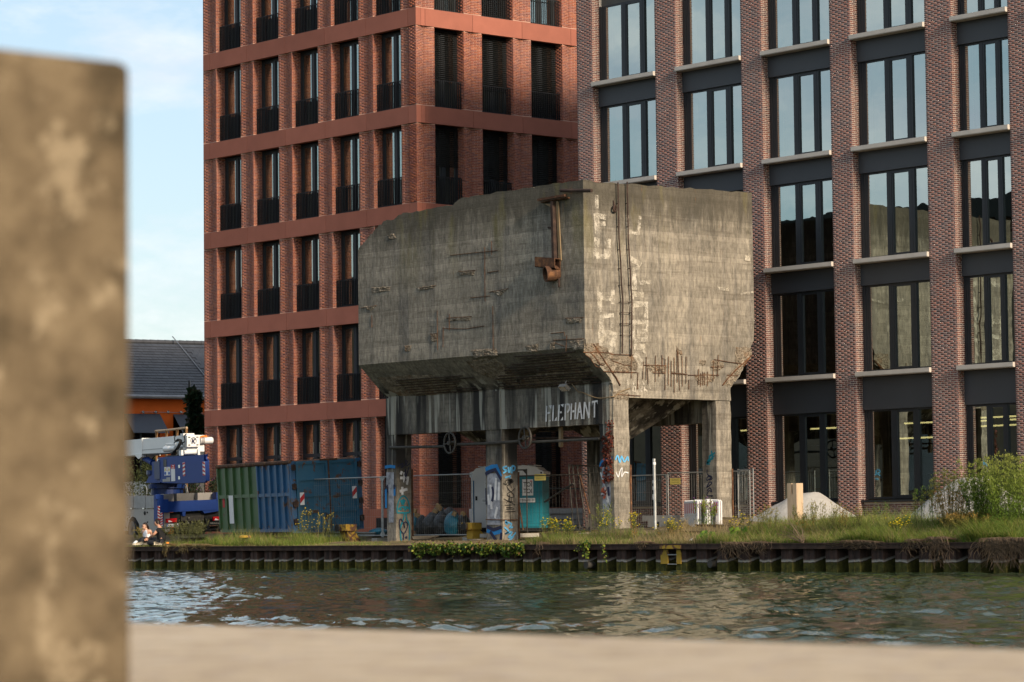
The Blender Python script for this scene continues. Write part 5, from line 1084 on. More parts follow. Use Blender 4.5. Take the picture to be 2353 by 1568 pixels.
for k, (x0, y0, x1, y1) in enumerate(((1200, 1168, 1460, 1165), (1215, 1198, 1385, 1192), (1240, 1215, 1420, 1218), (1400, 1165, 2170, 1175), (1380, 1195, 2170, 1205), (1150, 1222, 1900, 1232))):
    q = MB(); q.tube([onY(CN(x0, y0), 60.1+.1*k), onY(CN(x1, y1), 60.15+.1*k)], .026, 8); solo('scaffold_tube', q, GALV, tl6[k]+' galvanised tube lying on the ground behind the fence', 'tube', 'galvanised tubes lying behind the fence')

# ---------------------------------------------------------------- toilets
vf = np.array([-.757, .653, 0]); vf = np.array([math.cos(R(128)), math.sin(R(128)), 0]); vr = np.array([vf[1], -vf[0], 0])
def toilet(l, o, body, door, z0, H, num_white):
    t = thing('portable_toilet', l, 'toilet', o, 'portable toilets under the hopper'); o = np.array([o[0], o[1], z0]); w, d = 1.12, 1.12; hb_ = H*.82
    L_ = lambda u, v_, z: o+vr*u+vf*v_+HZ*z
    q = MB(); q.obox(L_(0, 0, .1), vr*w, vf*d, HZ*(hb_-.1)); part('cabin', q, body, t)
    q = MB(); q.obox(L_(-.02, -.02, 0), vr*(w+.04), vf*(d+.04), HZ*.1); part('base', q, BLACK_RUBBER, t)
    q = MB(); q.obox(L_(.12, -.03, .14), vr*(w-.24), vf*.03, HZ*(hb_*.94-.14)); 
    for z in np.linspace(.3, hb_*.5, 6): q.obox(L_(.28, -.042, z), vr*(w-.56), vf*.012, HZ*.03)
    ar = [L_(.14, -.03, hb_*.94)]+[L_(w/2+(w/2-.14)*math.cos(a), -.03, hb_*.94+.15*math.sin(a)) for a in np.linspace(math.pi, 0, 9)]; q.prism(ar, vf*.03)
    dr = part('door', q, door, t); h = MB(); h.obox(L_(.15, -.055, 1.0), vr*.06, vf*.025, HZ*.14); part('handle', h, BLACK_RUBBER, dr)
    q = MB(); pr2 = [(0, hb_), (-.04, hb_+.02), (-.04, hb_+.16), (.08, hb_+.20), (.18, hb_+.30), (w/2, hb_+.36), (w-.18, hb_+.30), (w-.08, hb_+.20), (w+.04, hb_+.16), (w+.04, hb_+.02), (w, hb_)]
    q.prism([L_(u, -.05, z) for u, z in pr2], vf*(d+.1))
    for k in range(4): q.obox(L_(.25+.2*k, -.04, hb_+.345), vr*.03, vf*(d+.08), HZ*.03)
    rf = part('roof', q, TOILET_WHITE, t); q = MB()
    for u in (.03, w-.03): q.lathe(L_(u, -.052, hb_+.11), -vf, [(0, .03), (.004, .03)], 10)
    part('lifting_eye', q, BLACK, rf)
    q = MB(); q.obox(L_(.46, -.047, 1.14), vr*.36, vf*.005, HZ*.52); s = part('sign', q, WHITE, t)
    for txt, z in (('TOI', 1.42), ('TOI', 1.21)): part('lettering', text_mesh(txt, L_(.50, -.05, z), vr, HZ, .15, .28, .012), BLACK, s)
    q = MB(); c = L_(.755, -.05, 1.60); q.prism([c+vr*a+HZ*b for a, b in ((0, -.035), (.03, .0), (.028, .02), (.012, .022), (0, .01), (-.012, .022), (-.028, .02), (-.03, 0))], -vf*.001); part('heart', q, RED, s)
    q = MB(); q.obox(L_(.36, -.047, .92), vr*.52, vf*.005, HZ*.14); s = part('number_plate', q, WHITE, t); part('lettering', text_mesh('02056-981 00', L_(.39, -.05, .955), vr, HZ, .07, .46), BLACK, s)
    q = MB(); q.obox(L_(.02, -.012, .2), vr*.08, vf*.012, HZ*(hb_-.3)); q.obox(L_(w-.10, -.012, .2), vr*.08, vf*.012, HZ*(hb_-.3)); part('corner_profile', q, TOILET_BLUE if num_white else body, t)
Yt = 61.9
a = onY(WC(122, 1310), Yt); H_t = onY(WC(300, 105), Yt)[2]-a[2]; toilet('white and blue portable toilet behind the graffitied middle leg', a, TOILET_WHITE, TOILET_WHITE, a[2], H_t, True)
b = onY(WC(1440, 1310), Yt); zz = b[2]; b = b-vr*1.12; toilet('teal portable toilet with white roof behind the dark fence', b, TOILET_TEAL, TOILET_TEAL, zz, onY(WC(1180, 90), Yt)[2]-zz, False)
q = MB(); q.box((-82.75, 69.2, .9), (-82.55, 80, 2.0)); w_ = thing('white_ramp_wall', 'low white panelled ramp wall with handrail in the alley', 'wall', (-82.6, 70, 1)); part('wall', q, TILE_WHITE, w_)
q = MB()
for z in (1.15, 1.36, 1.57, 1.78): q.box((-82.55, 69.2, z), (-82.53, 80, z+.02))
part('joint_rail', q, DARK_STEEL, w_)
q = MB(); q.tube([(-82.6, 69.4, 2.0), (-82.6, 69.4, 2.45), (-82.6, 70.5, 2.75), (-82.6, 80, 2.75)], .03, 6); part('handrail', q, DARK_STEEL, w_)
q = MB(); q.box((-84.0, 76.0, .9), (-75, 76.25, 2.0)); solo('white_alley_wall', q, TILE_WHITE, 'low white wall closing the alley behind the fence', 'wall')

# ---------------------------------------------------------------- rubbish bags
def bag(l, c, w, h, m_, sd, flop=0, name='rubbish_bag', g='rubbish bags heaped behind the fence'):
    nu, nv = 26, 18; vs = []; r_ = random.Random(sd)
    for j in range(nv+1):
        t = j/nv; z = h*t; rad = (w/2)*(math.sin(math.pi*min(1, .16+.84*t))**.55 if t < .98 else .18)*(1-.25*max(0, t-.75)*4*.6)
        for i in range(nu):
            a = 2*math.pi*i/nu; k = 1+.16*mnoise.noise((math.cos(a)*2+sd, math.sin(a)*2, t*3))+.09*mnoise.noise((math.cos(a)*5, math.sin(a)*5+sd, t*4))+.05*math.sin(a*9+sd)*max(0, t-.55)
            vs.append((c[0]+rad*k*math.cos(a)+flop*t*t, c[1]+rad*k*math.sin(a)*.85, c[2]+z+.03*h*mnoise.noise((a, t*5, sd))))
    fs = [(j*nu+i, j*nu+(i+1) % nu, (j+1)*nu+(i+1) % nu, (j+1)*nu+i) for j in range(nv) for i in range(nu)]+[tuple(range(nu-1, -1, -1)), tuple(range(nv*nu, nv*nu+nu))]
    return solo(name, MB().add(vs, fs), m_, l, 'rubbish bag', g, smooth=True)
YB = 60.7
for i, (x, yb, yt, w, m_, l, dy) in enumerate(((930, 850, 380, 270, BAG_BLUE, 'blue rubbish bag leaning at the left leg', .0), (1110, 960, 470, 280, BAG_BLACK, 'black rubbish bag right of the first blue bag', .05), (1330, 960, 410, 350, BAG_BLACK, 'black rubbish bag with brown card on top', -.05), (1580, 960, 390, 360, BAG_BLACK, 'black rubbish bag left of the tall blue bag', -.02), (1830, 930, 390, 330, BAG_BLUE, 'tall blue rubbish bag with brown card', -.12), (2080, 930, 430, 290, BAG_BLACK, 'black rubbish bag beside the yellow buffer', .05), (1480, 900, 240, 330, BAG_BLACK, 'dark rubbish sack on top behind the black bags', .45), (1760, 900, 290, 420, BAG_BLACK, 'dark sack slumped behind the tall blue bag', .45))):
    a = onY(KB(x, yb), YB+dy); h = onY(KB(x, yt), YB+dy)[2]-a[2]; b = onY(KB(x+w, yb), YB+dy); bag(l, a, (b[0]-a[0])*.86, h, m_, i+1, (.1 if i == 6 else 0))
a = onY(KB(90, 940), 60.9); bag('blue rubbish bag lying left of the left leg', a, .75, onY(KB(150, 775), 60.9)[2]-a[2], BAG_BLUE, 20)
for i, (x, y, s, l) in enumerate(((905, 420, .20, 'brown card in the first blue bag'), (970, 520, .22, 'brown card at the rim of the first blue bag'), (1470, 350, .28, 'brown card on the black bags'), (1390, 415, .18, 'torn pale card on the black bag'), (1840, 490, .22, 'brown card strip in the tall blue bag'), (2050, 480, .18, 'crumpled card on the bag beside the buffer'))):
    p = onY(KB(x, y), YB-.28); q = MB()
    for k in range(3): e = np.array([s*rnd.uniform(.6, 1), rnd.uniform(-.05, .05), rnd.uniform(-.5, .3)*s]); q.obox(p-e/2, e, (.01, .05, .03), (s*.15, .01, s*rnd.uniform(.3, .5)))
    solo('cardboard_scrap', q, CARD, l, 'cardboard', 'cardboard scraps in the rubbish')
# ---------------------------------------------------------------- mobile crane on a truck, seen from behind left
tu = np.array([math.cos(R(168)), math.sin(R(168)), 0]); tl_ = np.array([tu[1]*1.0, -tu[0], 0])      # forwards; to its right
TO = onY(T1(374, 1180), 62.0); TO[2] = 1.05
trk = thing('mobile_crane', 'blue and white mobile crane truck parked with its boom forward', 'crane truck', TO)
def Lp(p, t=0.0): return onP(p, TO+tl_*t, tl_)
def Rp(p, s=0.0): return onP(p, TO+tu*s, tu)
def lprism(mb, pts, t, th, crp=T2): mb.prism([Lp(crp(*p), t) for p in pts], tl_*th)
def rprism(mb, pts, s, th, crp=T1): mb.prism([Rp(crp(*p), s) for p in pts], tu*th)
def tpart(n, m_, fn, par=None, **k): q = MB(); fn(q); return part(n, q, m_, par or trk, **k)
tpart('deck_beam', BLUE_TRUCK, lambda q: (rprism(q, [(440, 875), (1100, 848), (1100, 965), (440, 1000)], 0, .35), rprism(q, [(650, 965), (690, 965), (690, 1040), (660, 1040)], .02, .2), rprism(q, [(880, 970), (1100, 950), (1060, 985), (905, 1010)], .02, .2), rprism(q, [(432, 850), (495, 850), (495, 1000), (432, 1000)], -.04, .4)))
tpart('outrigger_column', BLUE_TRUCK, lambda q: (rprism(q, [(368, 795), (440, 795), (440, 1170), (368, 1130)], -.05, .35), rprism(q, [(350, 800), (400, 790), (400, 850), (350, 850)], -.08, .2)))
for x0, x1, y0, y1, sg in ((373, 399, 925, 1092, 1), (403, 430, 1002, 1150, -1)):
    s_ = tpart('warning_plate', WHITE, lambda q: rprism(q, [(x0, y0), (x1, y0), (x1, y1), (x0, y1)], -.062, .008))
    k = 5; dy = (y1-y0)/k
    for j in range(k): tpart('stripe', RED, lambda q: rprism(q, [(x0, y0+dy*j+(0 if sg > 0 else dy*.45)), (x1, y0+dy*j+(dy*.45 if sg > 0 else 0)), (x1, y0+dy*j+(dy*.95 if sg > 0 else dy*.5)), (x0, y0+dy*j+(dy*.5 if sg > 0 else dy*.95))], -.066, .003), s_)
tpart('deck_box', GREY_PAINT, lambda q: rprism(q, [(440, 790), (556, 788), (556, 872), (440, 876)], .5, .8)); tpart('deck_box', GREY_DARK, lambda q: rprism(q, [(590, 782), (828, 775), (828, 868), (590, 872)], .8, .8)); tpart('deck_box', GREY_PAINT, lambda q: rprism(q, [(829, 775), (1060, 768), (1060, 855), (829, 860)], .5, .8))
tpart('outrigger_column', BLUE_TRUCK, lambda q: rprism(q, [(1042, 768), (1100, 766), (1100, 860), (1042, 862)], -.02, .4))
tpart('rear_frame', CHASSIS, lambda q: (rprism(q, [(440, 1003), (1100, 975), (1100, 1110), (455, 1150)], .22, .3), rprism(q, [(460, 1180), (1100, 1150), (1100, 1215), (800, 1222), (600, 1190)], .35, .3), q.tube([Rp(T1(745, 1210), -.05), Rp(T1(1110, 1190), -.05)], .05, 8), q.tube([Rp(T1(920, 1050), .1), Rp(T1(950, 1180), .0)], .06, 8)))
tpart('cross_beam', DARK_STEEL, lambda q: rprism(q, [(640, 1040), (900, 1030), (900, 1090), (640, 1100)], .1, .15))
for p in ((722, 1062), (867, 1110), (715, 1115)): tpart('coupling', CHROME, lambda q: q.lathe(Rp(T1(*p), .08), -tu, [(0, .03), (.06, .03)], 8))
tpart('underrun_bar', CHASSIS, lambda q: rprism(q, [(945, 1105), (1110, 1098), (1110, 1140), (945, 1148)], -.05, .12))
part('lettering', text_mesh('MAN', Rp(T1(975, 1131), -.058), tl_*1.0, HZ, (Rp(T1(975, 1112), 0)-Rp(T1(975, 1131), 0))[2], np.linalg.norm(Rp(T1(1072, 1128), 0)-Rp(T1(975, 1131), 0)), .02), CHROME, trk)
for p in ([(474, 1070), (592, 1064), (592, 1108), (474, 1114)], [(1004, 1048), (1110, 1042), (1110, 1084), (1010, 1090)]):
    l_ = tpart('tail_lamp', LAMP_RED, lambda q: rprism(q, p, -.05, .12)); x, y = p[0]; tpart('lens', WHITE, lambda q: rprism(q, [(x+18, y+40), (x+68, y+38), (x+55, y+28), (x+25, y+16)], -.054, .003), l_)
pl = tpart('number_plate', WHITE, lambda q: rprism(q, [(474, 1132), (616, 1124), (616, 1160), (474, 1168)], -.05, .02)); tpart('plate_band', SIGNBLUE, lambda q: rprism(q, [(474, 1132), (486, 1131), (486, 1167), (474, 1168)], -.054, .002), pl)
for i, x in enumerate((496, 512, 534, 552, 570, 590)): tpart('character', BLACK, lambda q: rprism(q, [(x, 1138), (x+10, 1137), (x+10, 1156), (x, 1157)] if i % 2 else [(x, 1138), (x+4, 1138), (x+4, 1149), (x+10, 1149), (x+10, 1156), (x, 1157)], -.054, .002), pl)
def wheel(c, ax):
    w_ = MB(); w_.lathe(c, ax, [(0, .40), (.03, .50), (.08, .53), (.24, .53), (.29, .50), (.32, .40)], 24); wo = part('wheel', w_, BLACK_RUBBER, trk); r_ = MB(); r_.lathe(np.array(c)-np.array(ax)*.004, ax, [(0, .12), (.05, .30), (.02, .34), (.0, .34)][::-1], 16); part('rim', r_, GREY_DARK, wo)
for t in (.35, 1.75):
    for s in (.9, 2.3): wheel(TO+tu*s+tl_*t+HZ*.50, tl_)
wheel(Lp(T1(80, 1195), .06), tl_)
# grey body along the left side
tpart('side_body', GREY_PAINT, lambda q: (q.prism([Lp(T1(*p), .02) for p in ((370, 960), (370, 1222), (172, 1235), (160, 1130), (120, 1060), (60, 1030), (-200, 1040), (-200, 955))], tl_*.5),))
for x0, x1 in ((236, 360), (100, 232), (-40, 96)):
    b = tpart('locker', ZINC, lambda q: lprism(q, [(x0, 812), (x1, 806), (x1, 946), (x0, 952)], -.02, .5, T1)); tpart('latch', CHROME, lambda q: lprism(q, [(x0+95, 947), (x0+118, 947), (x0+118, 960), (x0+95, 960)], -.035, .02, T1), b)
tpart('fuel_cap', BLACK_RUBBER, lambda q: q.lathe(Lp(T1(228, 1006), .02), -tl_, [(0, .07), (.03, .07)], 12)); tpart('side_lamp', ORANGE, lambda q: lprism(q, [(350, 975), (362, 975), (362, 1010), (350, 1010)], -.02, .05, T1))
for x in (250, 252): tpart('latch', BLACK_RUBBER, lambda q: lprism(q, [(x-4, 990+ (x-250)*55), (x+4, 990+(x-250)*55), (x+4, 1008+(x-250)*55), (x-4, 1008+(x-250)*55)], .0, .02, T1))
tpart('grab_rail', GALV, lambda q: (q.tube(smooth_pts([Lp(T1(*p), .2) for p in ((160, 800), (172, 705), (240, 698), (250, 790))], 5), .022, 6),)); tpart('grab_rail', GALV, lambda q: (q.tube(smooth_pts([Lp(T1(*p), 1.6) for p in ((632, 690), (690, 676), (718, 775))], 5), .022, 6), q.tube([Lp(T1(680, 700), 1.6), Lp(T1(700, 780), 1.6)], .03, 6)))
tpart('deck', GREY_DARK, lambda q: q.obox(TO+tu*.3+HZ*(Rp(T1(440, 876))[2]-TO[2]-.12), tu*8, tl_*2.5, HZ*.1))
# slewing ring
cT = Lp(T1(480, 770), 1.2); 
tpart('slewing_ring', BLUE_DARK, lambda q: q.lathe((cT[0], cT[1], Lp(T1(480, 800), 1.2)[2]), (0, 0, 1), [(0, .62), (.25, .62), (.25, .72), (.42, .72), (.42, .66), (.62, .66), (.80, .8), (.95, .8)], 32))
# superstructure
tpart('house', BLUE_TRUCK, lambda q: (lprism(q, [(595, 785), (1050, 752), (1660, 722), (1690, 1340), (1680, 1385), (1075, 1408), (660, 1400), (600, 1370)], .40, 0), ) if 0 else q.prism([Lp(T2(*p), .40) for p in ((595, 785), (1050, 752), (1660, 722), (1690, 1340), (1680, 1385), (1075, 1408), (660, 1400), (600, 1370))], tu*1.35+tl_*.62))
tpart('side_door', BLUE_TRUCK, lambda q: (lprism(q, [(1062, 900), (1690, 872), (1706, 1350), (1680, 1388), (1100, 1412), (1075, 1380)], .30, .1),))
tpart('front_bracket', BLUE_TRUCK, lambda q: (lprism(q, [(262, 1402), (300, 1320), (412, 1090), (405, 892), (512, 885), (560, 785), (597, 785), (597, 1400)], .46, .9),))
tpart('front_plate', BLUE_DARK, lambda q: lprism(q, [(452, 890), (590, 880), (598, 1305), (468, 1312)], .38, .08)); tpart('lamp', CHROME, lambda q: q.lathe(Lp(T2(572, 850), .42), -tl_, [(0, .05), (.05, .05)], 10))
tpart('rear_plate', BLUE_TRUCK, lambda q: (lprism(q, [(1650, 722), (1740, 705), (1708, 770), (1712, 830), (1752, 850), (1768, 1355), (1700, 1362), (1690, 1340)], .5, .06)))
v = tpart('louvre', BLACK_METAL, lambda q: lprism(q, [(680, 835), (756, 830), (760, 1012), (685, 1018)], .392, .02))
for j in range(6): tpart('slat', GREY_DARK, lambda q: lprism(q, [(712, 848+j*27), (756, 846+j*27), (757, 862+j*27), (713, 864+j*27)], .388, .004), v)
for x0, x1, y0, y1, sg in ((1146, 1200, 902, 1238, -1), (1624, 1680, 886, 1220, 1)):
    s_ = tpart('warning_plate', WHITE, lambda q: lprism(q, [(x0, y0+3), (x1, y0), (x1+10, y1-4), (x0+10, y1)], .292, .006)); dy = (y1-y0)/3.5
    for j in range(4):
        a = y0+dy*j+(0 if sg > 0 else -dy*.1); o_ = dy*.32
        tpart('stripe', RED, lambda q: lprism(q, [(x0+j*3, max(y0, a+(0 if sg > 0 else o_))), (x1+j*3, max(y0, a+(o_ if sg > 0 else 0))), (x1+j*3+2, min(y1, a+(o_ if sg > 0 else 0)+dy*.48)), (x0+j*3+2, min(y1, a+(0 if sg > 0 else o_)+dy*.48))], .288, .003), s_)
lab = tpart('safety_label', WHITE, lambda q: lprism(q, [(706, 1020), (846, 1014), (850, 1218), (708, 1226)], .392, .005))
for x in (730, 820): tpart('triangle', SIGNYEL, lambda q: lprism(q, [(x-24, 1108), (x+24, 1106), (x, 1032)], .389, .002), lab); tpart('disc', SIGNBLUE, lambda q: q.prism([Lp(T2(x+22*math.cos(a), 1170+40*math.sin(a)), .389) for a in np.linspace(0, 6.0, 14)], tl_*.002), lab)
tpart('ring', RED, lambda q: q.ribbon([Lp(T2(775+22*math.cos(a), 1068+38*math.sin(a)), .388) for a in np.linspace(0, 6.283, 18)], .012, -tl_, .001), lab)
lab = tpart('inspection_label', WHITE, lambda q: lprism(q, [(866, 1064), (962, 1060), (970, 1356), (876, 1362)], .392, .005)); tpart('logo_panel', RED, lambda q: lprism(q, [(864, 964), (960, 960), (962, 1060), (866, 1064)], .391, .006), lab); tpart('mark', WHITE, lambda q: (lprism(q, [(888, 980), (935, 975), (940, 1008), (900, 990)], .388, .002), lprism(q, [(882, 1032), (946, 1028), (946, 1046), (882, 1050)], .388, .002)), lab)
tpart('type_label', ZINC, lambda q: (lprism(q, [(664, 1312), (756, 1306), (756, 1270), (850, 1264), (852, 1366), (666, 1374)], .392, .004),))
for y in (1000, 1275): tpart('hinge', CHROME, lambda q: lprism(q, [(1042, y-30), (1080, y-34), (1084, y+40), (1046, y+44)], .28, .05))
# boom
b_t = Lp(T2(1245, 258), .75); b_b = Lp(T2(1245, 700), .75); bs = Lp(T2(185, 690), .75); dl = (bs-b_t)@tu
zt, zb = Lp(T2(1110, 256), .75)[2], Lp(T2(600, 690), .75)[2]
BO = np.array([b_t[0], b_t[1], 0])
tpart('boom', WHITE_PAINT, lambda q: (q.obox(BO+HZ*zb, tu*11, tl_*.72, HZ*(zt-zb)),)); 
tpart('boom_collar', WHITE_PAINT, lambda q: (q.obox(BO+tu*dl+HZ*(zb-.03)-tl_*.03, tu*.10, tl_*.78, HZ*(zt-zb+.06)), q.prism([Lp(T2(*p), .70) for p in ((0, 690), (170, 712), (160, 770), (80, 826), (0, 740))], tl_*.5)))
tpart('boom_seam', ZINC, lambda q: q.obox(BO+HZ*(zb+(zt-zb)*.28)-tl_*.012, tu*dl, tl_*.012, HZ*.02))
hd = tpart('boom_head', WHITE_PAINT, lambda q: (rprism(q, [(1252, 258), (1560, 250), (1562, 525), (1254, 532)], (BO-TO)@tu-.18, .2, T2), rprism(q, [(1165, 206), (1432, 205), (1432, 256), (1168, 262)], (BO-TO)@tu+.1, .3, T2), lprism(q, [(1160, 262), (1250, 258), (1254, 534), (1165, 530)], .72, .4)))
s0 = (BO-TO)@tu-.185
for x, y in ((1308, 302), (1505, 298), (1310, 488), (1506, 484)): tpart('slot', BLACK, lambda q: rprism(q, [(x-26, y-12), (x+26, y-13), (x+26, y+12), (x-26, y+13)], s0, .004, T2), hd)
tpart('emblem', NAVY_SPRAY, lambda q: (q.ribbon([Rp(T2(1410+66*math.cos(R(a)), 390+78*math.sin(R(a))), s0) for a in range(-200, 60, 12)], [.012+.02*math.sin(math.pi*i/21) for i in range(22)], -tu, .003), q.ribbon([Rp(T2(1395, 340), s0), Rp(T2(1372, 455), s0)], .05, -tu, .003), q.ribbon([Rp(T2(1462, 330), s0), Rp(T2(1392, 405), s0)], .04, -tu, .003), q.ribbon([Rp(T2(1405, 395), s0), Rp(T2(1438, 455), s0)], .05, -tu, .003)), hd)
mc = Rp(T2(1560, 382), s0+.12); me_ = Rp(T2(1872, 374), s0+.12); ml = np.linalg.norm(me_-mc)
tpart('hoist_motor', WHITE_PAINT, lambda q: q.lathe(mc, me_-mc, [(0, .135), (ml*.33, .135), (ml*.34, .13), (ml*.93, .13), (ml, .10)], 24))
tpart('fin_collar', GREY_PAINT, lambda q: [q.lathe(mc+(me_-mc)*(.04+.035*k), me_-mc, [(0, .142), (.012, .142)], 20) for k in range(8)])
tpart('hose', ORANGE, lambda q: q.tube(smooth_pts([Rp(T2(*p), s0+.05) for p in ((1560, 300), (1640, 275), (1735, 282))], 5), .032, 8))
tpart('winch_frame', WHITE_PAINT, lambda q: (rprism(q, [(1165, 538), (1485, 530), (1470, 715), (1175, 720)], s0+.35, .3, T2), rprism(q, [(1118, 610), (1160, 608), (1168, 735), (1118, 738)], s0+.1, .25, T2), rprism(q, [(1516, 590), (1566, 588), (1572, 722), (1518, 724)], s0+.1, .25, T2), q.tube([Rp(T2(1180, 668), s0+.2), Rp(T2(1470, 655), s0+.2)], .08, 12), lprism(q, [(1000, 560), (1130, 540), (1140, 740), (1000, 735)], .8, .3)))
tpart('hydraulic_motor', WHITE_PAINT, lambda q: (q.lathe(Lp(T2(722, 590), .55), -tu, [(0, .06), (.04, .115), (.5, .115), (.62, .09), (1.1, .10)], 14), q.tube(smooth_pts([Lp(T2(*p), .6) for p in ((742, 545), (740, 470), (800, 460), (985, 458))], 4), .025, 6)))
for k in range(6): tpart('hydraulic_hose', BLACK_RUBBER, lambda q: q.tube(smooth_pts([Lp(T2(*p), .48+.03*k) for p in ((990+22*k, 400-6*k), (1040+14*k, 352+3*k), (1075+8*k, 420), (1010+8*k, 560), (935+9*k, 640), (880+18*k, 720))], 5), .034, 6))
tpart('hydraulic_hose', BLACK_RUBBER, lambda q: (q.tube(smooth_pts([Lp(T2(*p), .6) for p in ((985, 265), (955, 300), (965, 420), (940, 440))], 5), .022, 6), q.tube(smooth_pts([Lp(T2(*p), .6) for p in ((1235, 225), (1195, 270), (1200, 400), (1150, 430), (1140, 490))], 5), .026, 6)))
tpart('ram', BLUE_TRUCK, lambda q: (q.tube([Lp(T2(170, 765), .95), Lp(T2(430, 915), .95)], .12, 14),)); tpart('ram_head', WHITE_PAINT, lambda q: q.lathe(Lp(T2(130, 760), .85), tl_, [(0, .09), (.3, .09)], 12))
tpart('pipe_rack', DARK_STEEL, lambda q: (q.tube([Lp(T2(180, 715), .62), Lp(T2(1000, 680), .62)], .03, 6), q.tube([Lp(T2(280, 725), .62), Lp(T2(280, 790), .62)], .02, 6), lprism(q, [(730, 740), (1040, 722), (1040, 745), (735, 770)], .5, .5)))
# timber guard rail behind the boom
gr = thing('timber_guard_rail', 'timber guard rail with four posts rising behind the crane boom', 'railing', np.array([*(TO+tl_*4.0+tu*2)[:2], 1.1])); 
for x, y0, y1 in ((520, 1300, 135), (760, 1300, 125), (1016, 1300, 92), (1241, 1300, 68)): q = MB(); q.tube([Lp(T2(x, 1500), 4.0), Lp(T2(x, y1), 4.0)], .055, 6); part('post', q, WOOD_BROWN, gr)
q = MB(); q.tube([Lp(T2(*p), 4.0) for p in ((495, 152), (745, 132), (1020, 100), (1252, 70))], .045, 6); part('rail', q, WOOD, gr)
q = MB(); a = Lp(T1(-100, 655), 6.5); b = Lp(T1(320, 640), 6.5); q.prism([a, b, b-HZ*2.2, a-HZ*2.2], tl_*.3); solo('pale_wall', q, TILE_WHITE, 'low pale wall behind the crane truck', 'wall')

# ---------------------------------------------------------------- street lamp and tree in front of the orange house
hq = CAM+ray(OH(815, 1480))*128; lam = thing('street_lamp', 'black street lamp post with flat head before the orange wall', 'street lamp', (hq[0], hq[1], 1.2))
w3 = lambda x, y, o=0.: CAM+ray(OH(x, y))*(128+o)
q = MB(); q.tube([np.array([hq[0], hq[1], 1.2]), w3(806, 985)], .13, 8, r1=.10); part('post', q, BLACK_METAL, lam); q = MB(); q.obox(w3(706, 1004), w3(800, 990)-w3(706, 1004), HZ*.10, FW*.3); q.obox(w3(795, 1045), w3(820, 1045)-w3(795, 1045), HZ*1.0, FW*.25); part('head', q, BLACK_METAL, lam)
def leaves(n, pos, size, sd, aspect=.5, droop=0., up=None):
    """n leaf blades as pointed quads; pos(rng, n) -> (n,3)"""
    g = np.random.default_rng(sd); P = pos(g, n); d = g.normal(size=(n, 3)); d[:, 2] -= droop
    if up is not None: d = d*.55+np.array(up)
    d /= np.linalg.norm(d, axis=1)[:, None]; e = np.cross(d, g.normal(size=(n, 3))); e /= np.linalg.norm(e, axis=1)[:, None]+1e-9
    s = size*(.6+.8*g.random(n))[:, None]; nn = np.cross(d, e)
    v = np.stack([P, P+d*s*.45+e*s*aspect*.5+nn*s*.08, P+d*s, P+d*s*.45-e*s*aspect*.5+nn*s*.08], 1)
    return v.reshape(-1, 3), np.arange(4*n).reshape(n, 4), g.random(n)
tr = thing('young_tree', 'slender dark leaved young tree beside the street lamp', 'tree', (*(w3(880, 1700)[:2]), 1.2)); q = MB(); tk = [np.array([*w3(880, 1500)[:2], 1.2]), w3(878, 1430), w3(880, 1250), w3(895, 1050), w3(880, 930)]
q.tube(smooth_pts(tk, 4), .09, 7, r1=.02)
for a, b in (((882, 1300), (940, 1230)), ((884, 1350), (840, 1280)), ((888, 1150), (915, 1090)), ((884, 1400), (960, 1380)), ((884, 1420), (820, 1440))): q.tube([w3(*a), w3(*b)], .035, 5, r1=.01)
part('trunk', q, BARK, tr); cl = [(880, 920, 38), (905, 960, 26), (840, 1000, 26), (880, 1050, 30), (900, 1110, 22), (850, 1120, 20), (840, 1180, 30), (900, 1250, 60), (940, 1290, 42), (860, 1330, 45), (930, 1380, 55), (870, 1430, 60), (960, 1450, 50), (1000, 1480, 40), (830, 1470, 40), (900, 1200, 30), (920, 1180, 18)]
def posc(g, n):
    k = g.integers(0, len(cl), n); o = np.array([w3(a, b) for a, b, r in cl])[k]; r = np.array([c[2] for c in cl])[k]*128/6687.6/6.2
    return o+g.normal(size=(n, 3))*r[:, None]*.55
v, f, t = leaves(1500, posc, .30, 3, .7); o = np_obj('crown', v, f, TREE_LEAF, tr, t, org_of(tr))

# ---------------------------------------------------------------- plants
gr_ = np.random.default_rng(17)
def blades(n, xy, hfun, lean=.35, width=.012, zoff=0.0, seg=3, sd=0):
    g = np.random.default_rng(sd); P = xy(g, n); h = hfun(P, g)*(.55+.75*g.random(n)); a = g.random(n)*6.283; l = lean*(.3+g.random(n))*h
    base = np.stack([P[:, 0], P[:, 1], gfun(P[:, 0], P[:, 1])+zoff-.03], 1); dx = np.stack([np.cos(a), np.sin(a), 0*a], 1); sx = np.stack([-np.sin(a*1.7), np.cos(a*1.7), 0*a], 1)
    rows = []
    for k in range(seg+1):
        t = k/seg; c = base+dx*(l*t*t)[:, None]+np.stack([0*h, 0*h, h*(t-.12*t*t)], 1); w = width*(1-t*.92)
        rows += [c-sx*w/2, c+sx*w/2]
    v = np.stack(rows, 1); m_ = 2*(seg+1); f = np.array([(2*k, 2*k+1, 2*k+3, 2*k+2) for k in range(seg)]); F = (np.arange(n)[:, None, None]*m_+f[None]).reshape(-1, 4)
    return v.reshape(-1, 3), F, np.repeat(g.random(n), seg)
def gx(px): return onY((px, 1248), 56.7)[0]
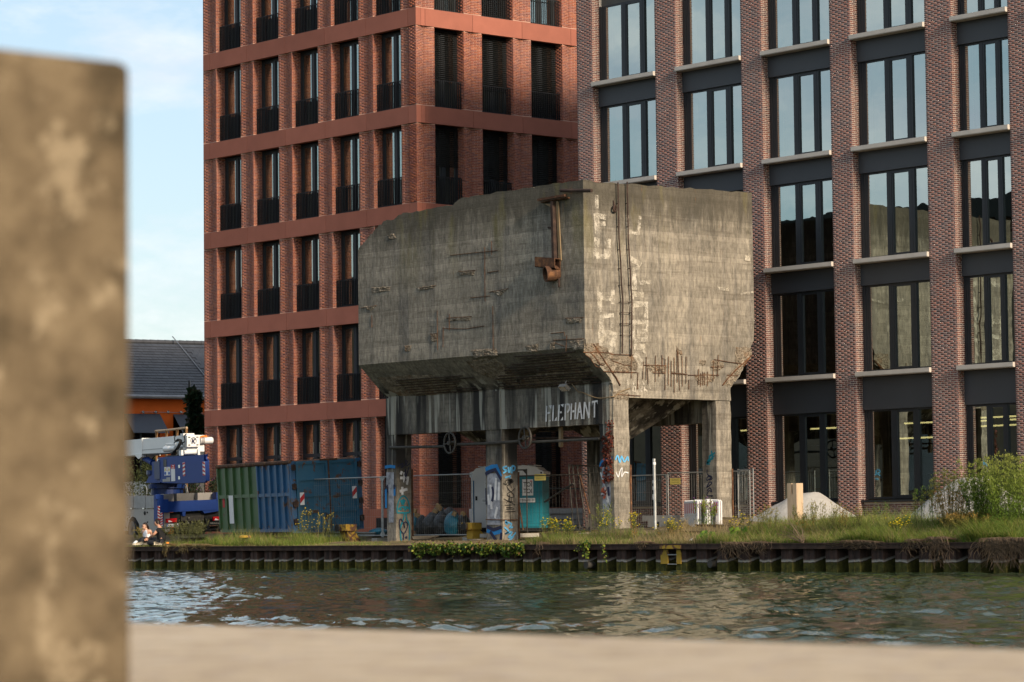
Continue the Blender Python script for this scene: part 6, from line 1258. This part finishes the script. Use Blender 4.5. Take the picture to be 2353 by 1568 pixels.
# strips: (x from, x to) in photo px, depth range, density per m2, height, material
def strip(name, m_, bits, sd):
    V, F, T = [], [], []; b = 0
    for i, (p0, p1, y0, y1, n, h, ln, wd) in enumerate(bits):
        x0, x1 = gx(p0), gx(p1)
        clump = lambda g, n: np.stack([x0+(x1-x0)*g.random(n), y0+(y1-y0)*g.random(n)**1.4], 1)
        hf = lambda P, g: h*(.55+.9*np.clip(nz(P[:, 0], P[:, 1], 1.1)+.5, 0, 1.2))
        v, f, t = blades(n, clump, hf, ln, wd, 0, 3, sd*100+i); V.append(v); F.append(f+b); T.append(t); b += len(v)
    o = np_obj(name, np.concatenate(V), np.concatenate(F), m_, None, np.concatenate(T)); return tag(o, kind='stuff')
strip('grass', GRASS, [(300, 470, 56.25, 58.6, 2600, .13, .5, .014), (470, 690, 56.3, 58.6, 5200, .34, .5, .016), (640, 700, 56.4, 59.4, 900, .40, .4, .014), (690, 900, 56.3, 57.4, 1400, .11, .5, .012), (1225, 1290, 56.3, 57.8, 1300, .34, .5, .014), (1290, 1480, 56.3, 57.6, 2400, .22, .5, .013), (1480, 1640, 56.3, 57.5, 1600, .17, .5, .013), (1640, 2360, 56.25, 58.8, 15000, .30, .6, .015), (1950, 2060, 56.2, 57.0, 1500, .36, .9, .016), (2240, 2360, 56.2, 57.2, 2200, .42, .9, .016), (1750, 2360, 57.5, 60.5, 6000, .36, .4, .015), (2080, 2200, 56.2, 57.0, 900, .3, .8, .016)], 1)
strip('dry_grass', DRYGRASS, [(310, 700, 56.2, 57.0, 1400, .14, .8, .012), (700, 1240, 56.22, 59.0, 7000, .06, .8, .014), (1240, 1480, 56.22, 57.5, 1800, .22, .6, .012), (1480, 1640, 56.25, 58.2, 1900, .34, .6, .011), (1640, 2350, 56.25, 59.2, 7200, .32, .55, .011), (470, 690, 56.5, 58.8, 900, .5, .35, .008), (1180, 1250, 56.3, 59.0, 900, .10, .7, .012), (940, 1180, 59, 61, 900, .09, .6, .012)], 2)
# tall weeds: stems with fine leaves all the way up
def weed(name, l, px, pyb, pyt, Y, nst, spread, m_, sd, cat='plant', g=None, leaf=.055, per=70, bushy=1.0, flower=None, taper=.55, asp=.28, stemr=.006, lean=.12, dark=None):
    g_ = np.random.default_rng(sd); b = onY((px, pyb), Y); z0 = float(gz(b[0], Y))-.05; ztop = onY((px, pyt), Y)[2]; H = ztop-z0
    t = thing(name, l, cat, (b[0], Y, z0), g); q = MB(); pos = []; tips = []
    for k in range(nst):
        a = g_.random()*6.283; rr = spread*math.sqrt(g_.random()); h = H*(1-.42*(rr/max(spread, .01))**1.3*g_.random()-.10*g_.random()); p0 = np.array([b[0]+rr*.55*math.cos(a), Y+rr*.55*math.sin(a), z0]); p1 = p0+np.array([rr*.6*math.cos(a)+lean*h*g_.normal()*.5, rr*.6*math.sin(a), h])
        md = (p0+p1)/2+np.array([g_.normal()*.04, 0, 0]); st = smooth_pts([p0, md, p1], 5); q.tube(st, stemr, 4, cap=False, r1=stemr*.35)
        for j in range(per):
            u = .10+.90*g_.random(); o = st[min(int(u*(len(st)-1)), len(st)-1)]; w = .012+bushy*.15*H/1.2*(1-u)**.8*taper; pos.append(o+np.array([g_.normal()*w, g_.normal()*w, abs(g_.normal())*w*1.2]))
        # flowering side spikes near the tip
        for j in range(7):
            u = .5+.48*g_.random(); o = st[int(u*(len(st)-1))]; e = o+np.array([g_.normal()*.07, g_.normal()*.07, .10+.10*g_.random()])*bushy; q.tube([o, e], stemr*.4, 3, cap=False); tips.append(e); [pos.append(o+(e-o)*g_.random()) for _ in range(5)]
        tips.append(p1)
    part('stem', q, OLIVE if m_ is not RED_LEAF else BARK, t); pos = np.array(pos)
    v, f, tn = leaves(len(pos), lambda g2, n: pos, leaf, sd, asp, -.2, (0, 0, .65)); hgt = (pos[:, 2]-z0)/H; tn = np.clip(hgt*.75+.25*tn, 0, 1)
    np_obj('leaves', v, f, m_, t, tn, org_of(t))
    if flower:
        fq = MB(); 
        for e in tips:
            if g_.random() < .5: fq.lathe(e, (0, 0, 1), [(0, .008), (.012, .024), (.02, .01)], 6)
        part('flowers', fq, flower, t)
    return t
weed('mugwort_bush', 'tallest bright green mugwort bush at the right edge', 2318, 1240, 1032, 57.9, 90, 1.05, MUG, 1, 'bush', None, .058, 190, .8)
weed('mugwort_bush', 'second green mugwort bush rising left of the tallest one', 2262, 1230, 1078, 57.9, 44, .5, MUG, 2, 'bush', None, .055, 150, .7)
weed('mugwort_bush', 'yellowing tall weed bush left of the large sand heap', 2186, 1225, 1070, 57.9, 40, .55, MUG_YEL, 3, 'bush', None, .048, 110, .6)
weed('thin_weed', 'thin grey green weed before the mirrored toilet window', 2112, 1215, 1112, 58.0, 9, .35, MUG, 4, 'plant', None, .045, 46, .6)
weed('thin_weed', 'thin upright weed beside the window right of the pale heap', 2146, 1215, 1108, 58.0, 6, .2, MUG, 5, 'plant', None, .045, 46, .6)
weed('thin_weed', 'single thin weed stem before the large sand heap', 2232, 1225, 1125, 57.8, 4, .12, MUG, 6, 'plant', None, .045, 60, .5)
weed('orange_dock', 'rusty orange low weeds at the foot of the tall bushes', 2235, 1240, 1180, 57.4, 40, .75, MUG_YEL, 7, 'plant', None, .06, 40, .9)
for i, (px, pt, sp, n, m_, fl, l) in enumerate(((1850, 1150, .35, 12, MUG_YEL, None, 'seeding weed right of the square timber post'), (1888, 1148, .4, 14, MUG_YEL, None, 'pale seeding weed over the right foot of the small sand heap'), (1935, 1160, .25, 8, MUG_YEL, None, 'thin seeding weed before the brick pier by the small heap'), (1968, 1158, .2, 7, MUG_YEL, None, 'thin seeding weed left of the third ground floor window'), (2020, 1152, .3, 10, MUG, None, 'reddish tall weed under the window mirroring the toilet'), (1745, 1165, .35, 10, MUG_YEL, None, 'seeding weed leaning at the last fence post'), (1772, 1152, .2, 6, MUG_YEL, None, 'seeding weed left of the small sand heap'), (1705, 1180, .3, 9, OLIVE, FLOWER, 'low yellow flowered weed behind the rusty beam'), (2070, 1195, .3, 16, GRASS, FLOWER, 'yellow flowered weed in the bank grass'),
        (1262, 1190, .35, 16, GRASS, FLOWER, 'yellow flowered weed left of the corner leg'), (1296, 1195, .3, 12, GRASS, FLOWER, 'green weed tuft right of the yellow flowers'), (1385, 1150, .3, 12, MUG, None, 'tall green weed at the foot of the corner leg'), (1400, 1180, .3, 10, GRASS, FLOWER, 'green weed before the corner leg footing'), (1460, 1180, .2, 8, MUG_YEL, FLOWER, 'orange flowered weed right of the corner leg'), (1540, 1195, .35, 12, MUG_YEL, FLOWER, 'orange flowered weed at the foot of the steel pole'), (705, 1170, .25, 10, OLIVE, FLOWER, 'flowering weed at the left fence post'), (735, 1180, .3, 10, OLIVE, FLOWER, 'flowering weed behind the fence before the blue doors'), (325, 1210, .3, 12, MUG_YEL, None, 'pale green weed left of the sitting woman'))):
    weed('weed', l, px, 1240, pt, 57.2 if px > 1600 or px < 400 else (58.0 if px < 800 else 57.1), n, sp, m_, 30+i, 'plant', 'weeds along the quay', .045, 34, .8, fl)
weed('buddleia', 'purple flowered weed growing through the white barriers', 1616, 1215, 1150, 58.9, 9, .45, MUG, 60, 'plant', None, .07, 34, 1.2, PURPLE)
weed('olive_bush', 'olive green bush leaning behind the sitting man', 428, 1240, 1196, 57.4, 24, .8, OLIVE, 61, 'bush', None, .06, 60, 1.0, None, .6, .3, .007, .5)
weed('dark_bush', 'dark green bush with pink flowers behind the crane deck', 472, 1160, 1085, 66.5, 20, .9, TREE_LEAF, 62, 'bush', None, .12, 130, 2.2, PURPLE); weed('dark_bush', 'dark green bush behind the crane front bracket', 338, 1160, 1030, 68, 26, 1.0, OLIVE, 63, 'bush', None, .12, 120, 2.0)
# broad leaved plant
def broad(l, px, py, Y, n, sd):
    b = onY((px, py), Y); g = np.random.default_rng(sd); t = thing('broad_leaved_plant', l, 'plant', (b[0], Y, b[2])); 
    for k in range(n):
        a = g.random()*6.28; r = .22*math.sqrt(g.random()); c = np.array([b[0]+r*math.cos(a)*1.3, Y+r*math.sin(a), b[2]+.05+.22*g.random()]); s = .05+.05*g.random(); q = MB(); nn = np.array([g.normal()*.3, -.8, .6]); nn /= np.linalg.norm(nn); e = np.cross(nn, HZ); e /= np.linalg.norm(e); w = np.cross(e, nn)
        q.add([c]+[c+e*s*math.cos(i*6.28/9)*(1+.12*(i % 2))+w*s*math.sin(i*6.28/9)*(1+.12*(i % 2))-nn*.012 for i in range(9)], [(0, i+1, (i+1) % 9+1) for i in range(9)], .3+.5*g.random()); part('leaf', q, BROADLEAF, t)
BROADLEAF = leaf_mat('bright_broad_leaves', [(.07, .16, .015), (.13, .25, .02), (.24, .30, .04)])
broad('bright green broad leaved plant on the quay edge below the barriers', *HB(1060, 1165), 56.6, 26, 3); broad('small bright green broad leaved plant in the bank grass', *HB(1590, 1100), 57.0, 14, 4)
# ivy and creepers on the steel
def creeper(name, l, segs, Y, n, size, m_, sd, cat='ivy', g=None, face=(0, -1, 0)):
    ps = []; w = []
    for (p, q_, r, k) in segs:
        for u in np.linspace(0, 1, 10): a = onY((p[0]+(q_[0]-p[0])*u, p[1]+(q_[1]-p[1])*u), Y); ps.append(a); w.append(r); 
    ps = np.array(ps); w = np.array(w); wt = np.repeat([s[3] for s in segs], 10).astype(float); wt /= wt.sum()
    def pos(gg, n): k = gg.choice(len(ps), n, p=wt); return ps[k]+np.stack([gg.normal(size=n)*w[k], -abs(gg.normal(size=n))*.06-.02, gg.normal(size=n)*w[k]], 1)
    v, f, tn = leaves(n, pos, size, sd, .85, .5, (0, -.5, -.35)); c = ps.mean(0); o = np_obj(name, v, f, m_, None, tn, (c[0], c[1], ps[:, 2].min())); tag(o, l, cat, g)
iv = []
for x in np.arange(465, 1455, 12):
    d_ = 12+30*abs(math.sin(x*.021))+18*rnd.random(); yt = 1300+8*math.sin(x*.03) ; iv.append((G3(x, yt), G3(x+rnd.uniform(-12, 12), yt+d_*(1.9 if 520 < x < 640 or 740 < x < 800 or 1180 < x < 1230 or 1300 < x < 1400 else 1.2)), .045, d_))
creeper('ivy', 'green and yellow ivy hanging over the quay cap below the hopper', iv, 55.86, 2700, .075, IVY, 9)
creeper('ivy', 'small ivy tuft trailing over the quay cap below the corner leg', [(G4(640, 1290), G4(700, 1290), .05, 20), (G4(685, 1290), G4(680, 1400), .03, 14), (G4(610, 1310), G4(600, 1350), .03, 6), (G4(840, 1300), G4(848, 1440), .018, 10), (G4(660, 1300), G4(665, 1340), .04, 10)], 55.86, 260, .065, IVY, 10)
sg = []
for pts in (((895, 190), (890, 300), (870, 420), (895, 560), (905, 690)), ((830, 330), (850, 400), (845, 520), (850, 640), (845, 740)), ((870, 280), (900, 360), (905, 440)), ((850, 470), (890, 530), (870, 650)), ((850, 720), (900, 700)), ((835, 790), (838, 860))):
    for a, b in zip(pts[:-1], pts[1:]): sg.append((G4(*a), G4(*b), .035, 10))
creeper('creeper', 'dark red creeper climbing the corner leg of the hopper', sg, BY1, 620, .075, RED_LEAF, 11, 'creeper')
# roots and dead stalks hanging over the cap
def roots(l, px, py, n, w, drop, sd, m_=ROOTS, g='root clumps over the quay cap', up=.0):
    gg = np.random.default_rng(sd); c = onY((px, py), 56.0); q = MB()
    for k in range(n):
        x = c[0]+gg.normal()*w*.5; y0 = 56.2; z0 = c[2]+.06*gg.random(); d = drop*(.2+.95*gg.random()**1.6); sx = gg.normal()*w*.7; j = gg.normal(size=4)*.06
        q.tube(smooth_pts([(x-sx*.6, y0, z0), (x, 55.9-.05*gg.random(), z0+.03), (x+sx*.4+j[0], 55.84, z0-d*.45), (x+sx*.7+j[1], 55.82, z0-d*.75), (x+sx+j[2], 55.86-.04*gg.random(), z0-d)], 3), .0075, 3, at=gg.random(), cap=False, r1=.003)
    solo('root_clump', q, m_, l, 'roots', g)
roots('small dry grass tuft hanging below the olive bush', *T1(508, 1385), 40, .16, .34, 1, DRYGRASS); roots('dry grass tuft hanging over the cap left of the container', *T1(700, 1385), 40, .2, .28, 2, DRYGRASS); roots('dry grass strands lying over the cap below the green grass', *T1(900, 1385), 40, .35, .14, 3, DRYGRASS)
roots('few pale stalks hanging right of the ivy', *G4(270, 1300), 8, .14, .36, 4); roots('tangled root curtain below the rear leg', *G5(910, 1255), 70, .40, .52, 5); roots('thin roots over the cap below the small sand heap', *G5(1180, 1250), 40, .35, .32, 6); roots('brown root tangle below the yellowing weed', *G6(1150, 1150), 90, .38, .66, 7); roots('large pale root beard below the tall bushes', *G6(1740, 1160), 150, .42, .70, 8); roots('pale root beard at the right edge of the quay', *G6(1950, 1160), 120, .34, .64, 9); roots('short roots over the cap in the middle of the bank', *G6(380, 1180), 70, .6, .2, 10); roots('dry stalks trailing left of the yellow ladder', *G4(1190, 1290), 26, .3, .2, 11); roots('loose stalks trailing left of the brown root tangle', *G6(880, 1170), 30, .3, .4, 12)
q = MB(); c = onY(G5(1600, 1235), 56.1)
for k in range(22): a = rnd.uniform(.2, 2.9); L = rnd.uniform(.5, 1.3); q.tube(smooth_pts([c, c+np.array([-math.cos(a*.6)*L*.5, rnd.uniform(-.15, .3), L*.42*math.sin(a)-.05]), c+np.array([-math.cos(a*.6)*L, rnd.uniform(-.2, .3), L*.55*math.sin(a)-.02])], 4), .009, 4, at=.5, r1=.004)
solo('dead_twigs', q, ROOTS, 'pale dead twigs fanning over the quay edge below the timber post', 'twigs')

# ---------------------------------------------------------------- two people on the quay edge
def skin_mesh(name, joints, edges, m_, parent=None, sub=2):
    """joints: {key: ((x,y,z), r)}"""
    ks = list(joints); me = bpy.data.meshes.new(name); me.from_pydata([tuple(map(float, joints[k][0])) for k in ks], [(ks.index(a), ks.index(b)) for a, b in edges], [])
    ob = bpy.data.objects.new(name, me); C.objects.link(ob); ob.modifiers.new('skin', 'SKIN'); 
    for i, k in enumerate(ks):
        r_ = joints[k][1]; r_ = (r_, r_) if not isinstance(r_, tuple) else r_; me.skin_vertices[0].data[i].radius = r_
    me.skin_vertices[0].data[0].use_root = True
    s_ = ob.modifiers.new('sub', 'SUBSURF'); s_.levels = s_.render_levels = sub
    dg = bpy.context.evaluated_depsgraph_get(); dg.update(); out = bpy.data.meshes.new_from_object(ob.evaluated_get(dg)); bpy.data.objects.remove(ob)
    mb = MB(); mb.v = [tuple(v.co) for v in out.vertices]; mb.f = [list(p.vertices) for p in out.polygons]; mb.a = [0.0]*len(mb.f); mb.mi = [0]*len(mb.f); bpy.data.meshes.remove(out); return mb
def head(mb, c, fwd, up=HZ, s=1.0):
    """skull, jaw, nose, ears"""
    f = np.array(fwd, float); f /= np.linalg.norm(f); u = np.array(up, float); r_ = np.cross(f, u); r_ /= np.linalg.norm(r_); u = np.cross(r_, f); vs = []; nu, nv = 20, 14
    for j in range(nv+1):
        t = math.pi*j/nv
        for i in range(nu):
            a = 2*math.pi*i/nu; x, y, z = math.sin(t)*math.cos(a), math.sin(t)*math.sin(a), math.cos(t)
            ff, ww, hh = x*.098, y*.074, z*.118
            if z < -.1: k = 1-.32*(-z-.1); ww *= k; ff = ff*(k if x < 0 else .96)+(.012 if x > 0 else -.0)
            if x > .80 and -.35 < z < .15: ff += .022*(x-.8)/.2*(1-abs(z+.12)/.3 if abs(z+.12) < .3 else 0)
            if x > .6 and .05 < z < .25 and .2 < abs(y) < .55: ff -= .008
            vs.append(c+s*(f*ff+r_*ww+u*hh))
    mb.add(vs, [(j*nu+i, j*nu+(i+1) % nu, (j+1)*nu+(i+1) % nu, (j+1)*nu+i) for j in range(nv) for i in range(nu)])
    for e in (-1, 1): mb.lathe(c+s*(r_*e*.070-f*.005-u*.01), r_*e+f*-.3, [(0, .030), (.012, .032), (.016, .02)], 10)
    return f, r_, u
def hand(mb, w, d, palm, s=1.0):
    """wrist point w, direction d, palm normal"""
    d = np.array(d, float); d /= np.linalg.norm(d); n = np.array(palm, float); n -= d*(n@d); n /= np.linalg.norm(n); e = np.cross(d, n)
    mb.prism([w-e*.028-n*.012, w+e*.028-n*.012, w+d*.09+e*.042-n*.012, w+d*.09-e*.042-n*.012], n*.026)
    for k, L in enumerate((.070, .080, .075, .058)):
        o = w+d*.088+e*(-.033+.022*k); mb.tube([o, o+d*L*.45+n*.006, o+d*L*.75+n*.024, o+d*L*.85+n*.045], .0095, 6, r1=.007)
    o = w+d*.03-e*.03; mb.tube([o, o+d*.03-e*.028+n*.01, o+d*.06-e*.034+n*.022], .011, 6, r1=.008)
def person(l, J, E, hc, fwd, hands, skin, cloth, extra):
    t = thing('person', l, 'person', (J['pel'][0][0], J['pel'][0][1], float(gz(J['pel'][0][0], J['pel'][0][1]))))
    mb = skin_mesh('body', J, E, skin); head(mb, hc, fwd)
    for h in hands: hand(mb, *h)
    part('body', mb, skin, t, smooth=True)
    for nm, J2, E2, m_ in cloth: part(nm, skin_mesh(nm, J2, E2, m_), m_, t, smooth=True)
    for nm, q, m_ in extra: part(nm, q, m_, t, smooth=True)
    return t
pm = lambda x, y, Y: onY(PP(x, y), Y)
def thick(J, keys, k=1.16, add=.006): return {a: (J[a][0], J[a][1]*k+add if not isinstance(J[a][1], tuple) else tuple(v*k+add for v in J[a][1])) for a in keys}
# man: sits cross-legged, back half turned to us, looks left towards the woman
Ym = 56.62
J = {'pel': (pm(940, 1300, Ym), .135), 'bel': (pm(925, 1180, Ym), .128), 'che': (pm(890, 960, Ym-.02), .140), 'nec': (pm(845, 790, Ym), .062), 'hd': (pm(800, 690, Ym), .070),
     'shl': (pm(960, 850, Ym+.12), .070), 'ell': (pm(985, 1040, Ym+.22), .048), 'wrl': (pm(880, 1180, Ym+.3), .034), 'shr': (pm(790, 870, Ym-.16), .072), 'elr': (pm(660, 1030, Ym-.27), .047), 'wrr': (pm(470, 1160, Ym-.26), .031),
     'hpl': (pm(900, 1310, Ym+.1), .105), 'knl': (pm(600, 1190, Ym+.16), .076), 'anl': (pm(470, 1330, Ym+.02), .046), 'hpr': (pm(880, 1330, Ym-.12), .105), 'knr': (pm(430, 1320, Ym-.22), .078), 'anr': (pm(700, 1360, Ym-.30), .048)}
E = [('pel', 'bel'), ('bel', 'che'), ('che', 'nec'), ('nec', 'hd'), ('che', 'shl'), ('shl', 'ell'), ('ell', 'wrl'), ('che', 'shr'), ('shr', 'elr'), ('elr', 'wrr'), ('pel', 'hpl'), ('hpl', 'knl'), ('knl', 'anl'), ('pel', 'hpr'), ('hpr', 'knr'), ('knr', 'anr')]
hc = pm(765, 630, Ym); fw = -RT*.86+FW*.35-UP*.12
sl = J['shr'][0]*.45+J['elr'][0]*.55; sl2 = J['shl'][0]*.45+J['ell'][0]*.55
TJ = thick(J, ['pel', 'bel', 'che', 'shl', 'shr']); TJ['s1'] = (sl, .074); TJ['s2'] = (sl2, .072); TJ['nk'] = (J['nec'][0]*.6+J['che'][0]*.4, .085)
LJ_ = thick(J, ['pel', 'hpl', 'knl', 'anl', 'hpr', 'knr', 'anr'], 1.14)
hq = MB(); 
def hair_cap(q, c, f, s, back, low, top=.0):
    f = np.array(f, float)/np.linalg.norm(f); r_ = np.cross(f, HZ); r_ /= np.linalg.norm(r_); u = np.cross(r_, f); nu, nv = 20, 8; vs = []
    for j in range(nv+1):
        t = 1.75*j/nv
        for i in range(nu):
            a = 2*math.pi*i/nu; tt = t*(low if math.cos(a) < .2 else .62); x, y, z = math.sin(tt)*math.cos(a), math.sin(tt)*math.sin(a), math.cos(tt); k = 1+.05*math.sin(i*5+j*3)
            vs.append(c+s*k*(f*(x*.108-.012*back)+r_*y*.086+u*(z*.128+top*(1 if x > 0 else .2)*max(0, z))))
    q.add(vs, [(j*nu+i, j*nu+(i+1) % nu, (j+1)*nu+(i+1) % nu, (j+1)*nu+i) for j in range(nv) for i in range(nu)]+[tuple(range(nu))[::-1]])
hair_cap(hq, hc, fw, 1.0, 1, 1.05, .03)
def shoe(c, d, m2=None):
    q = MB(); d = np.array(d, float); d /= np.linalg.norm(d); e = np.cross(d, HZ); pr3 = [(-.08, 0), (.20, 0), (.21, .03), (.17, .065), (.06, .09), (-.02, .12), (-.08, .11)]
    q.prism([c+d*a+HZ*b-e*.045 for a, b in pr3], e*.09); return q
s1 = shoe(pm(740, 1400, Ym-.34), RT*.9+FW*.1); ck = MB()
c0 = pm(700, 1395, Ym-.40)
for i in range(4):
    for j in range(3): ck.obox(c0+RT*(.035*i+.017*(j % 2))+HZ*(.015+.03*j), RT*.017, HZ*.03, FW*.004)
person('dark haired person in black t-shirt and dark jeans sitting cross-legged on the quay edge', J, E, hc, fw, [(J['wrr'][0], -RT*.8-UP*.45, UP*.2-FW), (J['wrl'][0], -RT*.9-UP*.2, -FW)], SKIN,
       [('t_shirt', TJ, [('pel', 'bel'), ('bel', 'che'), ('che', 'nk'), ('che', 'shl'), ('shl', 's2'), ('che', 'shr'), ('shr', 's1')], TEE), ('trousers', LJ_, [('pel', 'hpl'), ('hpl', 'knl'), ('knl', 'anl'), ('pel', 'hpr'), ('hpr', 'knr'), ('knr', 'anr')], JEANS)],
       [('hair', hq, HAIR), ('shoe', s1, SHOE), ('shoe_check', ck, CHECK), ('shoe', shoe(pm(480, 1390, Ym), -RT), SHOE)])
# woman: leans back on straight arms, faces left, legs towards us
Yw_ = 56.85
J = {'pel': (pm(430, 1250, Yw_), .135), 'bel': (pm(420, 1120, Yw_), .105), 'che': (pm(410, 970, Yw_), .112), 'nec': (pm(395, 870, Yw_), .048), 'hd': (pm(370, 800, Yw_), .058),
     'shl': (pm(545, 905, Yw_+.05), .056), 'ell': (pm(570, 1060, Yw_+.14), .040), 'wrl': (pm(600, 1240, Yw_+.22), .028), 'shr': (pm(268, 905, Yw_-.02), .054), 'elr': (pm(280, 1020, Yw_+.06), .038), 'wrr': (pm(310, 1140, Yw_-.02), .028),
     'hpl': (pm(460, 1280, Yw_-.05), .10), 'knl': (pm(250, 1170, Yw_-.30), .075), 'anl': (pm(215, 1370, Yw_-.38), .044), 'hpr': (pm(380, 1290, Yw_-.05), .10), 'knr': (pm(180, 1200, Yw_-.18), .073), 'anr': (pm(140, 1370, Yw_-.30), .044)}
hc = pm(345, 745, Yw_); fw = -RT*.78-FW*.52-UP*.05
TJ = thick(J, ['pel', 'bel', 'che'], 1.10, .005); TJ['pel'] = (J['pel'][0]*.6+J['bel'][0]*.4, .115); TJ['che'] = (J['che'][0], .132); TJ['k1'] = (J['che'][0]*.35+J['shl'][0]*.65+HZ*.01, .066); TJ['k2'] = (J['che'][0]*.35+J['shr'][0]*.65+HZ*.01, .064); TJ['nk'] = (J['nec'][0]*.5+J['che'][0]*.5, .075)
hq = MB(); hair_cap(hq, hc, fw, 1.0, 1, 1.1)
f_ = fw/np.linalg.norm(fw)
for k in range(14): a = rnd.uniform(-1, 1); o = hc-f_*.06+np.cross(f_, HZ)*a*.07+HZ*.05; hq.tube(smooth_pts([o, o-f_*.06-HZ*.12, o-f_*.07-HZ*.26+RT*.02*a, o-f_*.05-HZ*.33+RT*.03*a], 3), .020, 5, r1=.008)
gl = MB(); r_ = np.cross(f_, HZ)
for e in (-1, 1): gl.lathe(hc+f_*.098+r_*e*.035+HZ*.012, f_, [(0, .026), (.006, .026)], 10); gl.tube([hc+f_*.095+r_*e*.06+HZ*.015, hc+r_*e*.075+HZ*.012], .004, 4)
person('brown haired person with glasses in white sleeveless top sitting on the quay edge', J, E, hc, fw, [(J['wrl'][0], -UP*.9+RT*.3, RT), (J['wrr'][0], -UP*.8-RT*.2, -FW)], SKIN_PALE,
       [('white_top', TJ, [('pel', 'bel'), ('bel', 'che'), ('che', 'nk'), ('che', 'k1'), ('che', 'k2')], VEST), ('trousers', thick(J, ['pel', 'hpl', 'knl', 'anl', 'hpr', 'knr', 'anr'], 1.14), [('pel', 'hpl'), ('hpl', 'knl'), ('knl', 'anl'), ('pel', 'hpr'), ('hpr', 'knr'), ('knr', 'anr')], JEANS)],
       [('hair', hq, HAIR), ('glasses', gl, BLACK), ('shoe', shoe(pm(205, 1400, Yw_-.40), -RT), SHOE), ('shoe', shoe(pm(130, 1400, Yw_-.32), -RT), SHOE)])
